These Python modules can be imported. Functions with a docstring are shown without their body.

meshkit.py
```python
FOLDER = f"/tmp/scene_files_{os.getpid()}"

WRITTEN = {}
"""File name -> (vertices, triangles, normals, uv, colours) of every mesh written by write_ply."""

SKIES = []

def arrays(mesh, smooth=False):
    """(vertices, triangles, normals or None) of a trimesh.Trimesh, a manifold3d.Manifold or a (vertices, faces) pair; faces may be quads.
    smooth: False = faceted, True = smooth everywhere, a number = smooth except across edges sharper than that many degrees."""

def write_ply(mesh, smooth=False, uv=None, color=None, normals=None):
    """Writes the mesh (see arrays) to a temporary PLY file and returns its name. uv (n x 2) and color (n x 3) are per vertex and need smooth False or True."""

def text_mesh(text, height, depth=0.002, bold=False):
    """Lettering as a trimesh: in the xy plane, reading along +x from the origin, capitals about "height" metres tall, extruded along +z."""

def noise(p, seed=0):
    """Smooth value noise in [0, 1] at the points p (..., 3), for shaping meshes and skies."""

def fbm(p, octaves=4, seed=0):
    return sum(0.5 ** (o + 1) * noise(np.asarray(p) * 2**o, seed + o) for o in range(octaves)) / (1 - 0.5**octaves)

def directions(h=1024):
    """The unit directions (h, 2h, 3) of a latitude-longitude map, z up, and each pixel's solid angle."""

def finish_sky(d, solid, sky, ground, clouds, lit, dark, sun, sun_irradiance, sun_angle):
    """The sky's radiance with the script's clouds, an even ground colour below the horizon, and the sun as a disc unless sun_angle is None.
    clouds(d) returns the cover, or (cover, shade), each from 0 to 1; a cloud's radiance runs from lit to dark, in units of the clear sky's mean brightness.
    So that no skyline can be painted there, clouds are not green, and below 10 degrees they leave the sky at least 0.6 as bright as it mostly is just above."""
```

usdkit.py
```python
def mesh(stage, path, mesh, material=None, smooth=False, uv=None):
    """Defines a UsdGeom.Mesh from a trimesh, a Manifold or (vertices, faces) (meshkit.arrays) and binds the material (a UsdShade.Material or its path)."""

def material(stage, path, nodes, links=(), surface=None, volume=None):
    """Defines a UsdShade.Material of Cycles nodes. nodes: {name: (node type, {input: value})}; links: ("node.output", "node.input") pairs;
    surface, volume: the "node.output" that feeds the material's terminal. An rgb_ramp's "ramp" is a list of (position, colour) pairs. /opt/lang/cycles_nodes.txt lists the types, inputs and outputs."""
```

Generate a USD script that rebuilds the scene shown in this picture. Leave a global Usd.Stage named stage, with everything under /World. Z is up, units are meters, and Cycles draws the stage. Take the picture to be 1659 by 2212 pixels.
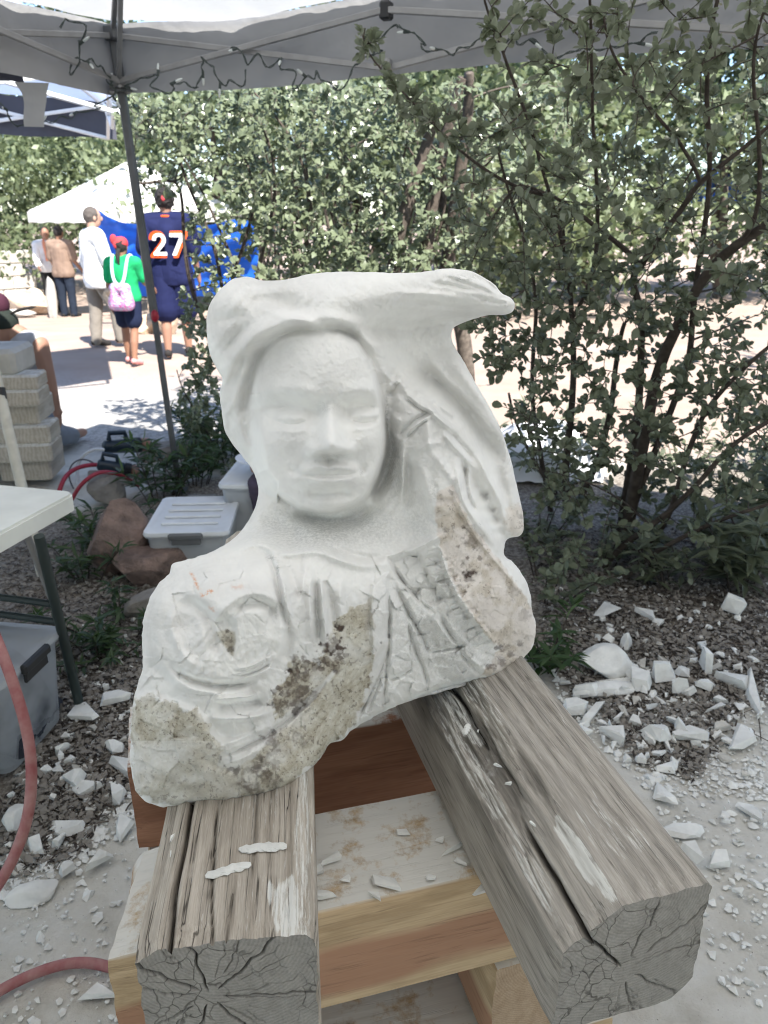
import math, random
import numpy as np, trimesh, manifold3d, usdkit, meshkit
from scipy.spatial import Delaunay, cKDTree
from scipy.interpolate import RBFInterpolator
from scipy.ndimage import gaussian_filter, map_coordinates
import shapely, shapely.geometry as sg
from pxr import Usd, UsdGeom, UsdLux, UsdShade, Gf, Sdf, Vt

stage = Usd.Stage.CreateInMemory()
UsdGeom.SetStageUpAxis(stage, 'Z'); UsdGeom.SetStageMetersPerUnit(stage, 1.0)
UsdGeom.Xform.Define(stage, '/World'); UsdGeom.Scope.Define(stage, '/World/Looks')
RNG = np.random.default_rng(7); random.seed(7)

# ---------------------------------------------------------------- camera, sky, sun, exposure
EYE = np.array([0.0, 0.0, 1.55]); PITCH = math.radians(21.1); FPX, CU, CV = 1661.0, 829.5, 1106.0
cam = UsdGeom.Camera.Define(stage, '/World/camera')
cam.CreateHorizontalApertureAttr(36.0); cam.CreateFocalLengthAttr(36.0 * FPX / 1659)
cam.CreateFStopAttr(12.0); cam.CreateFocusDistanceAttr(1.05)
cam.CreateExposureAttr(1.55)
cam.AddTranslateOp().Set(Gf.Vec3d(*EYE)); cam.AddRotateXOp().Set(90 - math.degrees(PITCH))
SUN_EL, SUN_ROT = math.radians(53), math.atan2(0.50, -0.86)
SUN = np.array([math.sin(SUN_ROT) * math.cos(SUN_EL), math.cos(SUN_ROT) * math.cos(SUN_EL), math.sin(SUN_EL)])
dome = UsdLux.DomeLight.Define(stage, '/World/sky')
sky_mat = usdkit.material(stage, '/World/Looks/sky', {
    's': ('sky_texture', {'sky_type': 'single_scattering', 'sun_disc': False, 'sun_elevation': SUN_EL, 'sun_rotation': SUN_ROT, 'altitude': 1500.0}),
    'b': ('background_shader', {'strength': 0.13})},
    [('s.color', 'b.color')], surface='b.background')
UsdShade.MaterialBindingAPI.Apply(dome.GetPrim()).Bind(sky_mat)
dome.GetPrim().SetCustomDataByKey('kind', 'structure')
sun = UsdLux.DistantLight.Define(stage, '/World/sun')
sun.CreateNormalizeAttr(True); sun.CreateIntensityAttr(1.25); sun.CreateAngleAttr(0.53); sun.CreateColorAttr(Gf.Vec3f(1.0, 0.95, 0.88))
sun.AddRotateZOp().Set(math.degrees(-SUN_ROT)); sun.AddRotateXOp().Set(-(90 - math.degrees(SUN_EL)))

# ---------------------------------------------------------------- helpers
def ray(u, v):
    a, b = (np.asarray(u, float) - CU) / FPX, -(np.asarray(v, float) - CV) / FPX
    return np.stack([a, math.cos(PITCH) + b * math.sin(PITCH), b * math.cos(PITCH) - math.sin(PITCH)], -1)
def P(u, v, y=None, z=None):
    """The point of the place seen at (u, v) of a 1659-wide picture at the given distance y or height z."""
    d = ray(u, v)
    t = (np.asarray(y, float) - EYE[1]) / d[..., 1] if y is not None else (np.asarray(z, float) - EYE[2]) / d[..., 2]
    return EYE + d * np.asarray(t)[..., None]
def proj(p):
    p = np.asarray(p, float) - EYE
    dep = p[..., 1] * math.cos(PITCH) - p[..., 2] * math.sin(PITCH)
    up = p[..., 1] * math.sin(PITCH) + p[..., 2] * math.cos(PITCH)
    return np.stack([CU + FPX * p[..., 0] / dep, CV - FPX * up / dep], -1)
COUNT = {}
def numbered(path):
    n = COUNT.get(path, 0); COUNT[path] = n + 1
    return path if n == 0 else f'{path}_{n:03d}'
def tag(prim, label=None, cat=None, group=None, kind=None):
    for k, x in (('label', label), ('category', cat), ('group', group), ('kind', kind)):
        if x: prim.SetCustomDataByKey(k, x)
    return prim
def thing(name, label, cat, loc=(0, 0, 0), rotz=0.0, group=None):
    x = UsdGeom.Xform.Define(stage, numbered('/World/' + name))
    x.AddTranslateOp().Set(Gf.Vec3d(*map(float, loc)))
    if rotz: x.AddRotateZOp().Set(float(rotz))
    return tag(x.GetPrim(), label, cat, group)
def obj(name, mesh, mat, parent=None, smooth=False, label=None, cat=None, group=None, kind=None, attrs=None):
    base = '/World' if parent is None else str(parent.GetPath())
    m = usdkit.mesh(stage, numbered(base + '/' + name), mesh, M[mat], smooth)
    if attrs:
        for k, a in attrs.items():
            UsdGeom.PrimvarsAPI(m).CreatePrimvar(k, Sdf.ValueTypeNames.FloatArray, 'vertex').Set(Vt.FloatArray.FromNumpy(np.asarray(a, np.float32)))
    return tag(m.GetPrim(), label, cat, group, kind)
def cat(ms): return trimesh.util.concatenate([m for m in ms if m is not None])
def box(sx, sy, sz, c=(0, 0, 0), bev=0.0, rz=0.0):
    if bev > 0:
        b = min(bev, sx / 2.01, sy / 2.01, sz / 2.01); pts = []
        for i in range(3):
            for s in np.ndindex(2, 2, 2):
                e = np.array([sx, sy, sz]) / 2 - b; e[i] += b
                pts.append((np.array(s) * 2 - 1) * e)
        m = trimesh.convex.convex_hull(np.array(pts))
    else: m = trimesh.creation.box([sx, sy, sz])
    if rz: m.apply_transform(trimesh.transformations.rotation_matrix(rz, [0, 0, 1]))
    m.apply_translation(c); return m
def frame_of(t):
    t = t / max(np.linalg.norm(t), 1e-9); a = np.array([0, 0, 1.0]) if abs(t[2]) < 0.9 else np.array([1.0, 0, 0])
    x = np.cross(a, t); x /= np.linalg.norm(x); return x, np.cross(t, x)
def tube(pts, r, n=8, caps=True):
    pts = np.asarray(pts, float); r = np.broadcast_to(np.asarray(r, float), len(pts)); vs = []
    tang = np.gradient(pts, axis=0); x, y = frame_of(tang[0]); ang = np.arange(n) / n * 2 * np.pi
    for p, t, q in zip(pts, tang, r):
        t = t / max(np.linalg.norm(t), 1e-9); x = x - t * (x @ t); x /= np.linalg.norm(x); y = np.cross(t, x)
        vs.append(p + q * (np.cos(ang)[:, None] * x + np.sin(ang)[:, None] * y))
    k = len(pts); i = np.arange(k - 1)[:, None] * n; j = np.arange(n)[None]; jn = (j + 1) % n
    f = np.concatenate([np.stack([i + j, i + jn, i + n + jn], -1).reshape(-1, 3), np.stack([i + j, i + n + jn, i + n + j], -1).reshape(-1, 3)])
    v = np.vstack(vs)
    if caps:
        v = np.vstack([v, pts[0], pts[-1]]); a = np.arange(n); b = (a + 1) % n
        f = np.vstack([f, np.stack([b, a, np.full(n, k * n)], -1), np.stack([(k - 1) * n + a, (k - 1) * n + b, np.full(n, k * n + 1)], -1)])
    return trimesh.Trimesh(v, f, process=False)
def bar(a, b, w, h=None, up=(0, 0, 1)):
    """A square tube from a to b."""
    a, b = np.asarray(a, float), np.asarray(b, float); t = b - a; L = np.linalg.norm(t); t /= L
    x = np.cross(t, up); x /= np.linalg.norm(x); z = np.cross(x, t)
    m = box(w, L, h or w, bev=min(w, h or w) * 0.18); T = np.eye(4); T[:3, 0], T[:3, 1], T[:3, 2], T[:3, 3] = x, t, z, (a + b) / 2
    m.apply_transform(T); return m
def spline(pts, n=40):
    pts = np.asarray(pts, float); k = len(pts)
    from scipy.interpolate import CubicSpline
    if k < 3: return np.array([pts[0] + (pts[-1] - pts[0]) * t for t in np.linspace(0, 1, n)])
    s = np.concatenate([[0], np.cumsum(np.linalg.norm(np.diff(pts, axis=0), axis=1) ** 0.6 + 1e-6)])
    return CubicSpline(s, pts)(np.linspace(0, s[-1], n))
def seg_dist(U, V, pts):
    """Distance from (U, V) to a polyline."""
    best = np.full(U.shape, 1e9)
    for (ax, ay), (bx, by) in zip(pts[:-1], pts[1:]):
        dx, dy = bx - ax, by - ay
        t = np.clip(((U - ax) * dx + (V - ay) * dy) / max(dx * dx + dy * dy, 1e-9), 0, 1)
        best = np.minimum(best, np.hypot(U - ax - t * dx, V - ay - t * dy))
    return best
def seg_dist_t(U, V, pts):
    """Distance to a polyline and how far along it (0..1) the nearest point lies."""
    best, tt = np.full(U.shape, 1e9), np.zeros(U.shape); n = len(pts) - 1
    for k, ((ax, ay), (bx, by)) in enumerate(zip(pts[:-1], pts[1:])):
        dx, dy = bx - ax, by - ay
        t = np.clip(((U - ax) * dx + (V - ay) * dy) / max(dx * dx + dy * dy, 1e-9), 0, 1); e = np.hypot(U - ax - t * dx, V - ay - t * dy)
        m = e < best; best = np.where(m, e, best); tt = np.where(m, (k + t) / n, tt)
    return best, tt
def inside(U, V, poly):
    r = np.zeros(U.shape, bool); p = np.asarray(poly, float)
    for (ax, ay), (bx, by) in zip(p, np.roll(p, -1, 0)):
        if ay != by: r ^= ((ay > V) != (by > V)) & (U < (bx - ax) * (V - ay) / (by - ay) + ax)
    return r
def signed(U, V, poly):
    p = [tuple(x) for x in poly]; d = seg_dist(U, V, p + p[:1])
    return np.where(inside(U, V, p), d, -d)
def sstep(a, b, x):
    t = np.clip((x - a) / (b - a), 0, 1); return t * t * (3 - 2 * t)
def fb(p, s, o=4, seed=0): return meshkit.fbm(np.asarray(p) * s, o, seed) - 0.5

# ---------------------------------------------------------------- materials
M = {}
def mat(name, nodes, links, surface='p.BSDF'):
    M[name] = usdkit.material(stage, '/World/Looks/' + name, nodes, links, surface=surface)
def simple(name, col, rough=0.6, var=0.15, scale=6.0, bump=0.0, bscale=40.0, metal=0.0, spec=0.4, col2=None, dist=0.02, space='object'):
    """A plain material whose tone wanders a little between two colours, with an optional fine relief."""
    c2 = col2 or tuple(x * (1 - var) for x in col)
    nodes = {'t': ('texture_coordinate', {}), 'n': ('noise_texture', {'scale': scale, 'detail': 6.0, 'roughness': 0.62}),
             'r': ('rgb_ramp', {'ramp': [(0.35, c2), (0.65, col)]}), 'p': ('principled_bsdf', {'roughness': rough, 'metallic': metal, 'specular_ior_level': spec})}
    links = [('t.' + space, 'n.vector'), ('n.fac', 'r.fac'), ('r.color', 'p.base_color')]
    if bump:
        nodes['n2'] = ('noise_texture', {'scale': bscale, 'detail': 5.0, 'roughness': 0.6}); nodes['b'] = ('bump', {'strength': bump, 'distance': dist})
        links += [('t.' + space, 'n2.vector'), ('n2.fac', 'b.height'), ('b.normal', 'p.normal')]
    mat(name, nodes, links)
def leaf_mat(name, c1, c2, c3, trans=0.35, rough=0.5, under=None):
    """Leaves: tone varies by leaf; a pale under side; light passes through."""
    nodes = {'g': ('geometry', {}), 'r': ('rgb_ramp', {'ramp': [(0.0, c1), (0.55, c2), (1.0, c3)]}),
             'um': ('mix_color', {'b': under or tuple(min(1, x * 1.5 + 0.03) for x in c2)}),
             'p': ('principled_bsdf', {'roughness': rough, 'specular_ior_level': 0.4}),
             'h': ('hsv', {'saturation': 1.15, 'value': 1.5}), 't': ('translucent_bsdf', {}), 'm': ('mix_closure', {'fac': trans})}
    links = [('g.random_per_island', 'r.fac'), ('g.backfacing', 'um.fac'), ('r.color', 'um.a'), ('um.result', 'p.base_color'), ('r.color', 'h.color'), ('h.color', 't.color'),
             ('p.BSDF', 'm.closure1'), ('t.BSDF', 'm.closure2')]
    mat(name, nodes, links, surface='m.closure')
def fabric_mat(name, col, trans, rough=0.8, scale=3.0, var=0.1, tcol=None):
    nodes = {'t': ('texture_coordinate', {}), 'n': ('noise_texture', {'scale': scale, 'detail': 5.0}), 'r': ('rgb_ramp', {'ramp': [(0.35, tuple(x * (1 - var) for x in col)), (0.65, col)]}),
             'p': ('principled_bsdf', {'roughness': rough, 'specular_ior_level': 0.2}), 'tr': ('translucent_bsdf', {'color': tcol or col}), 'm': ('mix_closure', {'fac': trans}),
             'n2': ('noise_texture', {'scale': 14.0, 'detail': 4.0}), 'b': ('bump', {'strength': 0.25, 'distance': 0.02})}
    mat(name, nodes, [('t.object', 'n.vector'), ('n.fac', 'r.fac'), ('r.color', 'p.base_color'), ('t.object', 'n2.vector'), ('n2.fac', 'b.height'), ('b.normal', 'p.normal'),
                      ('p.BSDF', 'm.closure1'), ('tr.BSDF', 'm.closure2')], surface='m.closure')

# marble: sawn and filed white stone; attribute skin = the natural weathered skin, spot = lichen and dirt spots, rust = iron streaks, rough = chiselled
mat('marble', {
    't': ('geometry', {}), 'a': ('attribute', {'attribute': 'skin'}), 's': ('attribute', {'attribute': 'spot'}), 'o': ('attribute', {'attribute': 'rust'}), 'gr': ('attribute', {'attribute': 'grime'}),
    'n1': ('noise_texture', {'scale': 9.0, 'detail': 8.0, 'roughness': 0.65}), 'r1': ('rgb_ramp', {'ramp': [(0.3, (0.65, 0.645, 0.63)), (0.5, (0.765, 0.76, 0.745)), (0.7, (0.83, 0.825, 0.80))]}),
    'n2': ('noise_texture', {'scale': 34.0, 'detail': 9.0, 'roughness': 0.72}), 'r2': ('rgb_ramp', {'ramp': [(0.3, (0.30, 0.265, 0.205)), (0.45, (0.47, 0.435, 0.355)), (0.6, (0.62, 0.60, 0.53)), (0.75, (0.70, 0.685, 0.63))]}),
    'n3': ('noise_texture', {'scale': 120.0, 'detail': 6.0, 'roughness': 0.7}), 'r3': ('rgb_ramp', {'ramp': [(0.35, (0.030, 0.019, 0.016)), (0.7, (0.115, 0.078, 0.062))]}),
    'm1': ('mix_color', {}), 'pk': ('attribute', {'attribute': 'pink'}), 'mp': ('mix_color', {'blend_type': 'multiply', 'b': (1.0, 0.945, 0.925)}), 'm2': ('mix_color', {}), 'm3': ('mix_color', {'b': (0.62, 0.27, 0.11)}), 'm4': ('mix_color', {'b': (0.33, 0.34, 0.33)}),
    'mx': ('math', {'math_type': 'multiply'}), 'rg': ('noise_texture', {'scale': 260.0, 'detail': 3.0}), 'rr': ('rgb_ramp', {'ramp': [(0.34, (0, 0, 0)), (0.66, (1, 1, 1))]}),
    'n4': ('noise_texture', {'scale': 420.0, 'detail': 3.0, 'roughness': 0.6}), 'b1': ('bump', {'strength': 0.22, 'distance': 0.0016}),
    'n5': ('noise_texture', {'scale': 70.0, 'detail': 8.0, 'roughness': 0.7}), 'h': ('math', {'math_type': 'multiply_add', 'value3': 0.0}), 'b2': ('bump', {'strength': 0.5, 'distance': 0.004}),
    'p': ('principled_bsdf', {'roughness': 0.85, 'specular_ior_level': 0.25})},
    [('t.position', 'n%d.vector' % i) for i in (1, 2, 3, 4, 5)] + [('t.position', 'rg.vector'), ('n1.fac', 'r1.fac'), ('n2.fac', 'r2.fac'), ('n3.fac', 'r3.fac'),
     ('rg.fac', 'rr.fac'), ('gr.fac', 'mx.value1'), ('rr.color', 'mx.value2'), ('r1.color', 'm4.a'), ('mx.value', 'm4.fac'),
     ('a.fac', 'm1.fac'), ('m4.result', 'm1.a'), ('r2.color', 'm1.b'), ('s.fac', 'm2.fac'), ('m1.result', 'mp.a'), ('pk.fac', 'mp.fac'), ('mp.result', 'm2.a'), ('r3.color', 'm2.b'), ('o.fac', 'm3.fac'), ('m2.result', 'm3.a'), ('m3.result', 'p.base_color'),
     ('n4.fac', 'b1.height'), ('n5.fac', 'h.value1'), ('a.fac', 'h.value2'), ('h.value', 'b2.height'), ('b1.normal', 'b2.normal'), ('b2.normal', 'p.normal')])
simple('chip', (0.80, 0.80, 0.77), 0.85, 0.22, 14, 0.3, 90, dist=0.004, spec=0.2, space='object')
simple('chip_dirty', (0.62, 0.60, 0.55), 0.9, 0.35, 18, 0.3, 90, dist=0.004, spec=0.2)
# ---------------------------------------------------------------- the marble bust
OUT = [(398,1210),(461,1190),(509,1159),(530,1135),(545,1110),(554,1087),(558,1063),(555,1040),(543,1012),(528,991),(501,957),(485,928),(480,895),(474,851),(481,820),(470,800),(461,784),(450,751),(446,703),(449,669),(461,643),(485,616),(506,601),(537,598),(566,606),(600,606),(629,602),(667,592),(734,587),(806,588),(869,590),(917,587),(965,580),(1013,585),(1041,597),(1070,616),(1085,635),(1104,643),(1112,657),(1109,671),(1089,680),(1056,681),(1027,688),(993,700),(978,710),(974,727),(981,746),(1001,779),(1027,827),(1056,875),(1080,923),(1094,962),(1106,1000),(1113,1034),(1123,1077),(1130,1111),(1131,1144),(1123,1158),(1096,1164),(1089,1180),(1089,1195),(1109,1216),(1130,1245),(1145,1279),(1149,1312),(1158,1356),(1154,1386),(1131,1422),(1081,1455),(1033,1473),(955,1494),(883,1515),(823,1542),(763,1575),(739,1599),(712,1607),(700,1626),(679,1653),(649,1680),(601,1707),(553,1722),(505,1731),(475,1737),(415,1741),(355,1743),(319,1734),(295,1710),(284,1668),(281,1608),(284,1548),(294,1488),(309,1434),(306,1392),(310,1338),(322,1296),(343,1260),(366,1238),(371,1218),(387,1212)]
CTRL = [(300,1700,.815),(360,1735,.808),(450,1738,.808),(560,1715,.815),(640,1680,.84),(700,1620,.895),(760,1570,.945),(830,1535,.98),(900,1505,1.01),(960,1490,1.05),(1080,1452,1.105),(1129,1420,1.16),
 (300,1550,.83),(400,1600,.79),(500,1600,.79),(600,1560,.83),(700,1480,.88),(780,1450,.925),(300,1430,.86),(420,1420,.80),(520,1380,.81),(620,1380,.84),(720,1350,.885),(800,1330,.925),(330,1290,.89),(430,1250,.865),(540,1240,.865),(640,1240,.885),(740,1250,.915),(820,1250,.945),(380,1215,.945),(460,1195,.945),(560,1190,.935),(690,1195,.93),(790,1222,.95),
 (880,1240,.985),(960,1200,1.0),(900,1350,.985),(980,1330,1.0),(940,1450,1.02),(1040,1420,1.06),(1060,1300,1.04),(1140,1300,1.13),(1150,1380,1.15),(960,1060,1.0),(985,1130,1.0),
 (560,1120,1.02),(640,1140,1.005),(720,1140,1.005),(820,1120,1.02),(900,1130,1.015),(860,1030,1.05),(500,1168,.99),
 (870,1000,1.035),(920,1000,1.0),(900,900,1.01),(960,960,1.02),(1020,1000,1.06),(1090,1020,1.11),(1110,1120,1.13),(1060,1130,1.07),(1060,900,1.08),(1000,830,1.07),(960,750,1.10),(880,780,1.06),(850,860,1.045),
 (470,700,1.05),(460,790,1.07),(490,900,1.08),(510,960,1.08),(540,1020,1.07),(520,800,1.03),(560,700,1.0),(640,670,1.0),(720,670,1.0),(820,700,1.03),(560,630,1.03),(700,610,1.04),(850,620,1.03),(1000,620,1.04),(1095,650,1.06),(900,710,1.07),(820,780,1.03),(1040,670,1.07)]
FACE = [(549,900),(552,830),(562,785),(582,752),(612,733),(655,724),(700,722),(742,729),(768,744),(792,775),(811,818),(822,860),(829,910),(832,945),(829,985),(816,1025),(800,1055),(785,1076),(760,1092),(722,1103),(690,1104),(650,1095),(612,1073),(580,1048),(560,1020),(551,960)]

def build_bust():
    out = np.array(OUT, float)
    q = np.vstack([out, out[:1]]); s = np.concatenate([[0], np.cumsum(np.linalg.norm(np.diff(q, axis=0), axis=1))])
    from scipy.interpolate import PchipInterpolator
    ss = np.arange(0, s[-1], 2.4); bd = np.stack([PchipInterpolator(s, q[:, i])(ss) for i in range(2)], 1)
    k = np.exp(-(np.arange(-6, 7) / 2.6) ** 2); k /= k.sum()
    bd = np.stack([np.convolve(np.concatenate([bd[-6:, i], bd[:, i], bd[:6, i]]), k, 'valid') for i in range(2)], 1)
    nrm = np.gradient(bd, axis=0); nrm = np.stack([nrm[:, 1], -nrm[:, 0]], 1); nrm /= np.linalg.norm(nrm, axis=1, keepdims=True)
    bd += nrm * ((meshkit.fbm(np.c_[bd / 14, np.zeros(len(bd))], 3, 5) - 0.5) * np.where(bd[:, 1] > 1180, 5.0, 2.0))[:, None]
    poly = sg.Polygon(bd).buffer(0)
    st = 2.1
    gu, gv = np.meshgrid(np.arange(276, 1166, st), np.arange(572, 1752, st))
    # coarse distance field to the outline
    tree = cKDTree(bd)
    d0 = tree.query(np.c_[gu.ravel(), gv.ravel()])[0].reshape(gu.shape)
    ins = shapely.contains_xy(poly, gu, gv)
    rim = []
    for off, step in ((0.5, 2.4), (1.4, 2.4)):
        g = poly.buffer(-off)
        for pg in getattr(g, 'geoms', [g]):
            L = pg.exterior.length
            rim += [pg.exterior.interpolate(x).coords[0] for x in np.arange(0, L, step)]
    sel = ins & (d0 > 2.3)
    pts = np.vstack([bd, np.array(rim), np.c_[gu[sel], gv[sel]]])
    nb = len(bd)
    U, V = pts[:, 0].copy(), pts[:, 1].copy()
    D = tree.query(pts)[0]; D[:nb] = 0
    C = np.array(CTRL)
    # smooth large form on a coarse grid
    cu, cv = np.meshgrid(np.arange(260, 1185, 8.0), np.arange(556, 1766, 8.0))
    B = RBFInterpolator(C[:, :2] / 300, C[:, 2], kernel='thin_plate_spline', smoothing=2e-4)(np.c_[cu.ravel(), cv.ravel()] / 300).reshape(cu.shape)
    B = gaussian_filter(B, 2.0)
    samp = lambda A, u, v: map_coordinates(A, [(v - 556) / 8.0, (u - 260) / 8.0], order=1, mode='nearest')
    base = samp(B, U, V)
    P3 = np.c_[U / 100, V / 100, np.zeros(len(U))]
    H = np.zeros(len(U))                       # relief towards the viewer, mm
    warpU = U + 6 * fb(P3, 1.7, 3, 11); warpV = V + 6 * fb(P3, 1.7, 3, 12)
    def stroke(pl, w, h, sharp=2.0, warp=True):
        nonlocal H
        p = np.array(pl, float); m = 4 * w + 6
        k = (U > p[:, 0].min() - m) & (U < p[:, 0].max() + m) & (V > p[:, 1].min() - m) & (V < p[:, 1].max() + m)
        pl2 = spline(p, max(8, 5 * len(p))) if len(p) > 2 else p
        d, s_ = seg_dist_t((warpU if warp else U)[k], (warpV if warp else V)[k], [tuple(x) for x in pl2])
        # the stroke fades towards its ends
        if len(p) > 2:
            fade = 0.2 + 0.8 * sstep(0, .22, s_) * sstep(1, .78, s_)
        else: fade = 1.0
        H[k] += h * fade * np.exp(-np.abs(d / w) ** sharp)
    def blob(c, rx, ry, h, rot=0.0, sharp=2.0):
        nonlocal H
        a = math.radians(rot); x, y = U - c[0], V - c[1]
        X, Y = x * math.cos(a) + y * math.sin(a), -x * math.sin(a) + y * math.cos(a)
        H = H + h * np.exp(-((X / rx) ** 2 + (Y / ry) ** 2) ** (sharp / 2))
    def plate(pl, h, w=4.0, warp=True):
        """A polygon raised (or sunk) by h with an edge about w wide."""
        nonlocal H
        p = np.array(pl, float); m = w + 4
        k = (U > p[:, 0].min() - m) & (U < p[:, 0].max() + m) & (V > p[:, 1].min() - m) & (V < p[:, 1].max() + m)
        H[k] += h * sstep(-w, w, signed((warpU if warp else U)[k], (warpV if warp else V)[k], pl))
    def ledge(pl, w_sharp, w_soft, h):
        """A fold: sharp drop on the right-hand side of the line, soft slope on the left."""
        nonlocal H
        p = np.array(pl, float); m = 3 * w_soft
        k = (U > p[:, 0].min() - m) & (U < p[:, 0].max() + m) & (V > p[:, 1].min() - m) & (V < p[:, 1].max() + m)
        pl2 = spline(p, 6 * len(p)); uu, vv = warpU[k], warpV[k]
        d = np.full(uu.shape, 1e9); sd = np.zeros(uu.shape)
        for (ax, ay), (bx, by) in zip(pl2[:-1], pl2[1:]):
            dx, dy = bx - ax, by - ay; L2 = dx * dx + dy * dy + 1e-9
            t = np.clip(((uu - ax) * dx + (vv - ay) * dy) / L2, 0, 1); e = np.hypot(uu - ax - t * dx, vv - ay - t * dy)
            s_ = (dx * (vv - ay) - dy * (uu - ax)) / math.sqrt(L2); n = e < d; d[n] = e[n]; sd[n] = np.sign(s_[n])
        # sd > 0: right-hand side in picture coordinates (v down)
        H[k] += np.where(sd > 0, h * np.exp(-(d / w_sharp) ** 2), h * np.exp(-(d / w_soft) ** 2))
    # --- hood and hair
    stroke([(470,860),(497,790),(538,735),(590,703),(650,690),(712,690),(770,712),(808,752),(830,800)], 17, 13)
    stroke([(530,880),(540,830),(554,785),(580,744),(618,719),(660,711),(710,709),(752,718),(782,744),(806,790)], 11, -12)
    stroke([(524,900),(532,850),(542,800),(556,765),(580,740)], 13, -8)
    stroke([(575,650),(640,668),(700,690),(760,712),(830,735)], 17, -8)
    stroke([(520,660),(590,648),(660,655)], 18, -5)
    stroke([(640,640),(760,640),(880,645),(1000,650),(1090,660)], 38, 12)
    stroke([(760,716),(830,712),(900,702),(970,690),(1060,680)], 20, -13); blob((900, 742), 78, 42, -11, -10)
    stroke([(560,665),(640,690),(700,712),(770,742)], 10, 6)
    blob((505, 655), 42, 40, 12); blob((560, 612), 26, 20, -4); blob((478, 730), 26, 50, 7, 10)
    stroke([(470,760),(505,735),(530,690)], 12, -5); stroke([(480,690),(520,680)], 12, -4); stroke([(486,840),(512,800),(525,760)], 7, -5)
    stroke([(484,905),(505,870),(516,825)], 8, 5); stroke([(500,880),(497,930),(520,965)], 9, -5); stroke([(515,870),(520,930),(545,985)], 9, 4)
    for a in ([(985,590),(1040,606),(1075,632)], [(960,600),(1020,618),(1070,640)], [(1000,586),(1060,615),(1080,640)], [(1020,640),(1070,655),(1100,655)], [(930,610),(990,620),(1040,632)]):
        stroke(a, 4.5, -3.2)
    stroke([(880,652),(960,662),(1040,668)], 6, -3); stroke([(840,630),(930,636),(1010,646)], 7, 2.5)
    # --- big drape on the right
    stroke([(872,765),(925,812),(975,852),(1022,905),(1062,962),(1090,1040)], 28, -22)
    stroke([(935,775),(960,815),(1000,850),(1045,905),(1082,950)], 9, 6)
    stroke([(974,745),(1008,815),(1058,895),(1090,960),(1108,1035)], 16, 5)
    ledge([(878,852),(905,874),(936,888)], 4, 9, 4); stroke([(876,857),(905,880),(938,892)], 5, -3.5)
    stroke([(936,890),(905,902),(876,925),(858,945)], 5.5, -3.5); stroke([(936,897),(908,914),(880,938)], 5, 4); stroke([(930,905),(902,922),(878,948)], 3.5, -4)
    stroke([(928,862),(955,890),(990,920)], 8, -6); stroke([(920,870),(946,900),(985,932)], 7, 6); stroke([(968,928),(998,962),(1024,997)], 7, -5.5); stroke([(958,935),(990,975),(1020,1005)], 7, 5)
    stroke([(1000,990),(1004,1040),(1014,1085),(1034,1108)], 7, -11); stroke([(986,995),(994,1045),(1010,1095),(1040,1140),(1075,1185)], 10, 9)
    stroke([(1030,975),(1056,1035),(1085,1095),(1096,1150)], 8, 8); stroke([(1015,1010),(1035,1060),(1060,1110),(1075,1150)], 12, -9); stroke([(1070,1000),(1088,1060),(1100,1120)], 11, -7)
    for c, h in (((1046,1068),-6),((1062,1100),-6),((1048,1090),4),((1070,1120),-6),((1056,1118),5),((1080,1150),-5),((1066,1140),4)): blob(c, 10, 8, h, 30)
    stroke([(925,900),(926,945),(932,975)], 8, 5); stroke([(936,975),(960,1010),(985,1050)], 8, 3); stroke([(905,975),(930,958),(960,962)], 6, 3)
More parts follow.
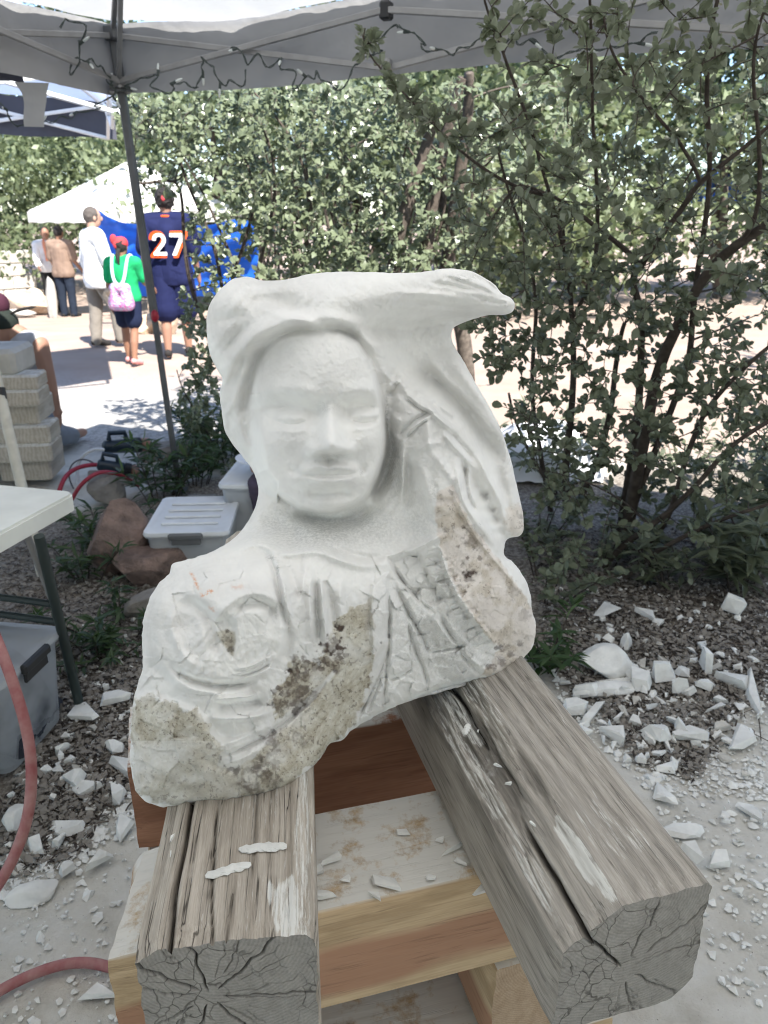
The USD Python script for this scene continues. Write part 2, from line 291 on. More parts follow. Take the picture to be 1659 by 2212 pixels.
    stroke([(834,870),(840,920),(845,965),(836,1010),(818,1052),(792,1085)], 13, -17)
    stroke([(872,965),(870,1020),(866,1075)], 6, 9); stroke([(866,955),(845,930),(836,890)], 8, 6); stroke([(850,790),(852,840),(848,880)], 10, -5); stroke([(830,800),(848,822),(866,820)], 6, 5)
    for c, h in (((842,848),-5),((858,860),4),((846,880),-4),((860,890),-4),((872,835),5),((856,905),4),((846,832),4)): blob(c, 9, 8, h, 20)
    stroke([(888,990),(884,1050),(880,1110)], 12, -5); stroke([(905,1000),(925,1060),(935,1120)], 10, 3)
    # --- neck and neckline
    stroke([(620,1105),(690,1125),(760,1120),(815,1085)], 16, -16); stroke([(560,1100),(600,1135),(660,1160)], 26, -6)
    stroke([(463,1196),(520,1184),(560,1176),(600,1192),(640,1194),(690,1192),(735,1210),(790,1222),(838,1208)], 9, 8)
    stroke([(700,1178),(740,1190),(790,1205),(835,1194)], 8, -5)
    stroke([(835,1205),(870,1196),(920,1175),(955,1155)], 6, 6)
    # --- shoulder block: the swirl
    stroke([(352,1262),(340,1330),(345,1395),(385,1445),(430,1470)], 26, 7)
    stroke([(378,1305),(420,1308),(450,1335),(462,1380),(470,1420)], 15, -10); blob((412, 1345), 34, 36, -8); stroke([(376,1310),(372,1360),(392,1410),(430,1440)], 9, 5)
    stroke([(472,1330),(500,1300),(540,1282),(580,1288),(600,1315)], 12, 6); stroke([(500,1322),(540,1304),(578,1310),(590,1345)], 10, -8)
    plate([(468,1345),(486,1328),(506,1345),(510,1380),(502,1420),(482,1392)], -7, 9)
    stroke([(604,1325),(612,1365),(604,1410),(575,1445),(530,1462)], 12, 4); stroke([(620,1350),(622,1395),(608,1430)], 12, -7)
    stroke([(500,1462),(550,1452),(590,1430)], 4, -5); stroke([(515,1448),(560,1434),(590,1415)], 4.5, 5); stroke([(505,1452),(550,1440),(585,1420)], 3, -4)
    stroke([(360,1425),(395,1460),(440,1478),(500,1480),(560,1466)], 9, -10); stroke([(370,1460),(420,1490),(480,1496),(560,1482)], 9, 5); stroke([(330,1440),(360,1470)], 12, -4)
    stroke([(460,1497),(510,1490),(560,1488)], 13, -8); stroke([(455,1530),(515,1522),(580,1510)], 15, -11); stroke([(462,1552),(520,1552),(582,1540)], 6, 6); stroke([(462,1514),(520,1506),(565,1503)], 4.5, 6)
    stroke([(450,1545),(480,1585),(520,1592),(570,1570)], 15, -6); stroke([(478,1610),(530,1592),(580,1568)], 6, 4)
    plate([(283,1500),(330,1498),(372,1512),(425,1532),(450,1562),(476,1612),(440,1690),(300,1720)], 4, 9)
    stroke([(470,1638),(520,1618),(570,1592),(640,1540),(720,1448)], 5.5, -6); stroke([(462,1660),(520,1640),(575,1605)], 7, 5); stroke([(440,1640),(480,1655),(520,1650)], 10, -5)
    # folds below the neckline
    stroke([(566,1190),(590,1220),(600,1262),(612,1312),(626,1372)], 6, -5); stroke([(585,1195),(606,1235),(618,1290),(632,1360)], 8, 6)
    stroke([(620,1215),(640,1270),(652,1300)], 10, -5); stroke([(660,1210),(655,1260),(650,1305)], 7, 4); stroke([(683,1245),(684,1310),(688,1400)], 7, -5.5); stroke([(672,1230),(670,1300),(672,1380)], 8, 5); stroke([(694,1250),(698,1320),(702,1395)], 6, 7)
    stroke([(706,1270),(722,1310),(724,1370)], 9, -6); stroke([(740,1240),(735,1300),(728,1360)], 9, 4)
    plate([(804,1260),(838,1236),(836,1330),(832,1390),(806,1430),(800,1300)], 5, 5)
    # --- chiselled panel on the right
    plate([(838,1205),(872,1192),(908,1200),(930,1250),(965,1290),(940,1310),(900,1290),(862,1250)], -9, 5); stroke([(842,1210),(868,1250),(900,1290),(945,1330)], 4, -6)
    stroke([(852,1262),(882,1322),(908,1372),(926,1412)], 5.5, -10); stroke([(838,1290),(842,1360),(836,1440),(830,1540)], 4, -8); stroke([(880,1330),(896,1400),(916,1450),(925,1490)], 4.5, -8)
    stroke([(840,1400),(818,1460),(790,1522),(770,1560)], 4, -8); stroke([(830,1450),(810,1500),(795,1540)], 4, -6); stroke([(948,1318),(972,1372),(1005,1420),(1042,1465)], 5.5, -9)
    stroke([(926,1410),(970,1402),(1010,1395)], 4, -7); stroke([(834,1472),(870,1458),(892,1442)], 4, -6); stroke([(870,1525),(930,1496),(985,1478),(1040,1466)], 4.5, -8); stroke([(880,1535),(950,1506),(1030,1478)], 7, 5)
    plate([(905,1345),(942,1335),(946,1395),(920,1405)], -5, 6); plate([(920,1250),(945,1300),(980,1355),(1040,1420),(1062,1400),(1010,1330),(975,1270),(950,1195),(915,1205)], -5, 4)
    for k in range(11):
        t = k / 10; a = np.array([925 + 95 * t ** 0.9, 1222 + 175 * t]); stroke([tuple(a), (a[0] + 38, a[1] - 14)], 3.2, 4.0 if k % 2 else -4.0)
    stroke([(950,1185),(985,1275),(1025,1335),(1075,1398)], 5, 7); stroke([(930,1330),(975,1385),(1050,1452)], 5, 6)
    stroke([(975,1055),(1000,1110),(1040,1175),(1090,1235),(1140,1300)], 5, 6)
    # broken, faceted surface in the chiselled panel
    pan = sstep(-8, 8, signed(U, V, [(835,1240),(930,1170),(950,1190),(1085,1400),(1040,1465),(870,1530),(760,1590),(700,1620),(790,1500),(830,1420)]))
    cells = cKDTree(RNG.uniform([680, 1150], [1100, 1620], (420, 2))); _, idx = cells.query(np.c_[warpU, warpV]); amp = RNG.normal(0, 1.0, 421); gx, gy = RNG.normal(0, 0.07, (2, 421)); cc = cells.data[np.minimum(idx, 419)]
    H += pan * 1.0 * (amp[idx] * 0.9 + gx[idx] * (U - cc[:, 0]) + gy[idx] * (V - cc[:, 1]))
    # general hand-worked unevenness
    H += 4.0 * fb(P3, 1.6, 4, 21) + 1.6 * fb(P3, 6.0, 3, 22) + 0.6 * fb(P3, 24.0, 2, 23)
    facet = cKDTree(RNG.uniform([270, 570], [1170, 1750], (420, 2))); _, i2 = facet.query(np.c_[warpU, warpV]); c2 = facet.data[i2]; ga = RNG.normal(0, 0.045, (2, 420))
    H += 0.7 * sstep(1180, 1240, V) * np.clip(ga[0][i2] * (U - c2[:, 0]) + ga[1][i2] * (V - c2[:, 1]), -2.5, 2.5)
    for _ in range(150):
        x, yv = RNG.uniform(320, 1130), RNG.uniform(600, 1500); a = RNG.uniform(-.6, .6) + (1.2 if yv > 1180 else 0.3); L_ = RNG.uniform(8, 26)
        stroke([(x, yv), (x + L_ * math.cos(a), yv + L_ * math.sin(a))], RNG.uniform(1.6, 3.2), RNG.uniform(-1.6, 1.0), warp=False)
    H += 0.5 * np.sin((U * .8 + V * .6) / 3.1 + 5 * fb(P3, 1.2, 3, 91)) * sstep(0.05, 0.15, fb(P3, 2.0, 3, 92))
    HD = H * (1.8 + 0.7 * sstep(820, 860, U) * sstep(1130, 1060, V) * sstep(690, 730, V))
    # --- the face, a dome of its own
    H = np.zeros(len(U)); L = lambda *a, **k: stroke(*a, warp=False, **k)
    L([(560,852),(600,838),(645,842),(690,860)], 17, 4.5); L([(734,860),(772,841),(816,850)], 16, 4.5)
    blob((624, 889), 66, 30, -22); blob((694, 882), 15, 20, -5); blob((676, 893), 20, 20, -9); blob((770, 888), 48, 28, -20); blob((744, 890), 14, 21, -8); blob((712, 872), 24, 16, -4)
    blob((628, 899), 36, 13, 12); blob((787, 895), 31, 12, 11)
    L([(590,906),(628,916),(668,907)], 5.2, -4.2); L([(754,906),(787,913),(818,903)], 5.0, -4.2); L([(598,884),(630,876),(664,884)], 5, -2.5); L([(760,882),(788,876),(812,884)], 5, -2.5); L([(598,926),(634,932),(668,922)], 7, 2.6); L([(760,922),(790,926),(814,917)], 7, 2.6)
    nose = np.zeros(len(U)); H0 = H.copy(); H = nose
    ax = [(709,868,13,4),(711,885,13,8),(712,905,14,12),(713,925,16,16),(715,945,20,20),(716,962,22,21)]
    t = np.clip((V - 868) / (962 - 868), 0, 1); w = 14 + 13 * t ** 1.5; c = 709 + 7 * t; h = 4.0 + 25 * t ** 1.1
    prof = h * np.exp(-np.abs((U - c) / w) ** 2.4) * sstep(855, 885, V) * (1 - sstep(968, 990, V)); H = prof
    blob((716, 955), 23, 19, 9); blob((680, 973), 18, 15, 12, -20); blob((750, 971), 17, 15, 12, 20); blob((700, 984), 7, 4, -5); blob((731, 983), 7, 4, -5)
    H = H * (1 - 0.85 * sstep(984, 994, V)); H = H0 + H
    blob((715, 990), 40, 10, -3)
    blob((600, 955), 55, 42, 8); blob((794, 955), 34, 40, 8); blob((640, 985), 30, 26, -4, 30); blob((775, 990), 24, 24, -4, -30)
    blob((708, 1030), 86, 38, 10)
    L([(642,1013),(668,1011),(694,1008),(708,1011),(724,1008),(748,1010),(774,1010)], 9, 5.4); L([(638,1019),(668,1026),(708,1027),(748,1026),(780,1015)], 5.4, -3.8); L([(656,1034),(690,1041),(708,1042),(728,1041),(762,1032)], 10, 6.0); L([(655,1064),(708,1069),(760,1062)], 14, -8)
    L([(709,992),(709,1004)], 6, -3.0); blob((632, 1016), 10, 9, -5); blob((785, 1011), 9, 9, -5); blob((706, 1088), 46, 20, 8)
    L([(668,990),(645,1012),(628,1032)], 8, -2.2); L([(757,988),(776,1008),(788,1030)], 8, -2.2)
    blob((640, 800), 60, 40, 3); blob((745, 800), 50, 40, 2)
    H += 2.4 * fb(P3, 2.6, 3, 31) + 1.6 * fb(P3, 7.0, 3, 32) + 0.8 * fb(P3, 22.0, 2, 33)
    HF = H * 1.42
    fy = 0.944 + 0.060 * np.abs((U - 706) / 142) ** 2.1 + 0.030 * np.abs((V - 950) / 205) ** 2.2
    sdf = signed(U, V, FACE)
    soft = np.where((U < 600) & (V > 850), 22.0, np.where(V < 800, 11.0, 8.0))
    mk = sstep(-1, 1, sdf / soft)
    y = (base - HD / 1000) * (1 - mk) + (fy - HF / 1000) * mk
    # rounded towards the outline, then the back
    R = np.where(V > 1420, 22.0, 30.0); RM = np.where(V > 1420, 0.020, 0.030)
    rd = RM * (1 - np.sqrt(np.clip(1 - (1 - np.clip(D / R, 0, 1)) ** 2, 0, 1)))
    yf = y + rd
    vf = P(U, V, y=yf)
    # back sheet on a coarser set of points
    gs = (np.arange(gu.shape[0])[:, None] % 4 == 0) & (np.arange(gu.shape[1])[None] % 4 == 0)
    selb = ins & (d0 > 6) & gs
    pb = np.vstack([bd, np.c_[gu[selb], gv[selb]]]); Db = tree.query(pb)[0]; Db[:nb] = 0
    T = 0.21 * np.sqrt(np.clip(1 - (1 - np.clip(Db / 150, 0, 1)) ** 2, 0, 1))
    yb = samp(B, pb[:, 0], pb[:, 1]) + 0.03 + T; yb[:nb] = yf[:nb]
    yb[nb:] = np.maximum(yb[nb:], yb[nb:] * 0 + 0.6)
    vb = P(pb[:, 0], pb[:, 1], y=yb); vb[nb:, 2] = np.maximum(vb[nb:, 2], 0.8335)
    vb[nb:] += 0.006 * (np.stack([fb(vb[nb:], 14, 3, s) for s in (1, 2, 3)], 1))
    vb[nb:, 2] = np.maximum(vb[nb:, 2], 0.8335)
    def tri(p):
        t = Delaunay(p).simplices; c = p[t].mean(1); t = t[shapely.contains_xy(poly, c[:, 0], c[:, 1])]
        a, b, c = p[t[:, 0]], p[t[:, 1]], p[t[:, 2]]
        flip = ((b - a)[:, 0] * (c - a)[:, 1] - (b - a)[:, 1] * (c - a)[:, 0]) > 0
        t[flip] = t[flip][:, ::-1]; return t
    tf, tb = tri(pts), tri(pb)[:, ::-1]
    remap = np.concatenate([np.arange(nb), len(pts) + np.arange(len(pb) - nb)])
    v = np.vstack([vf, vb[nb:]]); f = np.vstack([tf, remap[tb]])
    # --- stains with a shape of their own
    P4 = np.c_[U / 100, V / 100, np.zeros(len(U))]
    jit = 26 * fb(P4, 9.0, 5, 41)
    def reg(pl, edge=3.0, j=1.0): return sstep(-edge, edge, signed(U, V, pl) + jit * j)
    skin = reg([(283,1556),(292,1508),(330,1500),(345,1520),(372,1512),(395,1538),(425,1532),(447,1557),(456,1590),(477,1612),(500,1622),(545,1612),(590,1580),(596,1548),(584,1512),(600,1488),(622,1465),(622,1438),(636,1408),(655,1425),(690,1432),(702,1402),(712,1390),(725,1342),(760,1315),(803,1294),(806,1420),(800,1480),(766,1560),(705,1630),(600,1712),(400,1746),(290,1716)])
    gouge = np.clip(reg([(476,1622),(530,1600),(592,1560),(660,1512),(722,1445),(728,1450),(660,1530),(596,1590),(545,1640),(500,1664),(470,1652)], 2.5, 0.4), 0, 1)
    skin *= 1 - 0.85 * gouge
    strip = reg([(943,1075),(952,1054),(978,1050),(995,1090),(1030,1150),(1075,1205),(1118,1262),(1150,1315),(1160,1380),(1132,1424),(1085,1456),(1040,1458),(1066,1420),(1085,1398),(1062,1385),(1022,1330),(986,1275),(950,1180),(940,1120)], 3.0, 0.5)
    patch = reg([(468,1366),(488,1360),(508,1364),(509,1382),(502,1416),(481,1392)], 3, 0.25) * 0.85
    corner = 0.8 * reg([(1096,1100),(1120,1085),(1132,1110),(1132,1150),(1105,1160),(1090,1130)], 8, 0.8)
    mott = sstep(-0.10, 0.12, fb(P4, 4.0, 4, 51))
    skin = np.clip(skin * (0.45 + 0.55 * sstep(-0.22, 0.1, fb(P4, 2.2, 4, 52))) * np.where((V > 1600) & (U < 520), 0.72, 1), 0, 1)
    allskin = np.clip(skin + strip * (0.22 + 0.50 * mott) + patch + corner * 0.6, 0, 1)
    spot = np.zeros(len(U))
    for (x, yv, r, a) in ((712,1402,17,1),(724,1392,14,1),(700,1425,14,.9),(736,1412,12,.8),(716,1432,10,.8),(735,1360,6,1),(729,1352,5,1),(690,1440,13,.9),(660,1432,12,.8),(640,1445,13,.9),(636,1420,9,.7),(628,1450,8,1),(640,1480,12,.7),(655,1490,12,.8),(608,1492,11,.8),(618,1500,10,.7),(598,1520,12,.7),(645,1520,13,.8),(640,1540,8,.8),(655,1515,10,.9),(610,1535,10,.5),(585,1600,15,.6),(596,1590,9,.7),(640,1590,12,.5),(655,1600,12,.45),(590,1625,13,.6),(592,1650,13,.6),(575,1680,14,.6),(600,1700,18,.6),(548,1706,16,.6),(530,1712,10,.5),(512,1668,8,.7),(470,1640,9,.6),(498,1658,9,.6),(453,1612,6,.6),(560,1640,7,.5),(728,1450,7,.8),(742,1432,6,.6),(490,1365,5,.8),(484,1372,4,.7),(495,1385,5,.6),(498,1402,6,.6),
                          (1012,1245,12,1),(1018,1238,8,.9),(1004,1172,8,.6),(1016,1168,10,.55),(1028,1178,8,.6),(986,1180,5,.7),(1000,1140,4,.8),(1012,1205,4,.8),(1036,1205,5,.6),(975,1065,5,.5),(998,1222,5,.5),(1080,1396,9,.7),(1094,1402,7,.7),(1102,1412,7,.6),(1084,1430,10,.6),(1060,1440,9,.7),(1120,1390,7,.6),(1130,1330,12,.35),(1110,1280,12,.35),(1125,1120,7,.4),(960,1145,6,.5),(1020,1150,14,.4),(1036,1170,12,.4)):
        k = (np.abs(U - x) < 3 * r) & (np.abs(V - yv) < 3 * r)
        spot[k] = np.maximum(spot[k], a * sstep(0.3, -0.3, (np.hypot(U[k] - x, V[k] - yv) / (1.25 * r) - 0.8) + 2.6 * fb(P4[k], 13, 4, 61)))
    band = reg([(590,1500),(625,1440),(650,1425),(720,1375),(740,1400),(715,1440),(660,1530),(600,1590),(580,1640),(610,1700),(540,1715),(500,1700),(570,1620),(590,1560)], 10, 0.6)
    spot = np.maximum(spot, 0.75 * band * sstep(0.02, 0.14, fb(P4, 5.0, 5, 64)))
    spot *= 0.95 * (0.55 + 0.45 * sstep(-.12, .08, fb(P4, 14, 3, 63)))
    speck = sstep(0.16, 0.24, fb(P4, 22, 3, 62)) * allskin * 0.55; spot = np.maximum(spot, speck)
    rust = np.zeros(len(U))
    for pl, w, a in (([(412,1238),(420,1250),(426,1268)], 3.0, .8), ([(436,1286),(448,1280),(456,1276)], 3.5, .8), ([(455,1312),(462,1318)], 4, .5), ([(505,1268),(520,1268)], 5, .3), ([(426,1268),(436,1282)], 3, .4)):
        rust = np.maximum(rust, a * np.exp(-(seg_dist(U + 5 * fb(P4, 14, 3, 71), V + 5 * fb(P4, 14, 3, 72), pl) / w) ** 2) * sstep(-.2, .1, fb(P4, 25, 3, 73)))
    yel = np.exp(-((U - 700) / 150) ** 2 - ((V - 1270) / 60) ** 2) * 0.05
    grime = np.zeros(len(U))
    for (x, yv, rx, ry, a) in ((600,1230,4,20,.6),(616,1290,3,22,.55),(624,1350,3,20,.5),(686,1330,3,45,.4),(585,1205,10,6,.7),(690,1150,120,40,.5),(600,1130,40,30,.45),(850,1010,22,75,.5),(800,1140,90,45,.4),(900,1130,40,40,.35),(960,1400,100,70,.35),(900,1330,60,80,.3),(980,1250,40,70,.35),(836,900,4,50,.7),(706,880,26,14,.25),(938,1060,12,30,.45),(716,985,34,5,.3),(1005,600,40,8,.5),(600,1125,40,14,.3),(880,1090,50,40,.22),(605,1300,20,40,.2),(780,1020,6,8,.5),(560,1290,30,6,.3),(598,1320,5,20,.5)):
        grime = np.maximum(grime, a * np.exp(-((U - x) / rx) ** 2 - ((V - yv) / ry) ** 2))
    pad = lambda a: np.concatenate([a, np.full(len(v) - len(a), 0.0)])
    padk = np.concatenate([allskin, np.clip(0.25 + fb(vb[nb:], 9, 3, 5) * 2, 0, 0.6)])
    return trimesh.Trimesh(v, f, process=False), dict(skin=padk, spot=pad(spot), rust=pad(np.clip(rust + yel * 0, 0, 1)), grime=pad(grime), pink=pad(np.clip(strip + corner, 0, 1)))
_m, _a = build_bust()
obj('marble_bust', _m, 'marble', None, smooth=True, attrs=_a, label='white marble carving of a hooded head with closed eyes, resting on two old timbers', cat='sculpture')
# ---------------------------------------------------------------- ground
DOWN = lambda y: -0.42 * sstep(10.5, 17, y)
def ground_z(x, y):
    x, y = np.asarray(x, float), np.asarray(y, float); p = np.stack([x, y, 0 * x], -1)
    near = sstep(9, 4, np.hypot(x, y - 1))
    return DOWN(y) + near * (0.040 * (meshkit.fbm(p * 2.2, 3, 81) - 0.5) + 0.016 * (meshkit.fbm(p * 14, 3, 82) - 0.5)) + 0.05 * (meshkit.fbm(p * 0.7, 3, 83) - 0.5) * (1 - near) - 0.01
MAT_MULCH = [[P(u, v, z=0.0)[:2] for u, v in pl] for pl in (
    [(880,1110),(1150,1030),(1659,990),(1900,1000),(1900,1520),(1659,1530),(1560,1500),(1500,1540),(1420,1560),(1330,1530),(1260,1560),(1180,1500),(1050,1400)],
    [(-260,1180),(120,1090),(300,1060),(560,1000),(640,1100),(520,1400),(330,1640),(250,1760),(150,1800),(60,1800),(-60,1860),(-300,1700)])]
def build_ground():
    def axis(lo, hi, step, far_lo, far_hi):
        a = list(np.arange(lo, hi, step)); s = step
        while a[-1] < far_hi: s *= 1.22; a.append(a[-1] + s)
        s = step
        while a[0] > far_lo: s *= 1.22; a.insert(0, a[0] - s)
        return np.array(a)
    xs, ys = axis(-2.6, 3.0, 0.024, -160, 160), axis(0.2, 5.4, 0.024, -60, 260)
    X, Y = np.meshgrid(xs, ys); Z = ground_z(X, Y)
    n, m = X.shape; i = (np.arange(n - 1)[:, None] * m + np.arange(m - 1)[None]).ravel()
    f = np.vstack([np.stack([i, i + 1, i + m + 1], 1), np.stack([i, i + m + 1, i + m], 1)])
    p = np.stack([X, Y, 0 * X], -1); jit = 0.42 * (meshkit.fbm(p * 2.4, 5, 84) - 0.5)
    mul = np.zeros(X.shape)
    for pl in MAT_MULCH: mul = np.maximum(mul, sstep(-0.10, 0.14, signed(X, Y, pl) + jit))
    road = sstep(6.9, 8.6, Y + 2.9 * sstep(-0.2, 1.6, X) + 1.2 * (meshkit.fbm(p * 0.8, 3, 85) - 0.5))
    gravel = sstep(4.6, 5.6, Y + 0.8 * (meshkit.fbm(p * 0.9, 3, 86) - 0.5))
    return trimesh.Trimesh(np.stack([X, Y, Z], -1).reshape(-1, 3), f, process=False), dict(mulch=mul.ravel(), road=road.ravel(), gravel=gravel.ravel())
mat('ground', {
    'g': ('geometry', {}), 'am': ('attribute', {'attribute': 'mulch'}), 'ar': ('attribute', {'attribute': 'road'}), 'ag': ('attribute', {'attribute': 'gravel'}),
    'n1': ('noise_texture', {'scale': 5.0, 'detail': 10.0, 'roughness': 0.68}), 'r1': ('rgb_ramp', {'ramp': [(0.28, (0.42, 0.40, 0.35)), (0.45, (0.58, 0.56, 0.51)), (0.7, (0.70, 0.69, 0.65))]}),
    'n2': ('noise_texture', {'scale': 60.0, 'detail': 8.0, 'roughness': 0.7}), 'r2': ('rgb_ramp', {'ramp': [(0.35, (0.075, 0.062, 0.052)), (0.52, (0.22, 0.195, 0.165)), (0.72, (0.46, 0.43, 0.39))]}),
    'n3': ('noise_texture', {'scale': 1.3, 'detail': 9.0, 'roughness': 0.65}), 'r3': ('rgb_ramp', {'ramp': [(0.3, (0.295, 0.225, 0.185)), (0.7, (0.385, 0.305, 0.255))]}),
    'n4': ('noise_texture', {'scale': 30.0, 'detail': 8.0, 'roughness': 0.75}), 'r4': ('rgb_ramp', {'ramp': [(0.32, (0.16, 0.155, 0.15)), (0.68, (0.46, 0.45, 0.43))]}),
    'n6': ('noise_texture', {'scale': 95.0, 'detail': 3.0, 'roughness': 0.6}), 'r6': ('rgb_ramp', {'ramp': [(0.68, (0, 0, 0)), (0.74, (1, 1, 1))]}),
    'm0': ('mix_color', {'b': (0.15, 0.13, 0.11)}), 'm1': ('mix_color', {}), 'm2': ('mix_color', {}), 'm3': ('mix_color', {}),
    'n5': ('noise_texture', {'scale': 38.0, 'detail': 9.0, 'roughness': 0.72}), 'b': ('bump', {'strength': 0.55, 'distance': 0.02}),
    'p': ('principled_bsdf', {'roughness': 0.95, 'specular_ior_level': 0.15})},
    [('g.position', 'n%d.vector' % i) for i in range(1, 7)] + [('n%d.fac' % i, 'r%d.fac' % i) for i in (1, 2, 3, 4, 6)] +
    [('r1.color', 'm0.a'), ('r6.color', 'm0.fac'), ('m0.result', 'm1.a'), ('r4.color', 'm1.b'), ('ag.fac', 'm1.fac'), ('m1.result', 'm2.a'), ('r3.color', 'm2.b'), ('ar.fac', 'm2.fac'), ('m2.result', 'm3.a'), ('r2.color', 'm3.b'), ('am.fac', 'm3.fac'),
     ('m3.result', 'p.base_color'), ('n5.fac', 'b.height'), ('b.normal', 'p.normal')])
_m, _a = build_ground()
obj('ground', _m, 'ground', None, smooth=True, attrs=_a, kind='structure')

# ---------------------------------------------------------------- timbers
def wood_mat(name, dark, mid, light, rings=False, dust=0.0, bands=None, gscale=1.0, dustlo=0.56, check=0.0, dustcol=(0.66, 0.66, 0.63), craq=0.8):
    """Wood with grain along the timber's own y; stone dust lies on its upward faces. bands: a second heartwood tone in layers."""
    st = (1.0, 0.03, 1.0) if not rings else (1, 1, 1)
    nodes = {'t': ('texture_coordinate', {}), 'mp': ('mapping', {'scale': st}), 'mp2': ('mapping', {'scale': (1.0, 0.22, 1.0)}), 'mp3': ('mapping', {'scale': (1.0, 0.085, 1.0) if not rings else (1, 1, 1)}), 'mp5': ('mapping', {'scale': (1.0, 0.022, 1.0) if not rings else (1, 1, 1)}), 'mp4': ('mapping', {'scale': (1.0, 0.3, 1.0)}),
             'n1': ('noise_texture', {'scale': 620.0 * gscale, 'detail': 3.0, 'roughness': 0.8}), 'n2': ('noise_texture', {'scale': 12.0, 'detail': 8.0, 'roughness': 0.65}), 'n3': ('noise_texture', {'scale': 110.0 * gscale, 'detail': 5.0, 'roughness': 0.6, 'distortion': 0.3}),
             'r1': ('rgb_ramp', {'ramp': [(0.38, dark), (0.5, mid), (0.62, light)]}), 'r3': ('rgb_ramp', {'ramp': [(0.38, dark), (0.5, mid), (0.62, light)]}), 'm0': ('mix_color', {'fac': 0.45}),
             'r2': ('rgb_ramp', {'ramp': [(0.32, tuple(x * 0.66 for x in mid)), (0.68, light)]}), 'm1': ('mix_color', {'fac': 0.40}),
             'w': ('wave_texture', {'wave_type': 'rings' if rings else 'bands', 'rings_direction': 'y', 'bands_direction': 'x', 'scale': 70.0 if rings else 14.0, 'distortion': 3.0 if rings else 6.0, 'detail': 4.0, 'detail_scale': 1.6}),
             'rw': ('rgb_ramp', {'ramp': [(0.2, tuple(x * 0.62 for x in mid)), (0.8, light)]}), 'm2': ('mix_color', {'fac': 0.25 if not rings else 0.20}),
             'nc': ('noise_texture', {'scale': 62.0, 'detail': 3.0, 'roughness': 0.5, 'distortion': 0.15}), 'rc': ('rgb_ramp', {'ramp': [(0.488, (0, 0, 0)), (0.497, (1, 1, 1)), (0.503, (1, 1, 1)), (0.512, (0, 0, 0))]}), 'nk': ('noise_texture', {'scale': 16.0, 'detail': 3.0}), 'rk': ('rgb_ramp', {'ramp': [(0.38, (0, 0, 0)), (0.52, (1, 1, 1))]}), 'ck': ('math', {'math_type': 'multiply'}), 'ckk': ('math', {'math_type': 'multiply', 'value2': check}),
             'nd': ('noise_texture', {'scale': 13.0, 'detail': 10.0, 'roughness': 0.72}), 'rd': ('rgb_ramp', {'ramp': [(dustlo, (0, 0, 0)), (dustlo + 0.12, (1, 1, 1))]}), 'ns': ('noise_texture', {'scale': 230.0, 'detail': 6.0, 'roughness': 0.75}), 'ds': ('math', {'math_type': 'multiply_add', 'value2': 6.5, 'value3': -3.95}), 'da': ('math', {'math_type': 'multiply_add', 'value2': 1.25}),
             'g': ('geometry', {}), 'sx': ('separate_xyz', {}), 'up': ('map_range', {'from_min': 0.45, 'from_max': 0.85, 'clamp': True}), 'ad': ('attribute', {'attribute': 'dust'}), 'ac': ('attribute', {'attribute': 'crack'}), 'cl': ('math', {'math_type': 'multiply', 'value2': 0.9, 'use_clamp': True}),
             'add': ('math', {'math_type': 'maximum', 'use_clamp': True}), 'mul': ('math', {'math_type': 'multiply', 'use_clamp': True}), 'mulk': ('math', {'math_type': 'multiply', 'value2': dust}), 'md': ('mix_color', {'b': dustcol}), 'mc': ('mix_color', {'b': (0.03, 0.026, 0.022)}), 'mk': ('mix_color', {'b': (0.035, 0.03, 0.025)}),
             'hs': ('math', {'math_type': 'subtract'}), 'b': ('bump', {'strength': 0.7, 'distance': 0.0022}), 'p': ('principled_bsdf', {'roughness': 0.85, 'specular_ior_level': 0.2})}
    links = [('t.object', 'mp.vector'), ('mp.vector', 'n1.vector'), ('mp3.vector', 'n3.vector'), ('t.object', 'mp3.vector'), ('t.object', 'mp4.vector'), ('mp4.vector', 'n2.vector'), ('t.object', 'mp2.vector'), (('t.object' if rings else 'mp2.vector'), 'w.vector'), ('n1.fac', 'r1.fac'), ('n3.fac', 'r3.fac'), ('r1.color', 'm0.a'), ('r3.color', 'm0.b'), ('n2.fac', 'r2.fac'), ('m0.result', 'm1.a'), ('r2.color', 'm1.b'),
             ('w.fac', 'rw.fac'), ('m1.result', 'm2.a'), ('rw.color', 'm2.b'), ('t.object', 'mp5.vector'), ('mp5.vector', 'nc.vector'), ('nc.fac', 'rc.fac'), ('t.object', 'nk.vector'), ('nk.fac', 'rk.fac'), ('rc.color', 'ck.value1'), ('rk.color', 'ck.value2'), ('ck.value', 'ckk.value1'), ('ckk.value', 'mk.fac'),
             ('t.object', 'nd.vector'), ('nd.fac', 'rd.fac'), ('g.normal', 'sx.vector'), ('sx.z', 'up.value'), ('rd.color', 'mulk.value1'), ('mp3.vector', 'ns.vector'), ('ns.fac', 'ds.value1'), ('ad.fac', 'da.value1'), ('ds.value', 'da.value3'), ('mulk.value', 'add.value1'), ('da.value', 'add.value2'), ('add.value', 'mul.value1'), ('up.result', 'mul.value2'),
             ('mul.value', 'cl.value1'), ('cl.value', 'md.fac'), ('ac.fac', 'mc.fac'), ('mc.result', 'mk.a'), ('mk.result', 'md.a'), ('md.result', 'p.base_color'), ('n3.fac', 'hs.value1'), ('ckk.value', 'hs.value2'), ('hs.value', 'b.height'), ('b.normal', 'p.normal')]
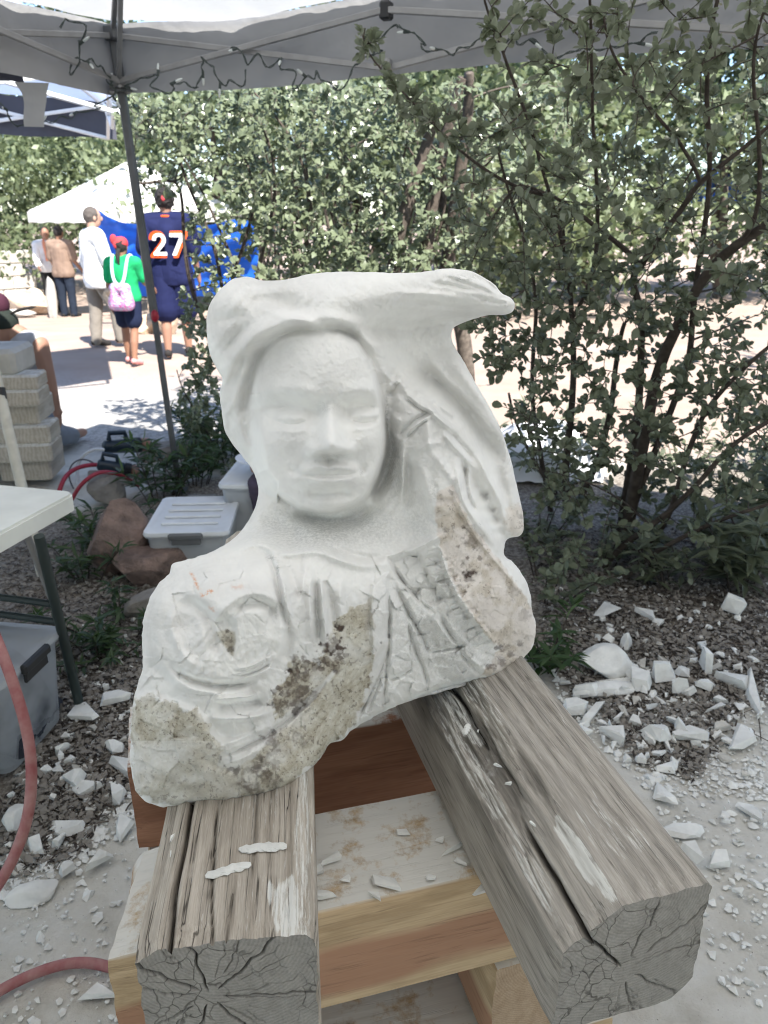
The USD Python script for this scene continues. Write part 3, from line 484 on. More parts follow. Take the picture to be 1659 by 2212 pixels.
    if rings:
        nodes.update({'vc': ('voronoi_texture', {'feature': 'distance_to_edge', 'scale': 34.0}), 'vw': ('noise_texture', {'scale': 16.0, 'detail': 3.0}), 'vm': ('mix_vector', {'fac': 0.05}), 'vr': ('rgb_ramp', {'ramp': [(0.0, (0.8, 0.8, 0.8)), (0.012, (0.6, 0.6, 0.6)), (0.026, (0, 0, 0))]}), 'vk': ('noise_texture', {'scale': 9.0, 'detail': 2.0}), 'vkr': ('rgb_ramp', {'ramp': [(0.48, (0, 0, 0)), (0.62, (1, 1, 1))]}), 'vm0': ('math', {'math_type': 'multiply'}), 'vmul': ('math', {'math_type': 'multiply', 'value2': craq})})
        links += [('t.object', 'vw.vector'), ('t.object', 'vm.a'), ('vw.color', 'vm.b'), ('vm.result', 'vc.vector'), ('vc.distance', 'vr.fac'), ('t.object', 'vk.vector'), ('vk.fac', 'vkr.fac'), ('vr.color', 'vm0.value1'), ('vkr.color', 'vm0.value2'), ('vm0.value', 'vmul.value1'), ('vmul.value', 'mk.fac')]
        links.remove(('ckk.value', 'mk.fac')); links.remove(('ckk.value', 'hs.value2')); links.append(('vmul.value', 'hs.value2'))
    if bands:
        nodes.update({'nr': ('noise_texture', {'scale': 3.0, 'detail': 3.0}), 'mpr': ('mapping', {'scale': (1.0, 0.35, 1.0)}), 'sz': ('separate_xyz', {}), 'zk': ('math', {'math_type': 'multiply_add', 'value2': 5.2}), 'rr': ('rgb_ramp', {'ramp': bands[1]}), 'mr': ('mix_color', {'b': bands[0]}), 'mrk': ('math', {'math_type': 'multiply', 'value2': 0.78}), 'off': ('math', {'math_type': 'add', 'value2': 0.5})})
        links += [('t.object', 'mpr.vector'), ('mpr.vector', 'nr.vector'), ('t.object', 'sz.vector'), ('sz.z', 'zk.value1'), ('nr.fac', 'off.value1'), ('off.value', 'zk.value3'), ('zk.value', 'rr.fac'), ('rr.color', 'mrk.value1'), ('mrk.value', 'mr.fac'), ('m2.result', 'mr.a'), ('mr.result', 'mc.a')]
    else: links.append(('m2.result', 'mc.a'))
    mat(name, nodes, links)
BAND = [(0.0, (0, 0, 0)), (0.17, (0, 0, 0)), (0.24, (1, 1, 1)), (0.52, (1, 1, 1)), (0.60, (0, 0, 0)), (1.0, (0, 0, 0))]
wood_mat('old_wood', (0.14, 0.12, 0.098), (0.37, 0.325, 0.27), (0.55, 0.50, 0.435), dust=0.35, dustlo=0.62, check=0.85)
wood_mat('old_wood_grey', (0.13, 0.12, 0.107), (0.325, 0.30, 0.265), (0.49, 0.455, 0.41), dust=0.5, dustlo=0.60, check=0.45)
wood_mat('old_end_grain', (0.19, 0.18, 0.165), (0.29, 0.277, 0.255), (0.36, 0.345, 0.32), rings=True, gscale=0.5)
wood_mat('fresh_wood', (0.34, 0.23, 0.135), (0.50, 0.36, 0.215), (0.62, 0.475, 0.31), dust=1.0, bands=((0.36, 0.185, 0.12), BAND), dustlo=0.365, gscale=0.5, check=0.25, dustcol=(0.70, 0.695, 0.66))
wood_mat('red_wood', (0.22, 0.11, 0.07), (0.33, 0.165, 0.105), (0.42, 0.23, 0.15), dust=1.0, dustlo=0.40, gscale=0.5, check=0.25)
wood_mat('fresh_end_grain', (0.26, 0.17, 0.10), (0.40, 0.285, 0.19), (0.50, 0.38, 0.27), rings=True, dust=1.0, dustlo=0.35, gscale=0.5, craq=0.0)
wood_mat('crib_wood', (0.30, 0.26, 0.21), (0.46, 0.41, 0.34), (0.56, 0.51, 0.44), dust=1.0, dustlo=0.42, gscale=0.4)

def timber_mesh(L, w, h, cham, cracks, seed, rough=1.0, n=230, ny=240, splint=None, dusts=()):
    """One weathered timber: x across, y along, top at z = 0. cham: corner cut sizes (top left, top right, bottom right, bottom left)."""
    a, b, c, d = cham
    poly = [(-w/2, -a[1]), (-w/2 + a[0], 0), (w/2 - b[0], 0), (w/2, -b[1]), (w/2, -h + c[1]), (w/2 - c[0], -h), (-w/2 + d[0], -h), (-w/2, -h + d[1])]
    ring = np.array(sg.Polygon(poly).buffer(-0.006).buffer(0.006, quad_segs=6).exterior.coords)[:-1]
    if sg.polygon.LinearRing(ring).is_ccw: ring = ring[::-1]
    q = np.vstack([ring, ring[:1]]); wgt = np.linalg.norm(np.diff(q, axis=0), axis=1); mid = (q[1:] + q[:-1]) / 2
    wgt2 = wgt * np.where(mid[:, 1] > -0.10, 2.2, 0.5)
    # denser along the upper part
    s0 = np.concatenate([[0], np.cumsum(wgt2)]); t = np.linspace(0, s0[-1], n, endpoint=False)
    sec = np.stack([np.interp(t, s0, q[:, k]) for k in range(2)], 1); arc = np.concatenate([[0], np.cumsum(wgt)]); per = np.interp(t, s0, arc)
    nr = np.roll(sec, -1, 0) - np.roll(sec, 1, 0); nr = np.stack([-nr[:, 1], nr[:, 0]], 1); nr /= np.linalg.norm(nr, axis=1, keepdims=True)
    if ((sec - sec.mean(0)) * nr).sum() < 0: nr = -nr
    ys = np.linspace(0, 1, ny) ** 1.25 * L
    S, Y = np.meshgrid(np.arange(n), ys); X0, Z0 = sec[S, 0], sec[S, 1]
    p = np.stack([X0 * 150, Y * 7, Z0 * 150], -1)
    g = meshkit.fbm(p, 4, seed); g2 = meshkit.fbm(np.stack([X0 * 14, Y * 3, Z0 * 14], -1), 3, seed + 9)
    topish = sstep(-0.13, 0.0, Z0)
    dsp = rough * (-0.0016 * np.clip(0.62 - g, 0, 1) / 0.3 * (0.4 + 0.6 * topish) + 0.0055 * (g2 - 0.5))
    crack = np.zeros(S.shape)
    for (kind, at, y0, y1, dep, wid) in cracks:     # a split running along the timber, wandering a little
        wob = 0.010 * (meshkit.fbm(np.stack([Y * 7, 0 * Y + at * 50, 0 * Y], -1), 3, seed + 3) - 0.5) * 2
        if kind == 'top': dd = np.abs(X0 - at - wob) + np.where(Z0 < -0.06, 1, 0)
        else: dd = np.abs(Z0 - at - wob) + np.where(X0 * (1 if kind == 'right' else -1) < 0, 1, 0)
        taper = sstep(0, 0.05, Y - y0 + 0.05 * (y0 <= 0)) * sstep(0, 0.06, y1 - Y)
        c_ = np.exp(-(dd / (wid * (0.35 + 0.65 * taper) + 1e-6)) ** 2) * taper
        dsp -= dep * c_; crack = np.maximum(crack, c_ ** 1.5 * min(1, dep / 0.010))
    if splint:                                      # a broken, splintered band
        xa, xb, y0, y1 = splint
        k = sstep(xa - 0.012, xa, X0) * sstep(xb + 0.012, xb, X0) * sstep(-0.09, -0.06, Z0) * sstep(y0, y0 + 0.1, Y) * sstep(y1, y1 - 0.15, Y)
        sp = meshkit.fbm(np.stack([X0 * 120, Y * 9, 0 * Y], -1), 4, seed + 5)
        dsp += k * (0.022 * (sp - 0.62)); crack = np.maximum(crack, 0.5 * k * sstep(0.52, 0.35, sp))
    dsp -= 0.006 * sstep(0.03, 0.0, Y) * meshkit.fbm(np.stack([X0 * 30, 0 * Y, Z0 * 30], -1), 2, seed + 6)
    V = np.stack([X0 + nr[S, 0] * dsp, Y + 0.003 * (meshkit.fbm(np.stack([X0 * 60, 0 * Y, Z0 * 60], -1), 3, seed + 7) - 0.5) * sstep(0.1, 0, Y), Z0 + nr[S, 1] * dsp], -1)
    dust = np.zeros(S.shape)
    for (x, yy, rx, ry, a_) in dusts:
        e = ((X0 - x) / rx) ** 2 + ((Y - yy) / ry) ** 2 + 2.4 * (meshkit.fbm(np.stack([X0 * 70, Y * 14, 0 * Y], -1), 4, seed + 8) - 0.5)
        dust = np.maximum(dust, a_ * sstep(1.15, 0.75, e))
    i = (np.arange(ny - 1)[:, None] * n + np.arange(n)[None]).ravel(); j = (np.arange(ny - 1)[:, None] * n + (np.arange(n)[None] + 1) % n).ravel()
    f = np.vstack([np.stack([i, i + n, j + n], 1), np.stack([i, j + n, j], 1)])
    v = V.reshape(-1, 3); far = len(v); v = np.vstack([v, [0, L, -h / 2]]); kk = (ny - 1) * n + np.arange(n)
    f = np.vstack([f, np.stack([kk, np.full(n, far), (ny - 1) * n + (np.arange(n) + 1) % n], 1)])
    m = trimesh.Trimesh(v, f, process=False)
    if m.volume < 0: m.invert()
    return m, dict(crack=np.append(crack.ravel(), 0), dust=np.append(dust.ravel(), 0)), V[0]
def end_cap(edge, pith, checks, seed, nr=110, bulge=0.0):
    """The sawn end: rings round the pith and drying cracks that run out from it. edge: the first ring of the timber."""
    n0 = len(edge); k = 3; e = np.stack([np.interp(np.arange(n0 * k) / k, np.arange(n0 + 1), np.append(edge[:, c], edge[0, c])) for c in range(3)], 1); n = len(e)
    c = np.array([pith[0], 0.0, pith[1]]); r = np.linspace(0.012, 1, nr)[:, None, None]
    V = c + (e[None] - c) * r
    X, Z = V[..., 0] - c[0], V[..., 2] - c[2]; ang = np.arctan2(Z, X); rad = np.hypot(X, Z)
    dep = np.zeros(X.shape)
    for (a, r0, r1, w, d) in checks:
        wob = 0.09 * (meshkit.fbm(np.stack([rad * 60, 0 * rad + a * 9, 0 * rad], -1), 3, seed) - 0.5) * 2
        dd = np.abs((ang - a - wob + math.pi) % (2 * math.pi) - math.pi) * rad
        t = sstep(r0, r0 + 0.01, rad) * sstep(r1, r1 - 0.02, rad); dep = np.maximum(dep, d * t * np.exp(-(dd / (w * (0.6 + 0.4 * t))) ** 2))
    cr = np.clip(dep / 0.006, 0, 1)
    V[..., 1] = dep + 0.004 * (meshkit.fbm(np.stack([X * 30, Z * 30, 0 * X], -1), 4, seed + 2) - 0.5) + 0.0003 * np.sin(rad * 420 + 5 * meshkit.fbm(np.stack([X * 20, Z * 20, 0 * X], -1), 2, seed + 4)) + edge[:, 1].mean() * 0 + (e[None, :, 1] - 0.0) * r[..., 0] ** 8
    V[-1] = e
    i = (np.arange(nr - 1)[:, None] * n + np.arange(n)[None]).ravel(); j = (np.arange(nr - 1)[:, None] * n + (np.arange(n)[None] + 1) % n).ravel()
    f = np.vstack([np.stack([i, j, j + n], 1), np.stack([i, j + n, i + n], 1)])
    v = V.reshape(-1, 3); f = np.vstack([f, np.stack([np.arange(n), np.full(n, len(v)), (np.arange(n) + 1) % n], 1)]); v = np.vstack([v, c + [0, 0.001, 0]])
    m = trimesh.Trimesh(v, f, process=False)
    if m.face_normals[: len(f) - n, 1].mean() > 0: m.invert()
    return m, dict(crack=np.append(cr.ravel(), 0) * 0.55)
TOP = 0.83
def old_timber(label, loc, az, L, w, h, cham, cracks, seed, matn, pith, checks, **k):
    o = thing('old_timber', label, 'timber', loc, az, 'two old timbers under the bust')
    m, a, edge = timber_mesh(L, w, h, cham, cracks, seed, **k)
    obj('beam', m, matn, o, smooth=35, attrs=None) if False else None
    b = obj('beam', m, matn, o, smooth=True, attrs=a)
    m2, a2 = end_cap(edge, pith, checks, seed + 50)
    obj('end_grain', m2, 'old_end_grain', o, smooth=True, attrs=a2)
    return o
_r = np.random.default_rng(3)
def radial(main, n, rmax=0.13):
    out = list(main)
    for k in range(n): out.append((_r.uniform(-math.pi, math.pi), _r.uniform(0.012, 0.07), _r.uniform(0.06, rmax), _r.uniform(0.0004, 0.0008), _r.uniform(0.0015, 0.003)))
    return out
old_timber('grey weathered timber with cracked end grain and two white slivers on top', (-0.170, 0.601, TOP), 6.0, 1.15, 0.197, 0.19,
    ((0.030, 0.022), (0.012, 0.010), (0.01, 0.01), (0.01, 0.01)),
    [('top', -0.062, 0.0, 1.1, 0.018, 0.0024), ('top', -0.020, 0.0, 0.24, 0.009, 0.0012), ('top', 0.024, 0.06, 0.33, 0.005, 0.0010), ('top', 0.006, 0.0, 0.10, 0.006, 0.0010), ('left', -0.06, 0, 1, 0.008, 0.003)],
    101, 'old_wood', (-0.022, -0.085), radial([(2.45, 0.012, 0.16, 0.0018, 0.009), (1.75, 0.006, 0.13, 0.0012, 0.008), (-0.05, 0.012, 0.13, 0.0012, 0.008), (-1.0, 0.01, 0.14, 0.0014, 0.008), (2.9, 0.02, 0.12, 0.0010, 0.006), (-1.9, 0.01, 0.12, 0.0010, 0.007), (0.8, 0.012, 0.14, 0.0011, 0.007), (-2.6, 0.02, 0.12, 0.0010, 0.006)], 22),
    dusts=((0.062, 0.040, 0.018, 0.045, 1.35), (0.085, 0.12, 0.010, 0.20, 0.8), (0.03, 0.22, 0.03, 0.06, 0.35)))
old_timber('grey splintered timber with a long split, under the drapery side of the bust', (0.288, 0.648, TOP + 0.004), 15.4, 1.0, 0.192, 0.185,
    ((0.072, 0.050), (0.010, 0.008), (0.03, 0.03), (0.012, 0.012)),
    [('top', -0.064, 0.0, 0.20, 0.024, 0.0022), ('top', -0.052, 0.30, 0.75, 0.018, 0.0026), ('top', -0.045, 0.18, 0.42, 0.006, 0.0012), ('top', -0.080, 0.02, 0.3, 0.004, 0.0012)],
    131, 'old_wood_grey', (-0.010, -0.105), radial([(2.2, 0.004, 0.12, 0.0016, 0.010), (0.55, 0.03, 0.13, 0.0013, 0.006), (0.1, 0.05, 0.12, 0.0010, 0.005), (-1.3, 0.02, 0.1, 0.0010, 0.005), (-0.7, 0.02, 0.12, 0.0012, 0.005), (1.2, 0.02, 0.11, 0.0010, 0.005)], 16, 0.12),
    splint=(-0.090, -0.022, 0.12, 0.80), dusts=((-0.030, 0.07, 0.011, 0.075, 1.35), (-0.085, 0.10, 0.006, 0.10, 1.0), (-0.066, 0.42, 0.014, 0.10, 1.1), (-0.058, 0.60, 0.016, 0.08, 1.1), (-0.080, 0.28, 0.012, 0.2, 0.95), (-0.03, 0.45, 0.02, 0.14, 0.7), (0.02, 0.10, 0.04, 0.05, 0.45), (-0.05, 0.62, 0.03, 0.1, 0.6)))
# the fresh-sawn crib below
CRIB = [(0.9636, 0.2674), (-0.2674, 0.9636)]          # along the cross timbers, along the lower ones
def fresh_timber(label, start, az, L, top, w=0.192, h=0.198, seed=1, skew=0.0, group='fresh timbers of the crib', m='fresh_wood', em='fresh_end_grain'):
    o = thing('fresh_timber', label, 'timber', (start[0], start[1], top), az, group)
    e = ((0.004, 0.004),) * 4
    mm, a, edge = timber_mesh(L, w, h, e, [('left', -0.13, 0.1, 0.7, 0.003, 0.0010), ('top', 0.01, 0.2, 0.6, 0.002, 0.001)], seed, rough=0.35, n=90, ny=90)
    for q in (mm.vertices,): q[:, 1] -= skew * q[:, 0] * sstep(0.3, 0.0, q[:, 1])
    edge = edge - np.array([0, skew, 0]) * edge[:, :1]
    obj('beam', mm, m, o, smooth=35, attrs=None)
    m2, a2 = end_cap(edge, (0.01, -0.06), [(1.2, 0.01, 0.1, 0.001, 0.003), (-2.0, 0.01, 0.1, 0.001, 0.003)], seed + 5, nr=30)
    obj('end_grain', m2, em, o, smooth=True)
    return o
_az = -74.5                                              # local y of a cross timber points along +x of the crib
def along(a, b, s, t): return (a + CRIB[0][0] * s + CRIB[1][0] * t, b + CRIB[0][1] * s + CRIB[1][1] * t)
_o = (-0.369, 0.722)
fresh_timber('pale dusty cross timber with a knot on its near face, nearest to the viewer', along(*_o, 0.030, 0.098), _az, 0.78, TOP - 0.190, seed=201, skew=0.24)
fresh_timber('reddish cross timber in shade behind the dusty one', along(*_o, 0.02, 0.49), _az, 0.80, TOP - 0.190, seed=202, m='red_wood')
for k, (s, lab) in enumerate(((0.13, 'lower pale timber under the left end of the crib'), (0.66, 'lower pale timber under the right end of the crib'))):
    fresh_timber(lab, along(*_o, s, 0.00), 15.5, 0.66, TOP - 0.39, seed=203 + k)
for k, (t, lab) in enumerate(((0.098, 'bottom cross timber of the crib at the near side'), (0.49, 'bottom cross timber of the crib at the far side'))):
    fresh_timber(lab, along(*_o, 0.02, t), _az, 0.78, TOP - 0.59, seed=205 + k, h=0.235)

# ---------------------------------------------------------------- white canopy overhead
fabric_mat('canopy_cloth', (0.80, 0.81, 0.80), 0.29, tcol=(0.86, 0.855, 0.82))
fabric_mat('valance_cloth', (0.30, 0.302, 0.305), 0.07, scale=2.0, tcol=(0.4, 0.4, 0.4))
simple('dark_steel', (0.11, 0.115, 0.12), 0.45, 0.3, 9, metal=0.3)
simple('grey_steel', (0.30, 0.30, 0.30), 0.45, 0.2, 9, metal=0.4)
simple('black_plastic', (0.02, 0.021, 0.023), 0.45, 0.2)
simple('red_plastic', (0.30, 0.012, 0.03), 0.4, 0.2)
CA = np.array([-1.35, 4.42]); E1 = np.array([0.922, -0.387]); E2 = np.array([-0.387, -0.922]); CS = 6.0; CT = 4.5; EAVE = 2.43
def cxy(s, t, z): q = CA + E1 * s + E2 * t; return np.array([q[0], q[1], z])
def sheet(fn, nu, nv, closed=False):
    u, v = np.meshgrid(np.linspace(0, 1, nu), np.linspace(0, 1, nv)); p = fn(u.ravel(), v.ravel()); i = (np.arange(nv - 1)[:, None] * nu + np.arange(nu - 1)[None]).ravel()
    return trimesh.Trimesh(p, np.vstack([np.stack([i, i + 1, i + nu + 1], 1), np.stack([i, i + nu + 1, i + nu], 1)]), process=False)
def canopy():
    o = thing('canopy_tent', 'large white pop-up canopy overhead with grey truss frame and hanging valance', 'canopy', (0, 0, 0))
    PK = CT / 2
    def roof(u, v):
        s, t = u * CS, v * CT; edge = np.minimum(np.minimum(s, CS - s), np.minimum(t, CT - t)); d = np.clip(edge / PK, 0, 1)
        z = EAVE + 0.95 * d - 0.05 * np.sin(np.pi * d) + 0.05 * (meshkit.fbm(np.stack([s * 1.5, t * 1.5, 0 * s], -1), 4, 91) - 0.5) + 0.012 * (meshkit.fbm(np.stack([s * 9 + t * 5, t * 4, 0 * s], -1), 3, 92) - 0.5)
        z -= 0.03 * sstep(0.25, 0, edge) * (1 - np.cos(2 * np.pi * (np.where(np.minimum(s, CS - s) < np.minimum(t, CT - t), t, s)) / 1.5)) / 2
        q = CA + np.outer(s, E1) + np.outer(t, E2); return np.c_[q, z]
    obj('roof', sheet(roof, 201, 161), 'canopy_cloth', o, smooth=True)
    def side(a, e, n):
        Ls = CS if n % 3 == 0 else CT
        def f(u, v):
            s = u * Ls; q = a + np.outer(s, e); w = (meshkit.fbm(np.stack([s * 2.2, v * 0.7, 0 * s + n], -1), 4, 95 + n) - 0.5)
            w = w + 0.5 * (meshkit.fbm(np.stack([s * 8 + v * 3, v * 1.5, 0 * s + n], -1), 3, 98 + n) - 0.5); off = np.outer(0.075 * w * (0.3 + v), [-e[1], e[0]]); sag = 0.030 * (1 - np.cos(2 * np.pi * s / 1.5)) / 2
            return np.c_[q + off, EAVE + 0.004 - sag * (1 - v) - v * (0.305 + 0.015 * np.sin(s * 2.1 + n))]
        return sheet(f, 241, 13)
    k = CA + E1 * CS; c = CA + E2 * CT
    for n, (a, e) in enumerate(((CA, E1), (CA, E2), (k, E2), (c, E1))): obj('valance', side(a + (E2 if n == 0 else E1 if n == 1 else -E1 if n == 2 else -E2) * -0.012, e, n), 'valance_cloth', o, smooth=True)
    foot = P(388, 1060, z=0.0); top = cxy(0.03, 0.03, 2.40)
    spl = foot + (top - foot) * 0.42
    lg = obj('leg', cat([bar(spl, top, 0.040)]), 'dark_steel', o); obj('inner_leg', bar(foot, spl + (top - foot) * 0.03, 0.030), 'dark_steel', lg)
    kp = foot + (top - foot) * 0.43
    m = trimesh.creation.icosphere(2, 0.022); m.apply_transform(np.diag([1, 0.8, 1.5, 1])); m.apply_translation(kp + [0.012, -0.03, 0]); obj('release_button', m, 'red_plastic', lg)
    obj('foot_plate', box(0.09, 0.09, 0.01, foot + [0, 0, 0.006], bev=0.003), 'dark_steel', lg)
    for (s, t) in ((3, 0.03), (CS - .03, .03), (0.03, CT - .03), (CS - .03, CT - .03)):
        if (s, t) == (0.03, 3): continue
        obj('leg', bar(cxy(s, t, 0.0), cxy(s, t, 2.4), 0.04), 'dark_steel', o)
    hi, lo, w = 2.385, 2.165, 0.026
    def truss(f, n):
        for i in range(n):
            a, b = i * 1.5 + (0.03 if i == 0 else 0), (i + 1) * 1.5
            x, y_ = (hi, lo) if i % 2 == 0 else (lo, hi)
            for (za, zb, off) in ((hi - 0.01, lo - 0.02, 0.02), (lo, hi - 0.03, 0.055)) if i % 2 == 0 else ((hi - 0.03, lo, 0.055), (lo - 0.02, hi - 0.01, 0.02)):
                obj('truss_bar', bar(f(a, off, za), f(b, off, zb), w * 0.7, w), 'grey_steel', o)
            c_ = f((a + b) / 2, 0.037, (hi + lo) / 2 - 0.012); obj('bolt', trimesh.creation.icosphere(1, 0.013).apply_translation(c_), 'dark_steel', o)
            obj('truss_joint', box(0.05, 0.05, 0.07, f(b, 0.04, hi - 0.03), bev=0.008, rz=math.atan2(E1[1], E1[0])), 'black_plastic', o)
            obj('truss_joint', box(0.045, 0.045, 0.05, f(b, 0.04, lo - 0.01), bev=0.008, rz=math.atan2(E1[1], E1[0])), 'grey_steel', o)
    truss(lambda s, off, z: cxy(s, off + 0.02, z), 4); truss(lambda s, off, z: cxy(off + 0.02, s, z), 3)
    for z, hh in ((2.385, 0.07), (2.165, 0.06)):
        obj('corner_bracket', box(0.075, 0.075, hh, cxy(0.04, 0.04, z), bev=0.01, rz=math.atan2(E1[1], E1[0])), 'dark_steel' if z > 2.3 else 'grey_steel', o)
    obj('bracket_flange', box(0.11, 0.11, 0.012, cxy(0.04, 0.04, 2.13), bev=0.004, rz=0.4), 'dark_steel', o)
    hip0, hip1 = cxy(0.05, 0.05, 2.40), cxy(PK, PK, EAVE + 0.88)
    obj('hip_bar', bar(hip0, hip1, 0.024, 0.03), 'grey_steel', o)
    sa, sb = cxy(0.07, 0.07, 2.18), hip0 + (hip1 - hip0) * 0.26
    obj('brace_bar', bar(sa, sb - [0, 0, 0.02], 0.022, 0.026), 'grey_steel', o)
    q = sa + (sb - sa) * 0.62; m = trimesh.creation.cylinder(0.018, 0.045); m.apply_transform(trimesh.transformations.rotation_matrix(1.57, [0, 1, 0])); m.apply_translation(q + [0.03, 0, 0]); obj('brace_knob', m, 'red_plastic', o)
    # the strap that hangs from the left valance
    p0, p1 = P(68, 178, y=3.82), P(78, 275, y=3.80)
    pts = np.array([p0 + (p1 - p0) * t + [0, 0.02 * math.sin(5 * t), 0] for t in np.linspace(0, 1, 10)]); wv = np.array([0.055, 0.01, 0])
    wd = np.interp(np.linspace(0, 1, 10), [0, .2, .5, 1], [1.3, .95, .8, 0.75])[:, None] * wv; v = np.vstack([pts - wd, pts + wd]); i = np.arange(9)
    s = trimesh.Trimesh(v, np.vstack([np.stack([i, i + 10, i + 11], 1), np.stack([i, i + 11, i + 1], 1)]), process=False); obj('strap', s, 'valance_cloth', o, smooth=True)
canopy()
# ---------------------------------------------------------------- foliage
LEAF_A = (np.array([(0, 0, 0), (-.22, .28, .05), (-.31, .60, .07), (-.20, .86, .04), (0, 1, -.05), (.20, .86, .04), (.31, .60, .07), (.22, .28, .05), (0, .45, -.02)]),
          np.array([(0, 8, 1), (1, 8, 2), (2, 8, 3), (3, 8, 4), (4, 8, 5), (5, 8, 6), (6, 8, 7), (7, 8, 0)]))
LEAF_B = (np.array([(0, 0, 0), (-.28, .5, .06), (0, 1, -.03), (.28, .5, .06)]), np.array([(0, 3, 1), (3, 2, 1)]))
LEAF_N = (np.array([(0, 0, 0), (-.09, .25, .02), (-.10, .55, .0), (0, 1, -.14), (.10, .55, 0), (.09, .25, .02), (0, .4, -.02)]), np.array([(0, 6, 1), (1, 6, 2), (2, 6, 3), (3, 6, 4), (4, 6, 5), (5, 6, 0)]))
def leaf_verts(base, dirv, up, size, tpl, rng, aspect=1.0):
    base, dirv, up = (np.asarray(x, float) for x in (base, dirv, up)); size = np.broadcast_to(size, len(base))
    d = dirv / np.linalg.norm(dirv, axis=1, keepdims=True); x = np.cross(d, up); x /= np.linalg.norm(x, axis=1, keepdims=True) + 1e-9; z = np.cross(x, d)
    T = tpl[0]; asp = aspect * rng.uniform(0.85, 1.2, len(base)); curl = rng.uniform(0.4, 2.2, len(base))
    return base[:, None] + size[:, None, None] * (T[None, :, :1] * asp[:, None, None] * x[:, None] + T[None, :, 1:2] * d[:, None] + T[None, :, 2:] * curl[:, None, None] * z[:, None])
def leaves_mesh(verts, tpl):
    n, k = verts.shape[:2]; return trimesh.Trimesh(verts.reshape(-1, 3), (tpl[1][None] + (np.arange(n) * k)[:, None, None]).reshape(-1, 3), process=False)
def tubes(paths, n=5):
    return cat([tube(p, r, n) for p, r in paths])
class Grow:
    """A shrub: stems given as lines, twigs that reach from the nearest wood to scattered points, leaves along the twigs."""
    def __init__(s, seed, tilt=0.55, face=(0.05, -0.3, 0.9)): s.tilt = tilt; s.face = np.array(face); s.rng = np.random.default_rng(seed); s.wood = []; s.twigs = []; s.nodes = []; s.rad = []; s.lb = []; s.ld = []; s.lu = []; s.ls = []
    def stem(s, pts, r0, r1, n=24):
        p = spline(pts, n); p += 0.012 * np.stack([fb(p, 3.0, 3, k) for k in (1, 2, 3)], 1) * 2
        r = np.linspace(r0, r1, n); s.wood.append((p, r)); s.nodes += list(p[2:]); s.rad += list(r[2:])
    def reach(s, targets, size, leaves=9, batch=60, maxlen=0.6, spread=1.0, first=0.25):
        R = s.rng
        for k in range(0, len(targets), batch):
            t = KD(np.array(s.nodes)); dd, ii = t.query(targets[k:k + batch])
            for q, d, i in zip(targets[k:k + batch], dd, ii):
                a = s.nodes[i]
                if d < 0.04: continue
                if d > maxlen: a = q + (a - q) * maxlen / d * R.uniform(.8, 1.0) if d > 2.5 * maxlen else a
                n = max(5, int(np.linalg.norm(q - a) / 0.035)); tt = np.linspace(0, 1, n)[:, None]
                mid = (a + q) / 2 + R.normal(0, 0.10, 3) * np.linalg.norm(q - a) + [0, 0, 0.06 * np.linalg.norm(q - a)]
                p = (1 - tt) ** 2 * a + 2 * tt * (1 - tt) * mid + tt ** 2 * q
                r0 = min(s.rad[i] * 0.7, 0.0022 + 0.006 * np.linalg.norm(q - a)); s.twigs.append((p, np.linspace(max(r0, 0.0022), 0.0012, n)))
                s.nodes += list(p[1:]); s.rad += list(np.linspace(r0, 0.0014, n)[1:])
                m = R.poisson(leaves) + 2; at = R.uniform(first, 1.0, m) ** 0.8; at[0] = 1.0
                b = np.stack([np.interp(at, tt[:, 0], p[:, c]) for c in range(3)], 1); tg = (q - a) / max(np.linalg.norm(q - a), 1e-6)
                dv = R.normal(0, 0.75 * spread, (m, 3)) + tg * 0.8 + [0, 0, 0.15]; dv[0] = tg + R.normal(0, .2, 3)
                s.lb.append(b); s.ld.append(dv); s.lu.append(R.normal(0, s.tilt, (m, 3)) + s.face); s.ls.append(size * R.uniform(0.55, 1.25, m))
    def finish(s): return np.vstack(s.lb), np.vstack(s.ld), np.vstack(s.lu), np.concatenate(s.ls)
KD = cKDTree
def tri3(R, n, poly, y0, y1):
    """Points that appear inside a picture polygon, at distances y0..y1."""
    pl = sg.Polygon(poly); a, b, c, d = pl.bounds; out = []
    while len(out) < n:
        q = R.uniform((a, b), (c, d), (n, 2)); out += list(q[shapely.contains_xy(pl, q[:, 0], q[:, 1])])
    q = np.array(out[:n]); return P(q[:, 0], q[:, 1], y=R.uniform(y0, y1, n))
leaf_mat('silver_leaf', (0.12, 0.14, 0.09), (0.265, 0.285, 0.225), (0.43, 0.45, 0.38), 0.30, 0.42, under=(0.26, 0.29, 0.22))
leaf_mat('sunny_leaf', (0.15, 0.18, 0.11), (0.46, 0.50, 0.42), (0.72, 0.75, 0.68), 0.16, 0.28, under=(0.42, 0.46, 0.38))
leaf_mat('weed_leaf', (0.035, 0.065, 0.022), (0.06, 0.10, 0.035), (0.10, 0.14, 0.06), 0.25, 0.45)
leaf_mat('tree_leaf', (0.12, 0.15, 0.08), (0.21, 0.25, 0.145), (0.32, 0.36, 0.23), 0.40, 0.5)
leaf_mat('dark_tree_leaf', (0.055, 0.075, 0.042), (0.10, 0.128, 0.072), (0.16, 0.19, 0.115), 0.35, 0.5)
simple('bark', (0.15, 0.125, 0.105), 0.9, 0.5, 30, 0.6, 60, dist=0.006, spec=0.15)
simple('bark_dark', (0.085, 0.070, 0.060), 0.9, 0.45, 30, 0.6, 60, dist=0.006, spec=0.15)
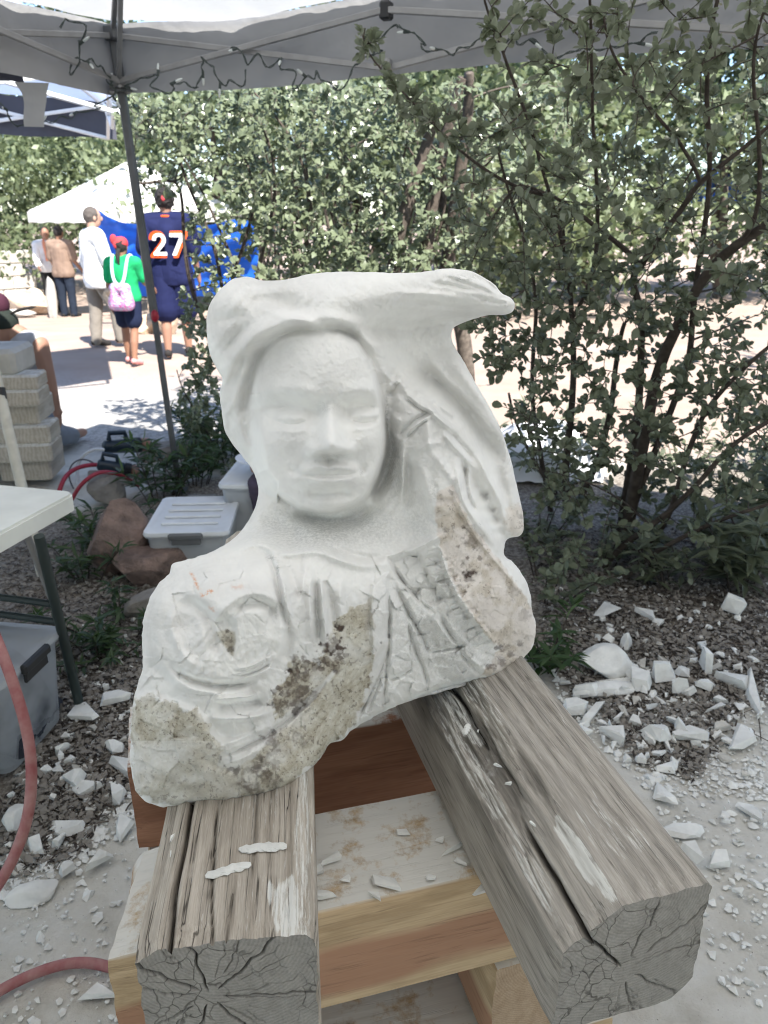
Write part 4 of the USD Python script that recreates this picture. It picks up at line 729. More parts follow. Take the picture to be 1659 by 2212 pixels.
def shrub(name, label, g, tpl, leafm, barkm, cat_='shrub', individual=0, split=1, aspect=1.0, group=None, nw=8):
    o = thing(name, label, cat_, (0, 0, 0), group=group)
    for p, r in g.wood: obj('stem', tube(p, r, nw), barkm, o, smooth=True)
    if g.twigs: obj('twigs', tubes(g.twigs, 4), barkm, o, smooth=True, kind='stuff')
    b, d, u, sz = g.finish(); v = leaf_verts(b, d, u, sz, tpl, g.rng, aspect)
    if individual:
        uv = proj(b); dep = b[:, 1]; ok = (uv[:, 0] > 5) & (uv[:, 0] < 1655) & (uv[:, 1] > 5) & (uv[:, 1] < 2205); score = np.where(ok, sz / dep, 0); big = np.argsort(-score)[:individual]
        for i in big: obj('leaf', (v[i], tpl[1]), leafm, o, smooth=True)
        keep = np.ones(len(b), bool); keep[big] = False; v = v[keep]
    obj('foliage', leaves_mesh(v, tpl), leafm, o, smooth=True, kind='stuff')
    return o
def Q(*a): return [P(u, v, y=y) for u, v, y in a]
# --- the near shrub on the right, mostly in the shade of the canopy
g = Grow(11); R = g.rng
for pts, r0, r1 in (
    ([(1350,1190,3.55),(1362,1090,3.5),(1385,980,3.45),(1415,830,3.4),(1465,700,3.3),(1530,590,3.2),(1600,525,3.1),(1700,455,3.0)], .036, .016),
    ([(1338,1180,3.6),(1352,1060,3.6),(1376,900,3.6),(1386,760,3.55),(1380,660,3.5),(1365,600,3.45),(1382,578,3.4)], .024, .013),
    ([(1382,578,3.4),(1340,530,3.35),(1270,475,3.3),(1195,425,3.2),(1120,395,3.1)], .013, .004), ([(1382,578,3.4),(1420,520,3.3),(1475,445,3.2),(1512,395,3.1),(1590,330,3.0),(1670,260,2.9)], .014, .006),
    ([(1228,1120,3.75),(1222,1000,3.75),(1232,900,3.7),(1240,790,3.7),(1236,690,3.65),(1222,560,3.5),(1205,440,3.4)], .022, .008),
    ([(1240,1110,3.8),(1300,960,3.8),(1322,860,3.75),(1336,760,3.7),(1350,700,3.65)], .020, .010),
    ([(1345,1150,3.5),(1420,960,3.45),(1470,830,3.4),(1490,760,3.35),(1500,640,3.3),(1520,500,3.2),(1532,380,3.1),(1528,240,2.95),(1534,100,2.8),(1560,-40,2.7)], .018, .006),
    ([(1190,1110,3.9),(1170,1000,3.85),(1150,800,3.8),(1158,640,3.7),(1120,480,3.55),(1075,330,3.4)], .015, .005),
    ([(1280,1250,3.3),(1370,1160,3.2),(1470,1080,3.1),(1560,990,3.0),(1680,900,2.9)], .016, .008), ([(1320,1290,3.2),(1420,1190,3.1),(1560,1120,3.0),(1690,1080,2.9)], .014, .006),
    ([(1330,1200,3.4),(1440,1120,3.3),(1500,940,3.2),(1580,820,3.1),(1700,720,3.0)], .016, .007), ([(1100,850,3.9),(1135,960,3.85),(1210,1080,3.8)], .006, .012),
    ([(1222,560,3.5),(1180,400,3.2),(1120,200,2.9),(1060,40,2.7),(1040,-30,2.6)], .009, .003), ([(1236,690,3.65),(1290,500,3.4),(1282,300,3.1),(1280,120,2.85),(1272,-40,2.7)], .010, .004),
    ([(1512,395,3.1),(1420,250,2.9),(1330,120,2.75),(1310,-30,2.65)], .007, .003), ([(1600,525,3.1),(1640,380,2.9),(1630,200,2.75),(1650,30,2.6)], .010, .004), ([(1195,425,3.2),(1000,330,3.1),(900,230,3.05),(800,120,3.0),(790,60,2.95)], .007, .002)):
    g.stem(Q(*pts), r0, r1)
def targets(*regs): 
    t = np.vstack([tri3(R, n, pl, a, b) for n, pl, a, b in regs]); return t
T = targets((80, [(960,560),(1180,330),(1660,360),(1700,600),(1659,700),(1000,640)], 2.9, 3.8))
g.reach(T[np.argsort(R.random(len(T)))], 0.040, 8, maxlen=0.5)
T = targets((260, [(1040,215),(1180,150),(1700,60),(1720,560),(1180,560),(960,520),(990,330)], 2.6, 3.7), (95, [(1040,-30),(1700,-40),(1700,140),(1180,210),(1080,190)], 2.45, 3.0), (260, [(985,560),(1180,560),(1720,580),(1720,760),(1020,740),(975,640)], 2.9, 3.8),
            (200, [(1020,740),(1720,760),(1720,900),(1080,900)], 2.9, 3.9), (135, [(1090,900),(1720,900),(1720,1010),(1120,1010)], 2.9, 3.9), (95, [(1110,1010),(1700,1010),(1700,1120),(1140,1130)], 2.9, 3.8), (60, [(1120,1130),(1660,1120),(1640,1240),(1280,1260),(1150,1250)], 2.7, 3.5), (50, [(760,60),(800,60),(880,190),(1050,260),(1000,340),(880,260),(790,170)], 2.9, 3.2))
g.reach(T[np.argsort(R.random(len(T)))], 0.041, 9, maxlen=0.35)
shrub('leafy_shrub', 'tall many-stemmed grey-green shrub on the right, reaching up in front of the canopy valance', g, LEAF_A, 'silver_leaf', 'bark_dark', individual=290)
# --- the sunlit shrub behind the bust
g = Grow(12, 0.42, (0.25, -0.62, 0.75)); R = g.rng
for k in range(22):
    u0 = R.uniform(540, 1000); top = R.uniform(200, 330); y0 = R.uniform(5.5, 6.3)
    g.stem(Q((u0, 830, y0), (u0 + R.uniform(-30, 30), 640, y0), (u0 + R.uniform(-50, 50), 430, y0 - .1), (u0 + R.uniform(-90, 90), top, y0 - .3)), R.uniform(.012, .026), .006, 18)
for a in ([(905,830,5.5),(915,600,5.5),(935,430,5.45),(965,290,5.4),(1000,170,5.3)], [(955,830,5.6),(962,600,5.6),(990,400,5.5),(1010,250,5.4),(1015,160,5.3)], [(860,830,5.4),(850,620,5.4),(868,480,5.3),(915,330,5.3),(940,260,5.2)], [(1010,830,5.7),(985,640,5.7),(965,520,5.7),(950,330,5.6)]):
    g.stem(Q(*a), .062, .03, 20)
T0 = tri3(R, 160, [(460,185),(1000,180),(1030,560),(560,620),(480,330)], 5.2, 5.9); g.reach(T0, 0.05, 6, maxlen=0.8, first=0.1)
T = np.vstack([tri3(R, 260, [(440,175),(1010,170),(1060,330),(1040,560),(960,640),(530,640),(500,520),(460,330)], 5.6, 6.6), tri3(R, 560, [(470,185),(900,180),(960,330),(930,560),(700,630),(560,620),(500,480)], 5.0, 5.6), tri3(R, 130, [(700,480),(1040,470),(1020,640),(560,640)], 5.1, 5.6),
               tri3(R, 150, [(960,170),(1250,150),(1330,420),(1180,520),(1010,520)], 5.0, 6.4)])
g.reach(T[np.argsort(R.random(len(T)))], 0.054, 12, maxlen=0.45, first=0.08)
shrub('sunlit_shrub', 'broad sunlit shrub with pale round leaves and dark crooked trunks behind the bust', g, LEAF_B, 'sunny_leaf', 'bark', nw=7, individual=285)
# --- the shrub round the canopy's leg
g = Grow(13, 0.45, (0.2, -0.5, 0.8)); R = g.rng
for pts, r0, r1 in (([(520,1000,5.0),(500,880,5.0),(470,760,5.0),(420,640,5.0),(395,500,5.0),(385,400,5.0),(340,395,4.9),(282,390,4.85)], .020, .006), ([(540,1000,5.1),(490,700,5.2),(450,500,5.2),(400,380,5.2),(390,260,5.2)], .018, .006), ([(500,960,5.0),(520,780,5.1),(500,620,5.2),(540,480,5.2),(520,330,5.2)], .02, .007),
                    ([(560,980,5.3),(560,700,5.4),(500,560,5.3),(450,440,5.3),(360,290,5.2)], .016, .005), ([(470,1000,4.9),(430,900,4.9),(400,850,4.85),(380,800,4.8)], .008, .003)):
    g.stem(Q(*pts), r0, r1)
T = np.vstack([tri3(R, 130, [(235,205),(450,205),(470,380),(330,310),(250,270)], 4.7, 5.5), tri3(R, 26, [(240,330),(300,350),(440,390),(440,450),(300,400)], 4.7, 5.4), tri3(R, 55, [(410,430),(490,450),(540,640),(420,640)], 4.8, 5.4), tri3(R, 120, [(390,640),(520,640),(470,760),(440,960),(370,980),(400,800)], 4.7, 5.3), tri3(R, 95, [(450,760),(540,1010),(480,1040),(390,960)], 4.7, 5.2)])
g.reach(T[np.argsort(R.random(len(T)))], 0.043, 9, maxlen=0.5)
shrub('leafy_shrub', 'thin straggling shrub round the canopy leg, in front of the people', g, LEAF_A, 'sunny_leaf', 'bark_dark', individual=180)
# --- far trees
def far_tree(name, label, base, h, w, n, leafm, seed, size=0.16, trunk=0.12, group=None, low=0.12):
    o = thing(name, label, 'tree', base, group=group); R = np.random.default_rng(seed)
    obj('trunk', cat([tube(spline([(R.uniform(-.2, .2) * k, R.uniform(-.2, .2) * k, 0), (R.uniform(-.3, .3), R.uniform(-.3, .3), h * .4), (R.uniform(-1, 1) * w * .3, R.uniform(-1, 1) * w * .3, h * .8)], 10), np.linspace(trunk, trunk * .25, 10), 6) for k in range(3)]), 'bark', o, smooth=True)
    cl = np.c_[R.normal(0, w * .26, 90), R.normal(0, w * .26, 90), h * (low + (1 - low) * R.beta(1.6, 1.5, 90))]; cl[:, :2] *= (0.45 + 0.75 * np.sin(np.pi * np.clip(cl[:, 2:] / h, 0.1, 0.92)))
    idx = R.integers(0, 90, n); sp = R.uniform(0.35, 0.75, 90)[idx][:, None] * (w / 4) ** 0.5; dv = R.normal(0, 1, (n, 3)); dv /= np.linalg.norm(dv, axis=1, keepdims=True)
    b = cl[idx] + dv * sp * (R.random((n, 1)) ** 0.4); b[:, 2] = np.maximum(b[:, 2], 0.1)
    v = leaf_verts(b, dv + R.normal(0, .7, (n, 3)), R.normal(0, .6, (n, 3)) + [0, -.2, .8], size * R.uniform(.6, 1.3, n), LEAF_B, R)
    obj('crown', leaves_mesh(v, LEAF_B), leafm, o, smooth=True); return o
def dup(root, loc, rz, sc, label):
    was = root.GetCustomData(); x = UsdGeom.Xform.Define(stage, numbered('/World/' + root.GetName().rstrip('_0123456789')))
    x.GetPrim().GetReferences().AddInternalReference(root.GetPath()); x.GetPrim().SetInstanceable(True); x.ClearXformOpOrder()
    x.AddTranslateOp(opSuffix='at').Set(Gf.Vec3d(*map(float, loc))); x.AddRotateZOp(opSuffix='turn').Set(float(rz)); x.AddScaleOp(opSuffix='size').Set(Gf.Vec3f(sc, sc, sc))
    return tag(x.GetPrim(), label, was['category'], was.get('group'))
t1 = far_tree('background_tree', 'pale green leafy tree at the far left edge behind the white tent', (-11.0, 22.5, -.45), 5.2, 5.4, 11000, 'tree_leaf', 21, 0.17, group='trees across the clearing')
t2 = far_tree('background_tree', 'dark green tree at the far left behind the pale block wall', (-14.2, 25.0, -.45), 7.0, 5.0, 9000, 'dark_tree_leaf', 22, 0.20, group='trees across the clearing')
for src, (x, y), rz, sc, lab in ((t1, (-7.2, 22), 80, 1.05, 'pale green tree rising behind the peak of the far white tent'), (t1, (-3.6, 19), 200, 1.1, 'tree behind the blue tarp, seen through the thin shrub'), (t2, (-0.8, 20), 120, 1.0, 'dark tree straight behind the sunlit shrub'), (t1, (1.8, 16.5), 30, 1.2, 'tree behind the dark trunks right of the bust'),
                        (t1, (5.0, 19.5), 300, 1.15, 'pale tree behind the right shrub, left of the blue canopy'), (t2, (8.6, 20.5), 10, 1.1, 'dark tree beyond the blue canopy on the right'), (t1, (12.2, 20.5), 150, 1.2, 'pale tree beyond the clearing at the right edge'), (t2, (-10.0, 29), 240, 1.3, 'tall dark tree behind the pale ones at the left'), (t2, (2.6, 27), 60, 1.4, 'tall dark tree far behind the canopy valance'), (t1, (16.5, 22), 90, 1.2, 'far tree at the outer right of the clearing'), (t1, (-17.5, 21), 20, 1.1, 'far tree at the outer left of the clearing')):
    dup(src, (x, y, -.45), rz, sc, lab)
# --- weeds and low plants
def weed(label, u, v, h, n, seed, tpl=LEAF_N, size=0.09, spread=0.20, m='weed_leaf', y=None, aspect=1.0, stems=9):
    R = np.random.default_rng(seed); c = P(u, v, z=0.0); o = thing('low_plant', label, 'plant', c); st = []; lb = []; ld = []; lu = []
    for k in range(stems):
        a = R.uniform(0, 6.28); rr = spread * R.random() ** .5; b = np.array([math.cos(a) * rr * .5, math.sin(a) * rr * .5, -0.01]); t = b + [math.cos(a) * rr, math.sin(a) * rr, h * R.uniform(.55, 1.0)]
        p = spline([b, (b + t) / 2 + [0, 0, h * .1], t], 8); st.append((p, np.linspace(.004, .0015, 8)))
        q = R.uniform(.15, 1, n // stems); q[-3:] = 1; pos = np.stack([np.interp(q, np.linspace(0, 1, 8), p[:, i]) for i in range(3)], 1)
        dv = np.c_[R.normal(0, 1, (len(q), 2)), R.uniform(-.1, .8, len(q))]; lb.append(pos); ld.append(dv); lu.append(np.tile([0, 0, 1.0], (len(q), 1)) + R.normal(0, .25, (len(q), 3)))
    obj('stems', tubes(st, 4), 'bark_dark', o, smooth=True, kind='stuff')
    lb = np.vstack(lb); v_ = leaf_verts(lb, np.vstack(ld), np.vstack(lu), size * R.uniform(.6, 1.25, len(lb)), tpl, R, aspect); nb = 40 if u > 0 else 0; big = np.argsort(-np.abs(v_[:, :, 2]).max(1) - 3 * (v_[:, :, 1].min(1) < 0) )[:nb]
    for q in big: obj('leaf', (v_[q], tpl[1]), m, o, smooth=True)
    keep = np.ones(len(v_), bool); keep[big] = False; obj('foliage', leaves_mesh(v_[keep], tpl), m, o, smooth=True, kind='stuff')
WEEDS = [('bushy green weed beside the front storage box, right of the reddish boulder', 345, 1075, .34, 260, LEAF_N, .10, .24, 'weed_leaf'), ('green weed behind the front storage box, in front of the canopy leg', 420, 1050, .32, 240, LEAF_N, .10, .22, 'weed_leaf'), ('dark green weed left of the reddish boulder', 225, 1185, .26, 180, LEAF_N, .09, .2, 'weed_leaf'),
    ('low weed under the near corner of the white table', 185, 1250, .20, 170, LEAF_N, .075, .2, 'weed_leaf'), ('low weed between the table leg and the carved shoulder', 255, 1370, .17, 200, LEAF_N, .075, .2, 'weed_leaf'), ('small weed in the litter above the table leg foot', 215, 1420, .13, 130, LEAF_N, .06, .16, 'weed_leaf'), ('dark weed at the upper end of the storage boxes', 480, 1000, .36, 240, LEAF_N, .10, .25, 'weed_leaf'), ('weed growing past the plank behind the canopy leg', 455, 960, .4, 220, LEAF_N, .10, .25, 'weed_leaf'),
    ('narrow-leaved plant at the lower right edge of the shrub', 1610, 1260, .42, 260, LEAF_N, .15, .24, 'silver_leaf'), ('narrow-leaved plant behind the one at the right edge', 1650, 1170, .45, 260, LEAF_N, .15, .3, 'silver_leaf'), ('narrow-leaved seedling in front of the right shrub, above the rubble', 1460, 1270, .24, 90, LEAF_N, .12, .14, 'silver_leaf'), ('dark green weed beside the bust, at the far end of the splintered timber', 1185, 1430, .20, 150, LEAF_N, .085, .16, 'weed_leaf'),
    ('low round-leaved growth at the foot of the shrub, next to the bust', 1180, 1270, .26, 260, LEAF_A, .045, .3, 'silver_leaf'), ('low round-leaved growth under the leaning stems', 1300, 1215, .22, 260, LEAF_A, .042, .32, 'silver_leaf'), ('low growth in deep shade below the right stems', 1500, 1190, .26, 260, LEAF_A, .042, .35, 'silver_leaf'), ('low growth beside the bust above the dusty gap', 1160, 1170, .28, 200, LEAF_A, .042, .25, 'silver_leaf'), ('weed at the edge of the sunlit ground behind the bust, right side', 1180, 1030, .4, 240, LEAF_N, .12, .3, 'silver_leaf'), ('leafy tuft right of the shrub stems at the clearing edge', 1480, 1010, .35, 240, LEAF_A, .045, .4, 'silver_leaf'), ('leafy tuft at the clearing edge by the right border', 1640, 1040, .35, 240, LEAF_A, .045, .4, 'silver_leaf')]
for k, (lab, u, v, h, n, tpl, size, spr, m) in enumerate(WEEDS): weed(lab, u, v, h, n, 300 + k, tpl, size, spr, m)
# ---------------------------------------------------------------- things round the workplace
def frosted(name, col, clear):
    mat(name, {'p': ('principled_bsdf', {'base_color': col, 'roughness': 0.35, 'specular_ior_level': 0.5}), 'tl': ('translucent_bsdf', {'color': col}), 'm0': ('mix_closure', {'fac': 0.4}), 'tr': ('transparent_bsdf', {}), 'm': ('mix_closure', {'fac': clear}),
               't': ('texture_coordinate', {}), 'n': ('noise_texture', {'scale': 9.0, 'detail': 5.0}), 'r': ('map_range', {'from_min': 0.35, 'from_max': 0.7, 'to_min': clear * 0.5, 'to_max': clear * 1.2})},
        [('p.BSDF', 'm0.closure1'), ('tl.BSDF', 'm0.closure2'), ('m0.closure', 'm.closure1'), ('tr.BSDF', 'm.closure2'), ('t.object', 'n.vector'), ('n.fac', 'r.value'), ('r.result', 'm.fac')], surface='m.closure')
frosted('frosted_plastic', (0.62, 0.64, 0.66), 0.30); frosted('clear_plastic', (0.50, 0.52, 0.55), 0.74)
simple('lid_plastic', (0.66, 0.68, 0.70), 0.4, 0.12, 8, spec=0.5)
simple('latch_grey', (0.12, 0.125, 0.13), 0.5, 0.2); simple('table_white', (0.74, 0.75, 0.70), 0.55, 0.14, 5, 0.1, 60)
simple('leg_green', (0.028, 0.042, 0.040), 0.45, 0.3); simple('hose_red', (0.40, 0.22, 0.21), 0.7, 0.35, 22, col2=(0.30, 0.10, 0.105)); simple('hose_bright', (0.36, 0.035, 0.06), 0.5, 0.2)
simple('purple_cloth', (0.07, 0.055, 0.085), 0.95, 0.4, 9, 0.3, 60); simple('dark_cloth', (0.03, 0.035, 0.05), 0.95, 0.4, 9)
simple('boulder_red', (0.27, 0.19, 0.16), 0.9, 0.5, 11, 1.0, 24, dist=0.03, col2=(0.11, 0.08, 0.07)); simple('boulder_grey', (0.27, 0.25, 0.225), 0.9, 0.45, 8, 0.8, 30, dist=0.02)
simple('boulder_tan', (0.62, 0.50, 0.38), 0.9, 0.4, 3, 0.8, 12, dist=0.04, col2=(0.36, 0.25, 0.16)); simple('tool_blue', (0.014, 0.028, 0.045), 0.4, 0.3); simple('plank_grey', (0.25, 0.225, 0.195), 0.85, 0.35, 12, 0.4, 40)
simple('copper', (0.34, 0.19, 0.14), 0.5, 0.2, metal=0.3); simple('cable_white', (0.62, 0.64, 0.68), 0.5, 0.1); simple('cable_grey', (0.10, 0.10, 0.11), 0.5, 0.1)
simple('limestone', (0.50, 0.475, 0.43), 0.9, 0.25, 6, 0.6, 30, dist=0.01); simple('pole_wood', (0.60, 0.57, 0.49), 0.7, 0.25, 12)
simple('white_plastic', (0.72, 0.74, 0.78), 0.4, 0.08)
def bin_box(name, label, c, w, d, h, rz, bodym, group=None, latch='latch_grey', latch_sides=('near',), ribs=0, taper=0.9):
    """A storage box: tapered tub with a rolled rim, a lid and clip handles. Local x is its width, y its depth, its near side at -d/2."""
    o = thing(name, label, 'storage box', c, rz, group)
    def ring(sx, sy, z, n=6, r=0.035):
        q = np.array(sg.box(-sx / 2 + r, -sy / 2 + r, sx / 2 - r, sy / 2 - r).buffer(r, quad_segs=n).exterior.coords)[:-1]; return np.c_[q, np.full(len(q), z)]
    def loft(rs, cap0=True, cap1=False):
        n = len(rs[0]); v = np.vstack(rs); f = []
        for k in range(len(rs) - 1):
            a = k * n + np.arange(n); b = k * n + (np.arange(n) + 1) % n; f += [np.stack([a, b, b + n], 1), np.stack([a, b + n, a + n], 1)]
        for flag, k in ((cap0, 0), (cap1, len(rs) - 1)):
            if flag: v = np.vstack([v, rs[k].mean(0)]); a = k * n + np.arange(n); f.append(np.stack([a, k * n + (np.arange(n) + 1) % n, np.full(n, len(v) - 1)], 1)[:, ::(-1 if k == 0 else 1)])
        return trimesh.Trimesh(v, np.vstack(f), process=False)
    t = lambda z: taper + (1 - taper) * z / h
    obj('tub', loft([ring(w * t(z) - i, d * t(z) - i, z) for z, i in ((0, 0), (0.004, -0.002), (h * .5, 0), (h * .9, 0), (h - .02, 0), (h - .02, -.02), (h - .008, -.02), (h - .008, 0.004), (h * .5, 0.008), (0.012, 0.012))], True, True), bodym, o, smooth=40)
    ld = obj('lid', loft([ring(w + .022, d + .022, h - .012), ring(w + .026, d + .026, h - .004), ring(w + .018, d + .018, h + .008), ring(w - .03, d - .03, h + .010), ring(w - .05, d - .05, h + .003)], False, True), 'lid_plastic' if bodym != 'clear_plastic' else 'frosted_plastic', o, smooth=40)
    for k in range(ribs): obj('lid_rib', box(w * .72, d * .035, .012, (0, d * (-.28 + .56 * k / max(1, ribs - 1)), h + .008), bev=.005), 'lid_plastic', ld)
    for s in latch_sides:
        if s == 'near': lm = [box(w * .42, .022, .030, (-.0 * w, -d / 2 - .018, h - .008), bev=.007), box(w * .36, .012, .03, (-.0 * w, -d / 2 - .014, h - .035), bev=.004)]
        elif s == 'far': lm = [box(w * .42, .022, .030, (0, d / 2 + .018, h - .002), bev=.007)]
        else: lm = [box(.024, d * .42, .032, (w / 2 + .018, 0, h - .004), bev=.007), box(.012, d * .36, .035, (w / 2 + .013, 0, h - .036), bev=.004)]
        obj('latch', cat(lm), latch, o)
    return o
def rock(name, label, u, v, w, h, d, mt, seed, rz=0, cat_='rock', group=None, y=None, sub=4, flat=0.0, sink=0.1, npl=12):
    R = np.random.default_rng(seed); c = P(u, v, z=0.0) if y is None else P(u, v, y=y); c[2] = ground_z(c[0], c[1])
    m = trimesh.creation.icosphere(sub, 1.0); p = np.array(m.vertices)
    for k in range(npl):                                # split faces
        n = R.normal(0, 1, 3); n /= np.linalg.norm(n); q = R.uniform(.55, .9); e = p @ n - q; p -= np.outer(np.maximum(e, 0), n)
    p *= 1 + 0.22 * fb(p + seed, 1.4, 4, seed)[:, None]; p += 0.03 * np.stack([fb(p, 6, 3, s) for s in (1, 2, 3)], 1)
    p *= np.array([w / 2, d / 2, h / 1.7]) / np.abs(p).max(0); p[:, 2] += h * (0.5 - sink); p[:, 2] = np.maximum(p[:, 2], -0.02)
    a = math.radians(rz); p = p @ np.array([[math.cos(a), math.sin(a), 0], [-math.sin(a), math.cos(a), 0], [0, 0, 1]])
    m.vertices = p + c; return obj(name, m, mt, None, smooth=28, label=label, cat=cat_, group=group)
def crumple(name, label, c, w, d, h, mt, seed, cat_, parent=None):
    n = 46; X, Y = np.meshgrid(np.linspace(-1, 1, n), np.linspace(-1, 1, n)); r = np.maximum(np.abs(X), np.abs(Y)); p = np.stack([X * 1.6, Y * 1.6, 0 * X + seed], -1)
    Z = h * (1 - r ** 3) * (0.55 + 0.9 * meshkit.fbm(p * 1.2, 4, seed)) + 0.12 * h * meshkit.fbm(p * 5, 3, seed + 1); i = (np.arange(n - 1)[:, None] * n + np.arange(n - 1)[None]).ravel()
    v = np.stack([X * w / 2 * (1 + .2 * fb(p, 1, 2, 3)), Y * d / 2, Z], -1).reshape(-1, 3) + c
    m = trimesh.Trimesh(v, np.vstack([np.stack([i, i + 1, i + n + 1], 1), np.stack([i, i + n + 1, i + n], 1)]), process=False)
    return obj(name, m, mt, parent, smooth=25, label=label, cat=cat_)
# storage boxes
c0, c1 = P(44, 1683, z=0.0), P(154, 1555, z=0.0); fd = c1 - c0; fl = np.linalg.norm(fd); ang = math.degrees(math.atan2(-fd[0], fd[1]))
cc = (c0 + c1) / 2 - np.array([fd[1], -fd[0], 0]) / fl * 0.27
bin_box('storage_box', 'clear plastic storage box with a black clip under the white table', cc + [0, 0, 0.012], 0.54, fl * 1.12, 0.315, ang, 'clear_plastic', latch='black_plastic', latch_sides=('right',))
crumple('bundled_cloth', 'dark bundle inside the clear box under the table', cc + [0.02, 0, 0.03], .46, .28, .26, 'dark_cloth', 5, 'cloth')
b1 = (P(340, 1227, z=0.0) + P(500, 1205, z=0.0)) / 2; b1 = np.array([-0.905, 3.42, 0.01])
bin_box('storage_box', 'low frosted storage box with ribbed lid and grey clip beside the reddish boulder', b1, 0.365, 0.46, 0.205, 3.5, 'frosted_plastic', ribs=4, latch_sides=('near', 'far'))
b2 = np.array([-0.60, 3.82, 0.01])
bin_box('storage_box', 'taller frosted storage box with purple cloth over it, half hidden behind the bust', b2, 0.38, 0.52, 0.30, -4, 'frosted_plastic', latch_sides=())
# cloth over its lid and front
def cloth_over():
    def f(u, v):
        s = v * 0.62; x = -0.60 + (-0.055 + u * 0.25) + 0.012 * np.sin(v * 9 + u * 3); top = 0.36
        y = np.where(s < top, 3.92 - s, 3.92 - top - 0.012 - 0.03 * np.sin(u * 9)); z = np.where(s < top, 0.328 + 0.012 * np.sin(u * 14), 0.328 - (s - top)); w = fb(np.c_[u * 5, v * 4, 0 * u], 1, 3, 5)
        return np.c_[x + .02 * w, y - 0.012 + .02 * w, z + .02 * (w + .5)]
    obj('draped_cloth', sheet(f, 30, 40), 'purple_cloth', None, smooth=True, label='dark purple cloth hanging over the taller storage box', cat='cloth')
cloth_over()
def plate():
    m = trimesh.creation.revolve(np.array([(0, 0), (.05, 0), (.085, .012), (.12, .022), (.125, .028), (.12, .03), (.08, .02), (.0, .014)]), sections=28); m.apply_translation([-0.625, 3.72, 0.385]); obj('upturned_plate', m, 'white_plastic', None, smooth=40, label='white dish on top of the purple cloth beside the bust', cat='dish')
    m = trimesh.creation.revolve(np.array([(0, 0), (.07, 0), (.075, .02), (.07, .045), (.0, .045)]), sections=20); m.apply_translation([-0.605, 3.72, 0.342]); obj('tin', m, 'copper', None, smooth=30, label='small reddish tin under the white dish', cat='tin')
plate()
# white folding table
def table():
    K = np.array([-0.967, 2.28]); a = np.array([-0.24, -0.97]); b = np.array([-0.97, 0.24]); W, L, th, zt = 0.76, 1.3, 0.055, 0.74
    o = thing('folding_table', 'white plastic folding table with dark green legs at the left edge', 'table', (0, 0, 0))
    q = sg.Polygon([K, K + a * L, K + a * L + b * W, K + b * W]).buffer(-0.035).buffer(0.035, quad_segs=6); m = trimesh.creation.extrude_polygon(q, th - .008, engine='earcut'); m.apply_translation([0, 0, zt - th]); q2 = q.buffer(-0.006)
    m2 = trimesh.creation.extrude_polygon(q2, .0078, engine='earcut'); m2.apply_translation([0, 0, zt - .008]); obj('tabletop', cat([m, m2]), 'table_white', o, smooth=25, kind='stuff')
    ft = P(173, 1530, z=0.0); hd = P(84, 1158, z=0.685); off = np.append(b * 0.62, 0)
    for s, nm in ((0, 0), (1, 1)): obj('leg', tube([hd + off * s, ft + off * s + [0, 0, .01]], .0155, 10), 'leg_green', o, smooth=40)
    hd2 = hd + [-0.045, 0.02, 0]; obj('folding_brace', tube([hd2, hd2 + (ft - hd) * 0.36 + [0.03, 0, 0]], .011, 8), 'grey_steel', o, smooth=40)
    for t in (0.36, 0.46): p = hd + (ft - hd) * t; obj('crossbar', tube([p, p + off], .0115, 8), 'leg_green', o, smooth=40)
    for s in (0, 1): 
        h3 = hd + np.append(a * 1.0, 0) + off * s; obj('leg', tube([h3, [h3[0] - .02, h3[1] - .12, .01]], .0155, 10), 'leg_green', o, smooth=40)
table()
# hoses, cables
def hose(name, label, pts, r, mt, n=60, cat_='hose'): obj(name, tube(spline(pts, n), r, 10), mt, None, smooth=True, label=label, cat=cat_)
hose('air_hose', 'dusty pink hose curving down past the clear box at the left edge', [P(-60, 1230, y=1.50), P(-20, 1350, y=1.46), P(8, 1420, y=1.42), P(36, 1500, y=1.39), P(60, 1590, y=1.36), P(68, 1680, y=1.33), P(58, 1770, y=1.30), P(30, 1850, y=1.27), P(0, 1905, y=1.25), P(-60, 1990, y=1.22)], .0118, 'hose_red')
hose('air_hose', 'dusty pink hose lying on the ground at the lower left corner', [P(-80, 2190, z=.02), P(0, 2140, z=.014), P(70, 2105, z=.014), P(140, 2083, z=.014), P(190, 2080, z=.014), P(240, 2090, z=.014), P(330, 2120, z=.014)], .0115, 'hose_red')
hose('air_hose', 'red hose looping up behind the white table', [P(120, 1085, y=4.3), P(131, 1052, y=4.3), P(145, 1026, y=4.4), P(170, 1010, y=4.5), P(205, 1004, y=4.6), P(250, 1010, y=4.7)], .0135, 'hose_bright')
hose('air_hose', 'second red hose looping in front of the power tools', [P(155, 1080, y=4.1), P(166, 1060, y=4.1), P(185, 1038, y=4.1), P(215, 1021, y=4.15), P(245, 1022, y=4.2), P(272, 1032, y=4.3), P(300, 1050, y=4.4)], .0115, 'hose_bright')
hose('cable', 'white cable arching left of the power tools', [P(170, 1062, y=4.5), P(167, 1030, y=4.55), P(169, 1003, y=4.6), P(180, 985, y=4.6), P(198, 973, y=4.6), P(225, 972, y=4.6)], .010, 'cable_white', cat_='cable')
hose('cable', 'thin dark cable looping left of the power tools', [P(175, 1075, y=4.45), P(152, 1040, y=4.45), P(152, 1010, y=4.5), P(170, 994, y=4.55), P(205, 1003, y=4.6)], .005, 'cable_grey', cat_='cable')
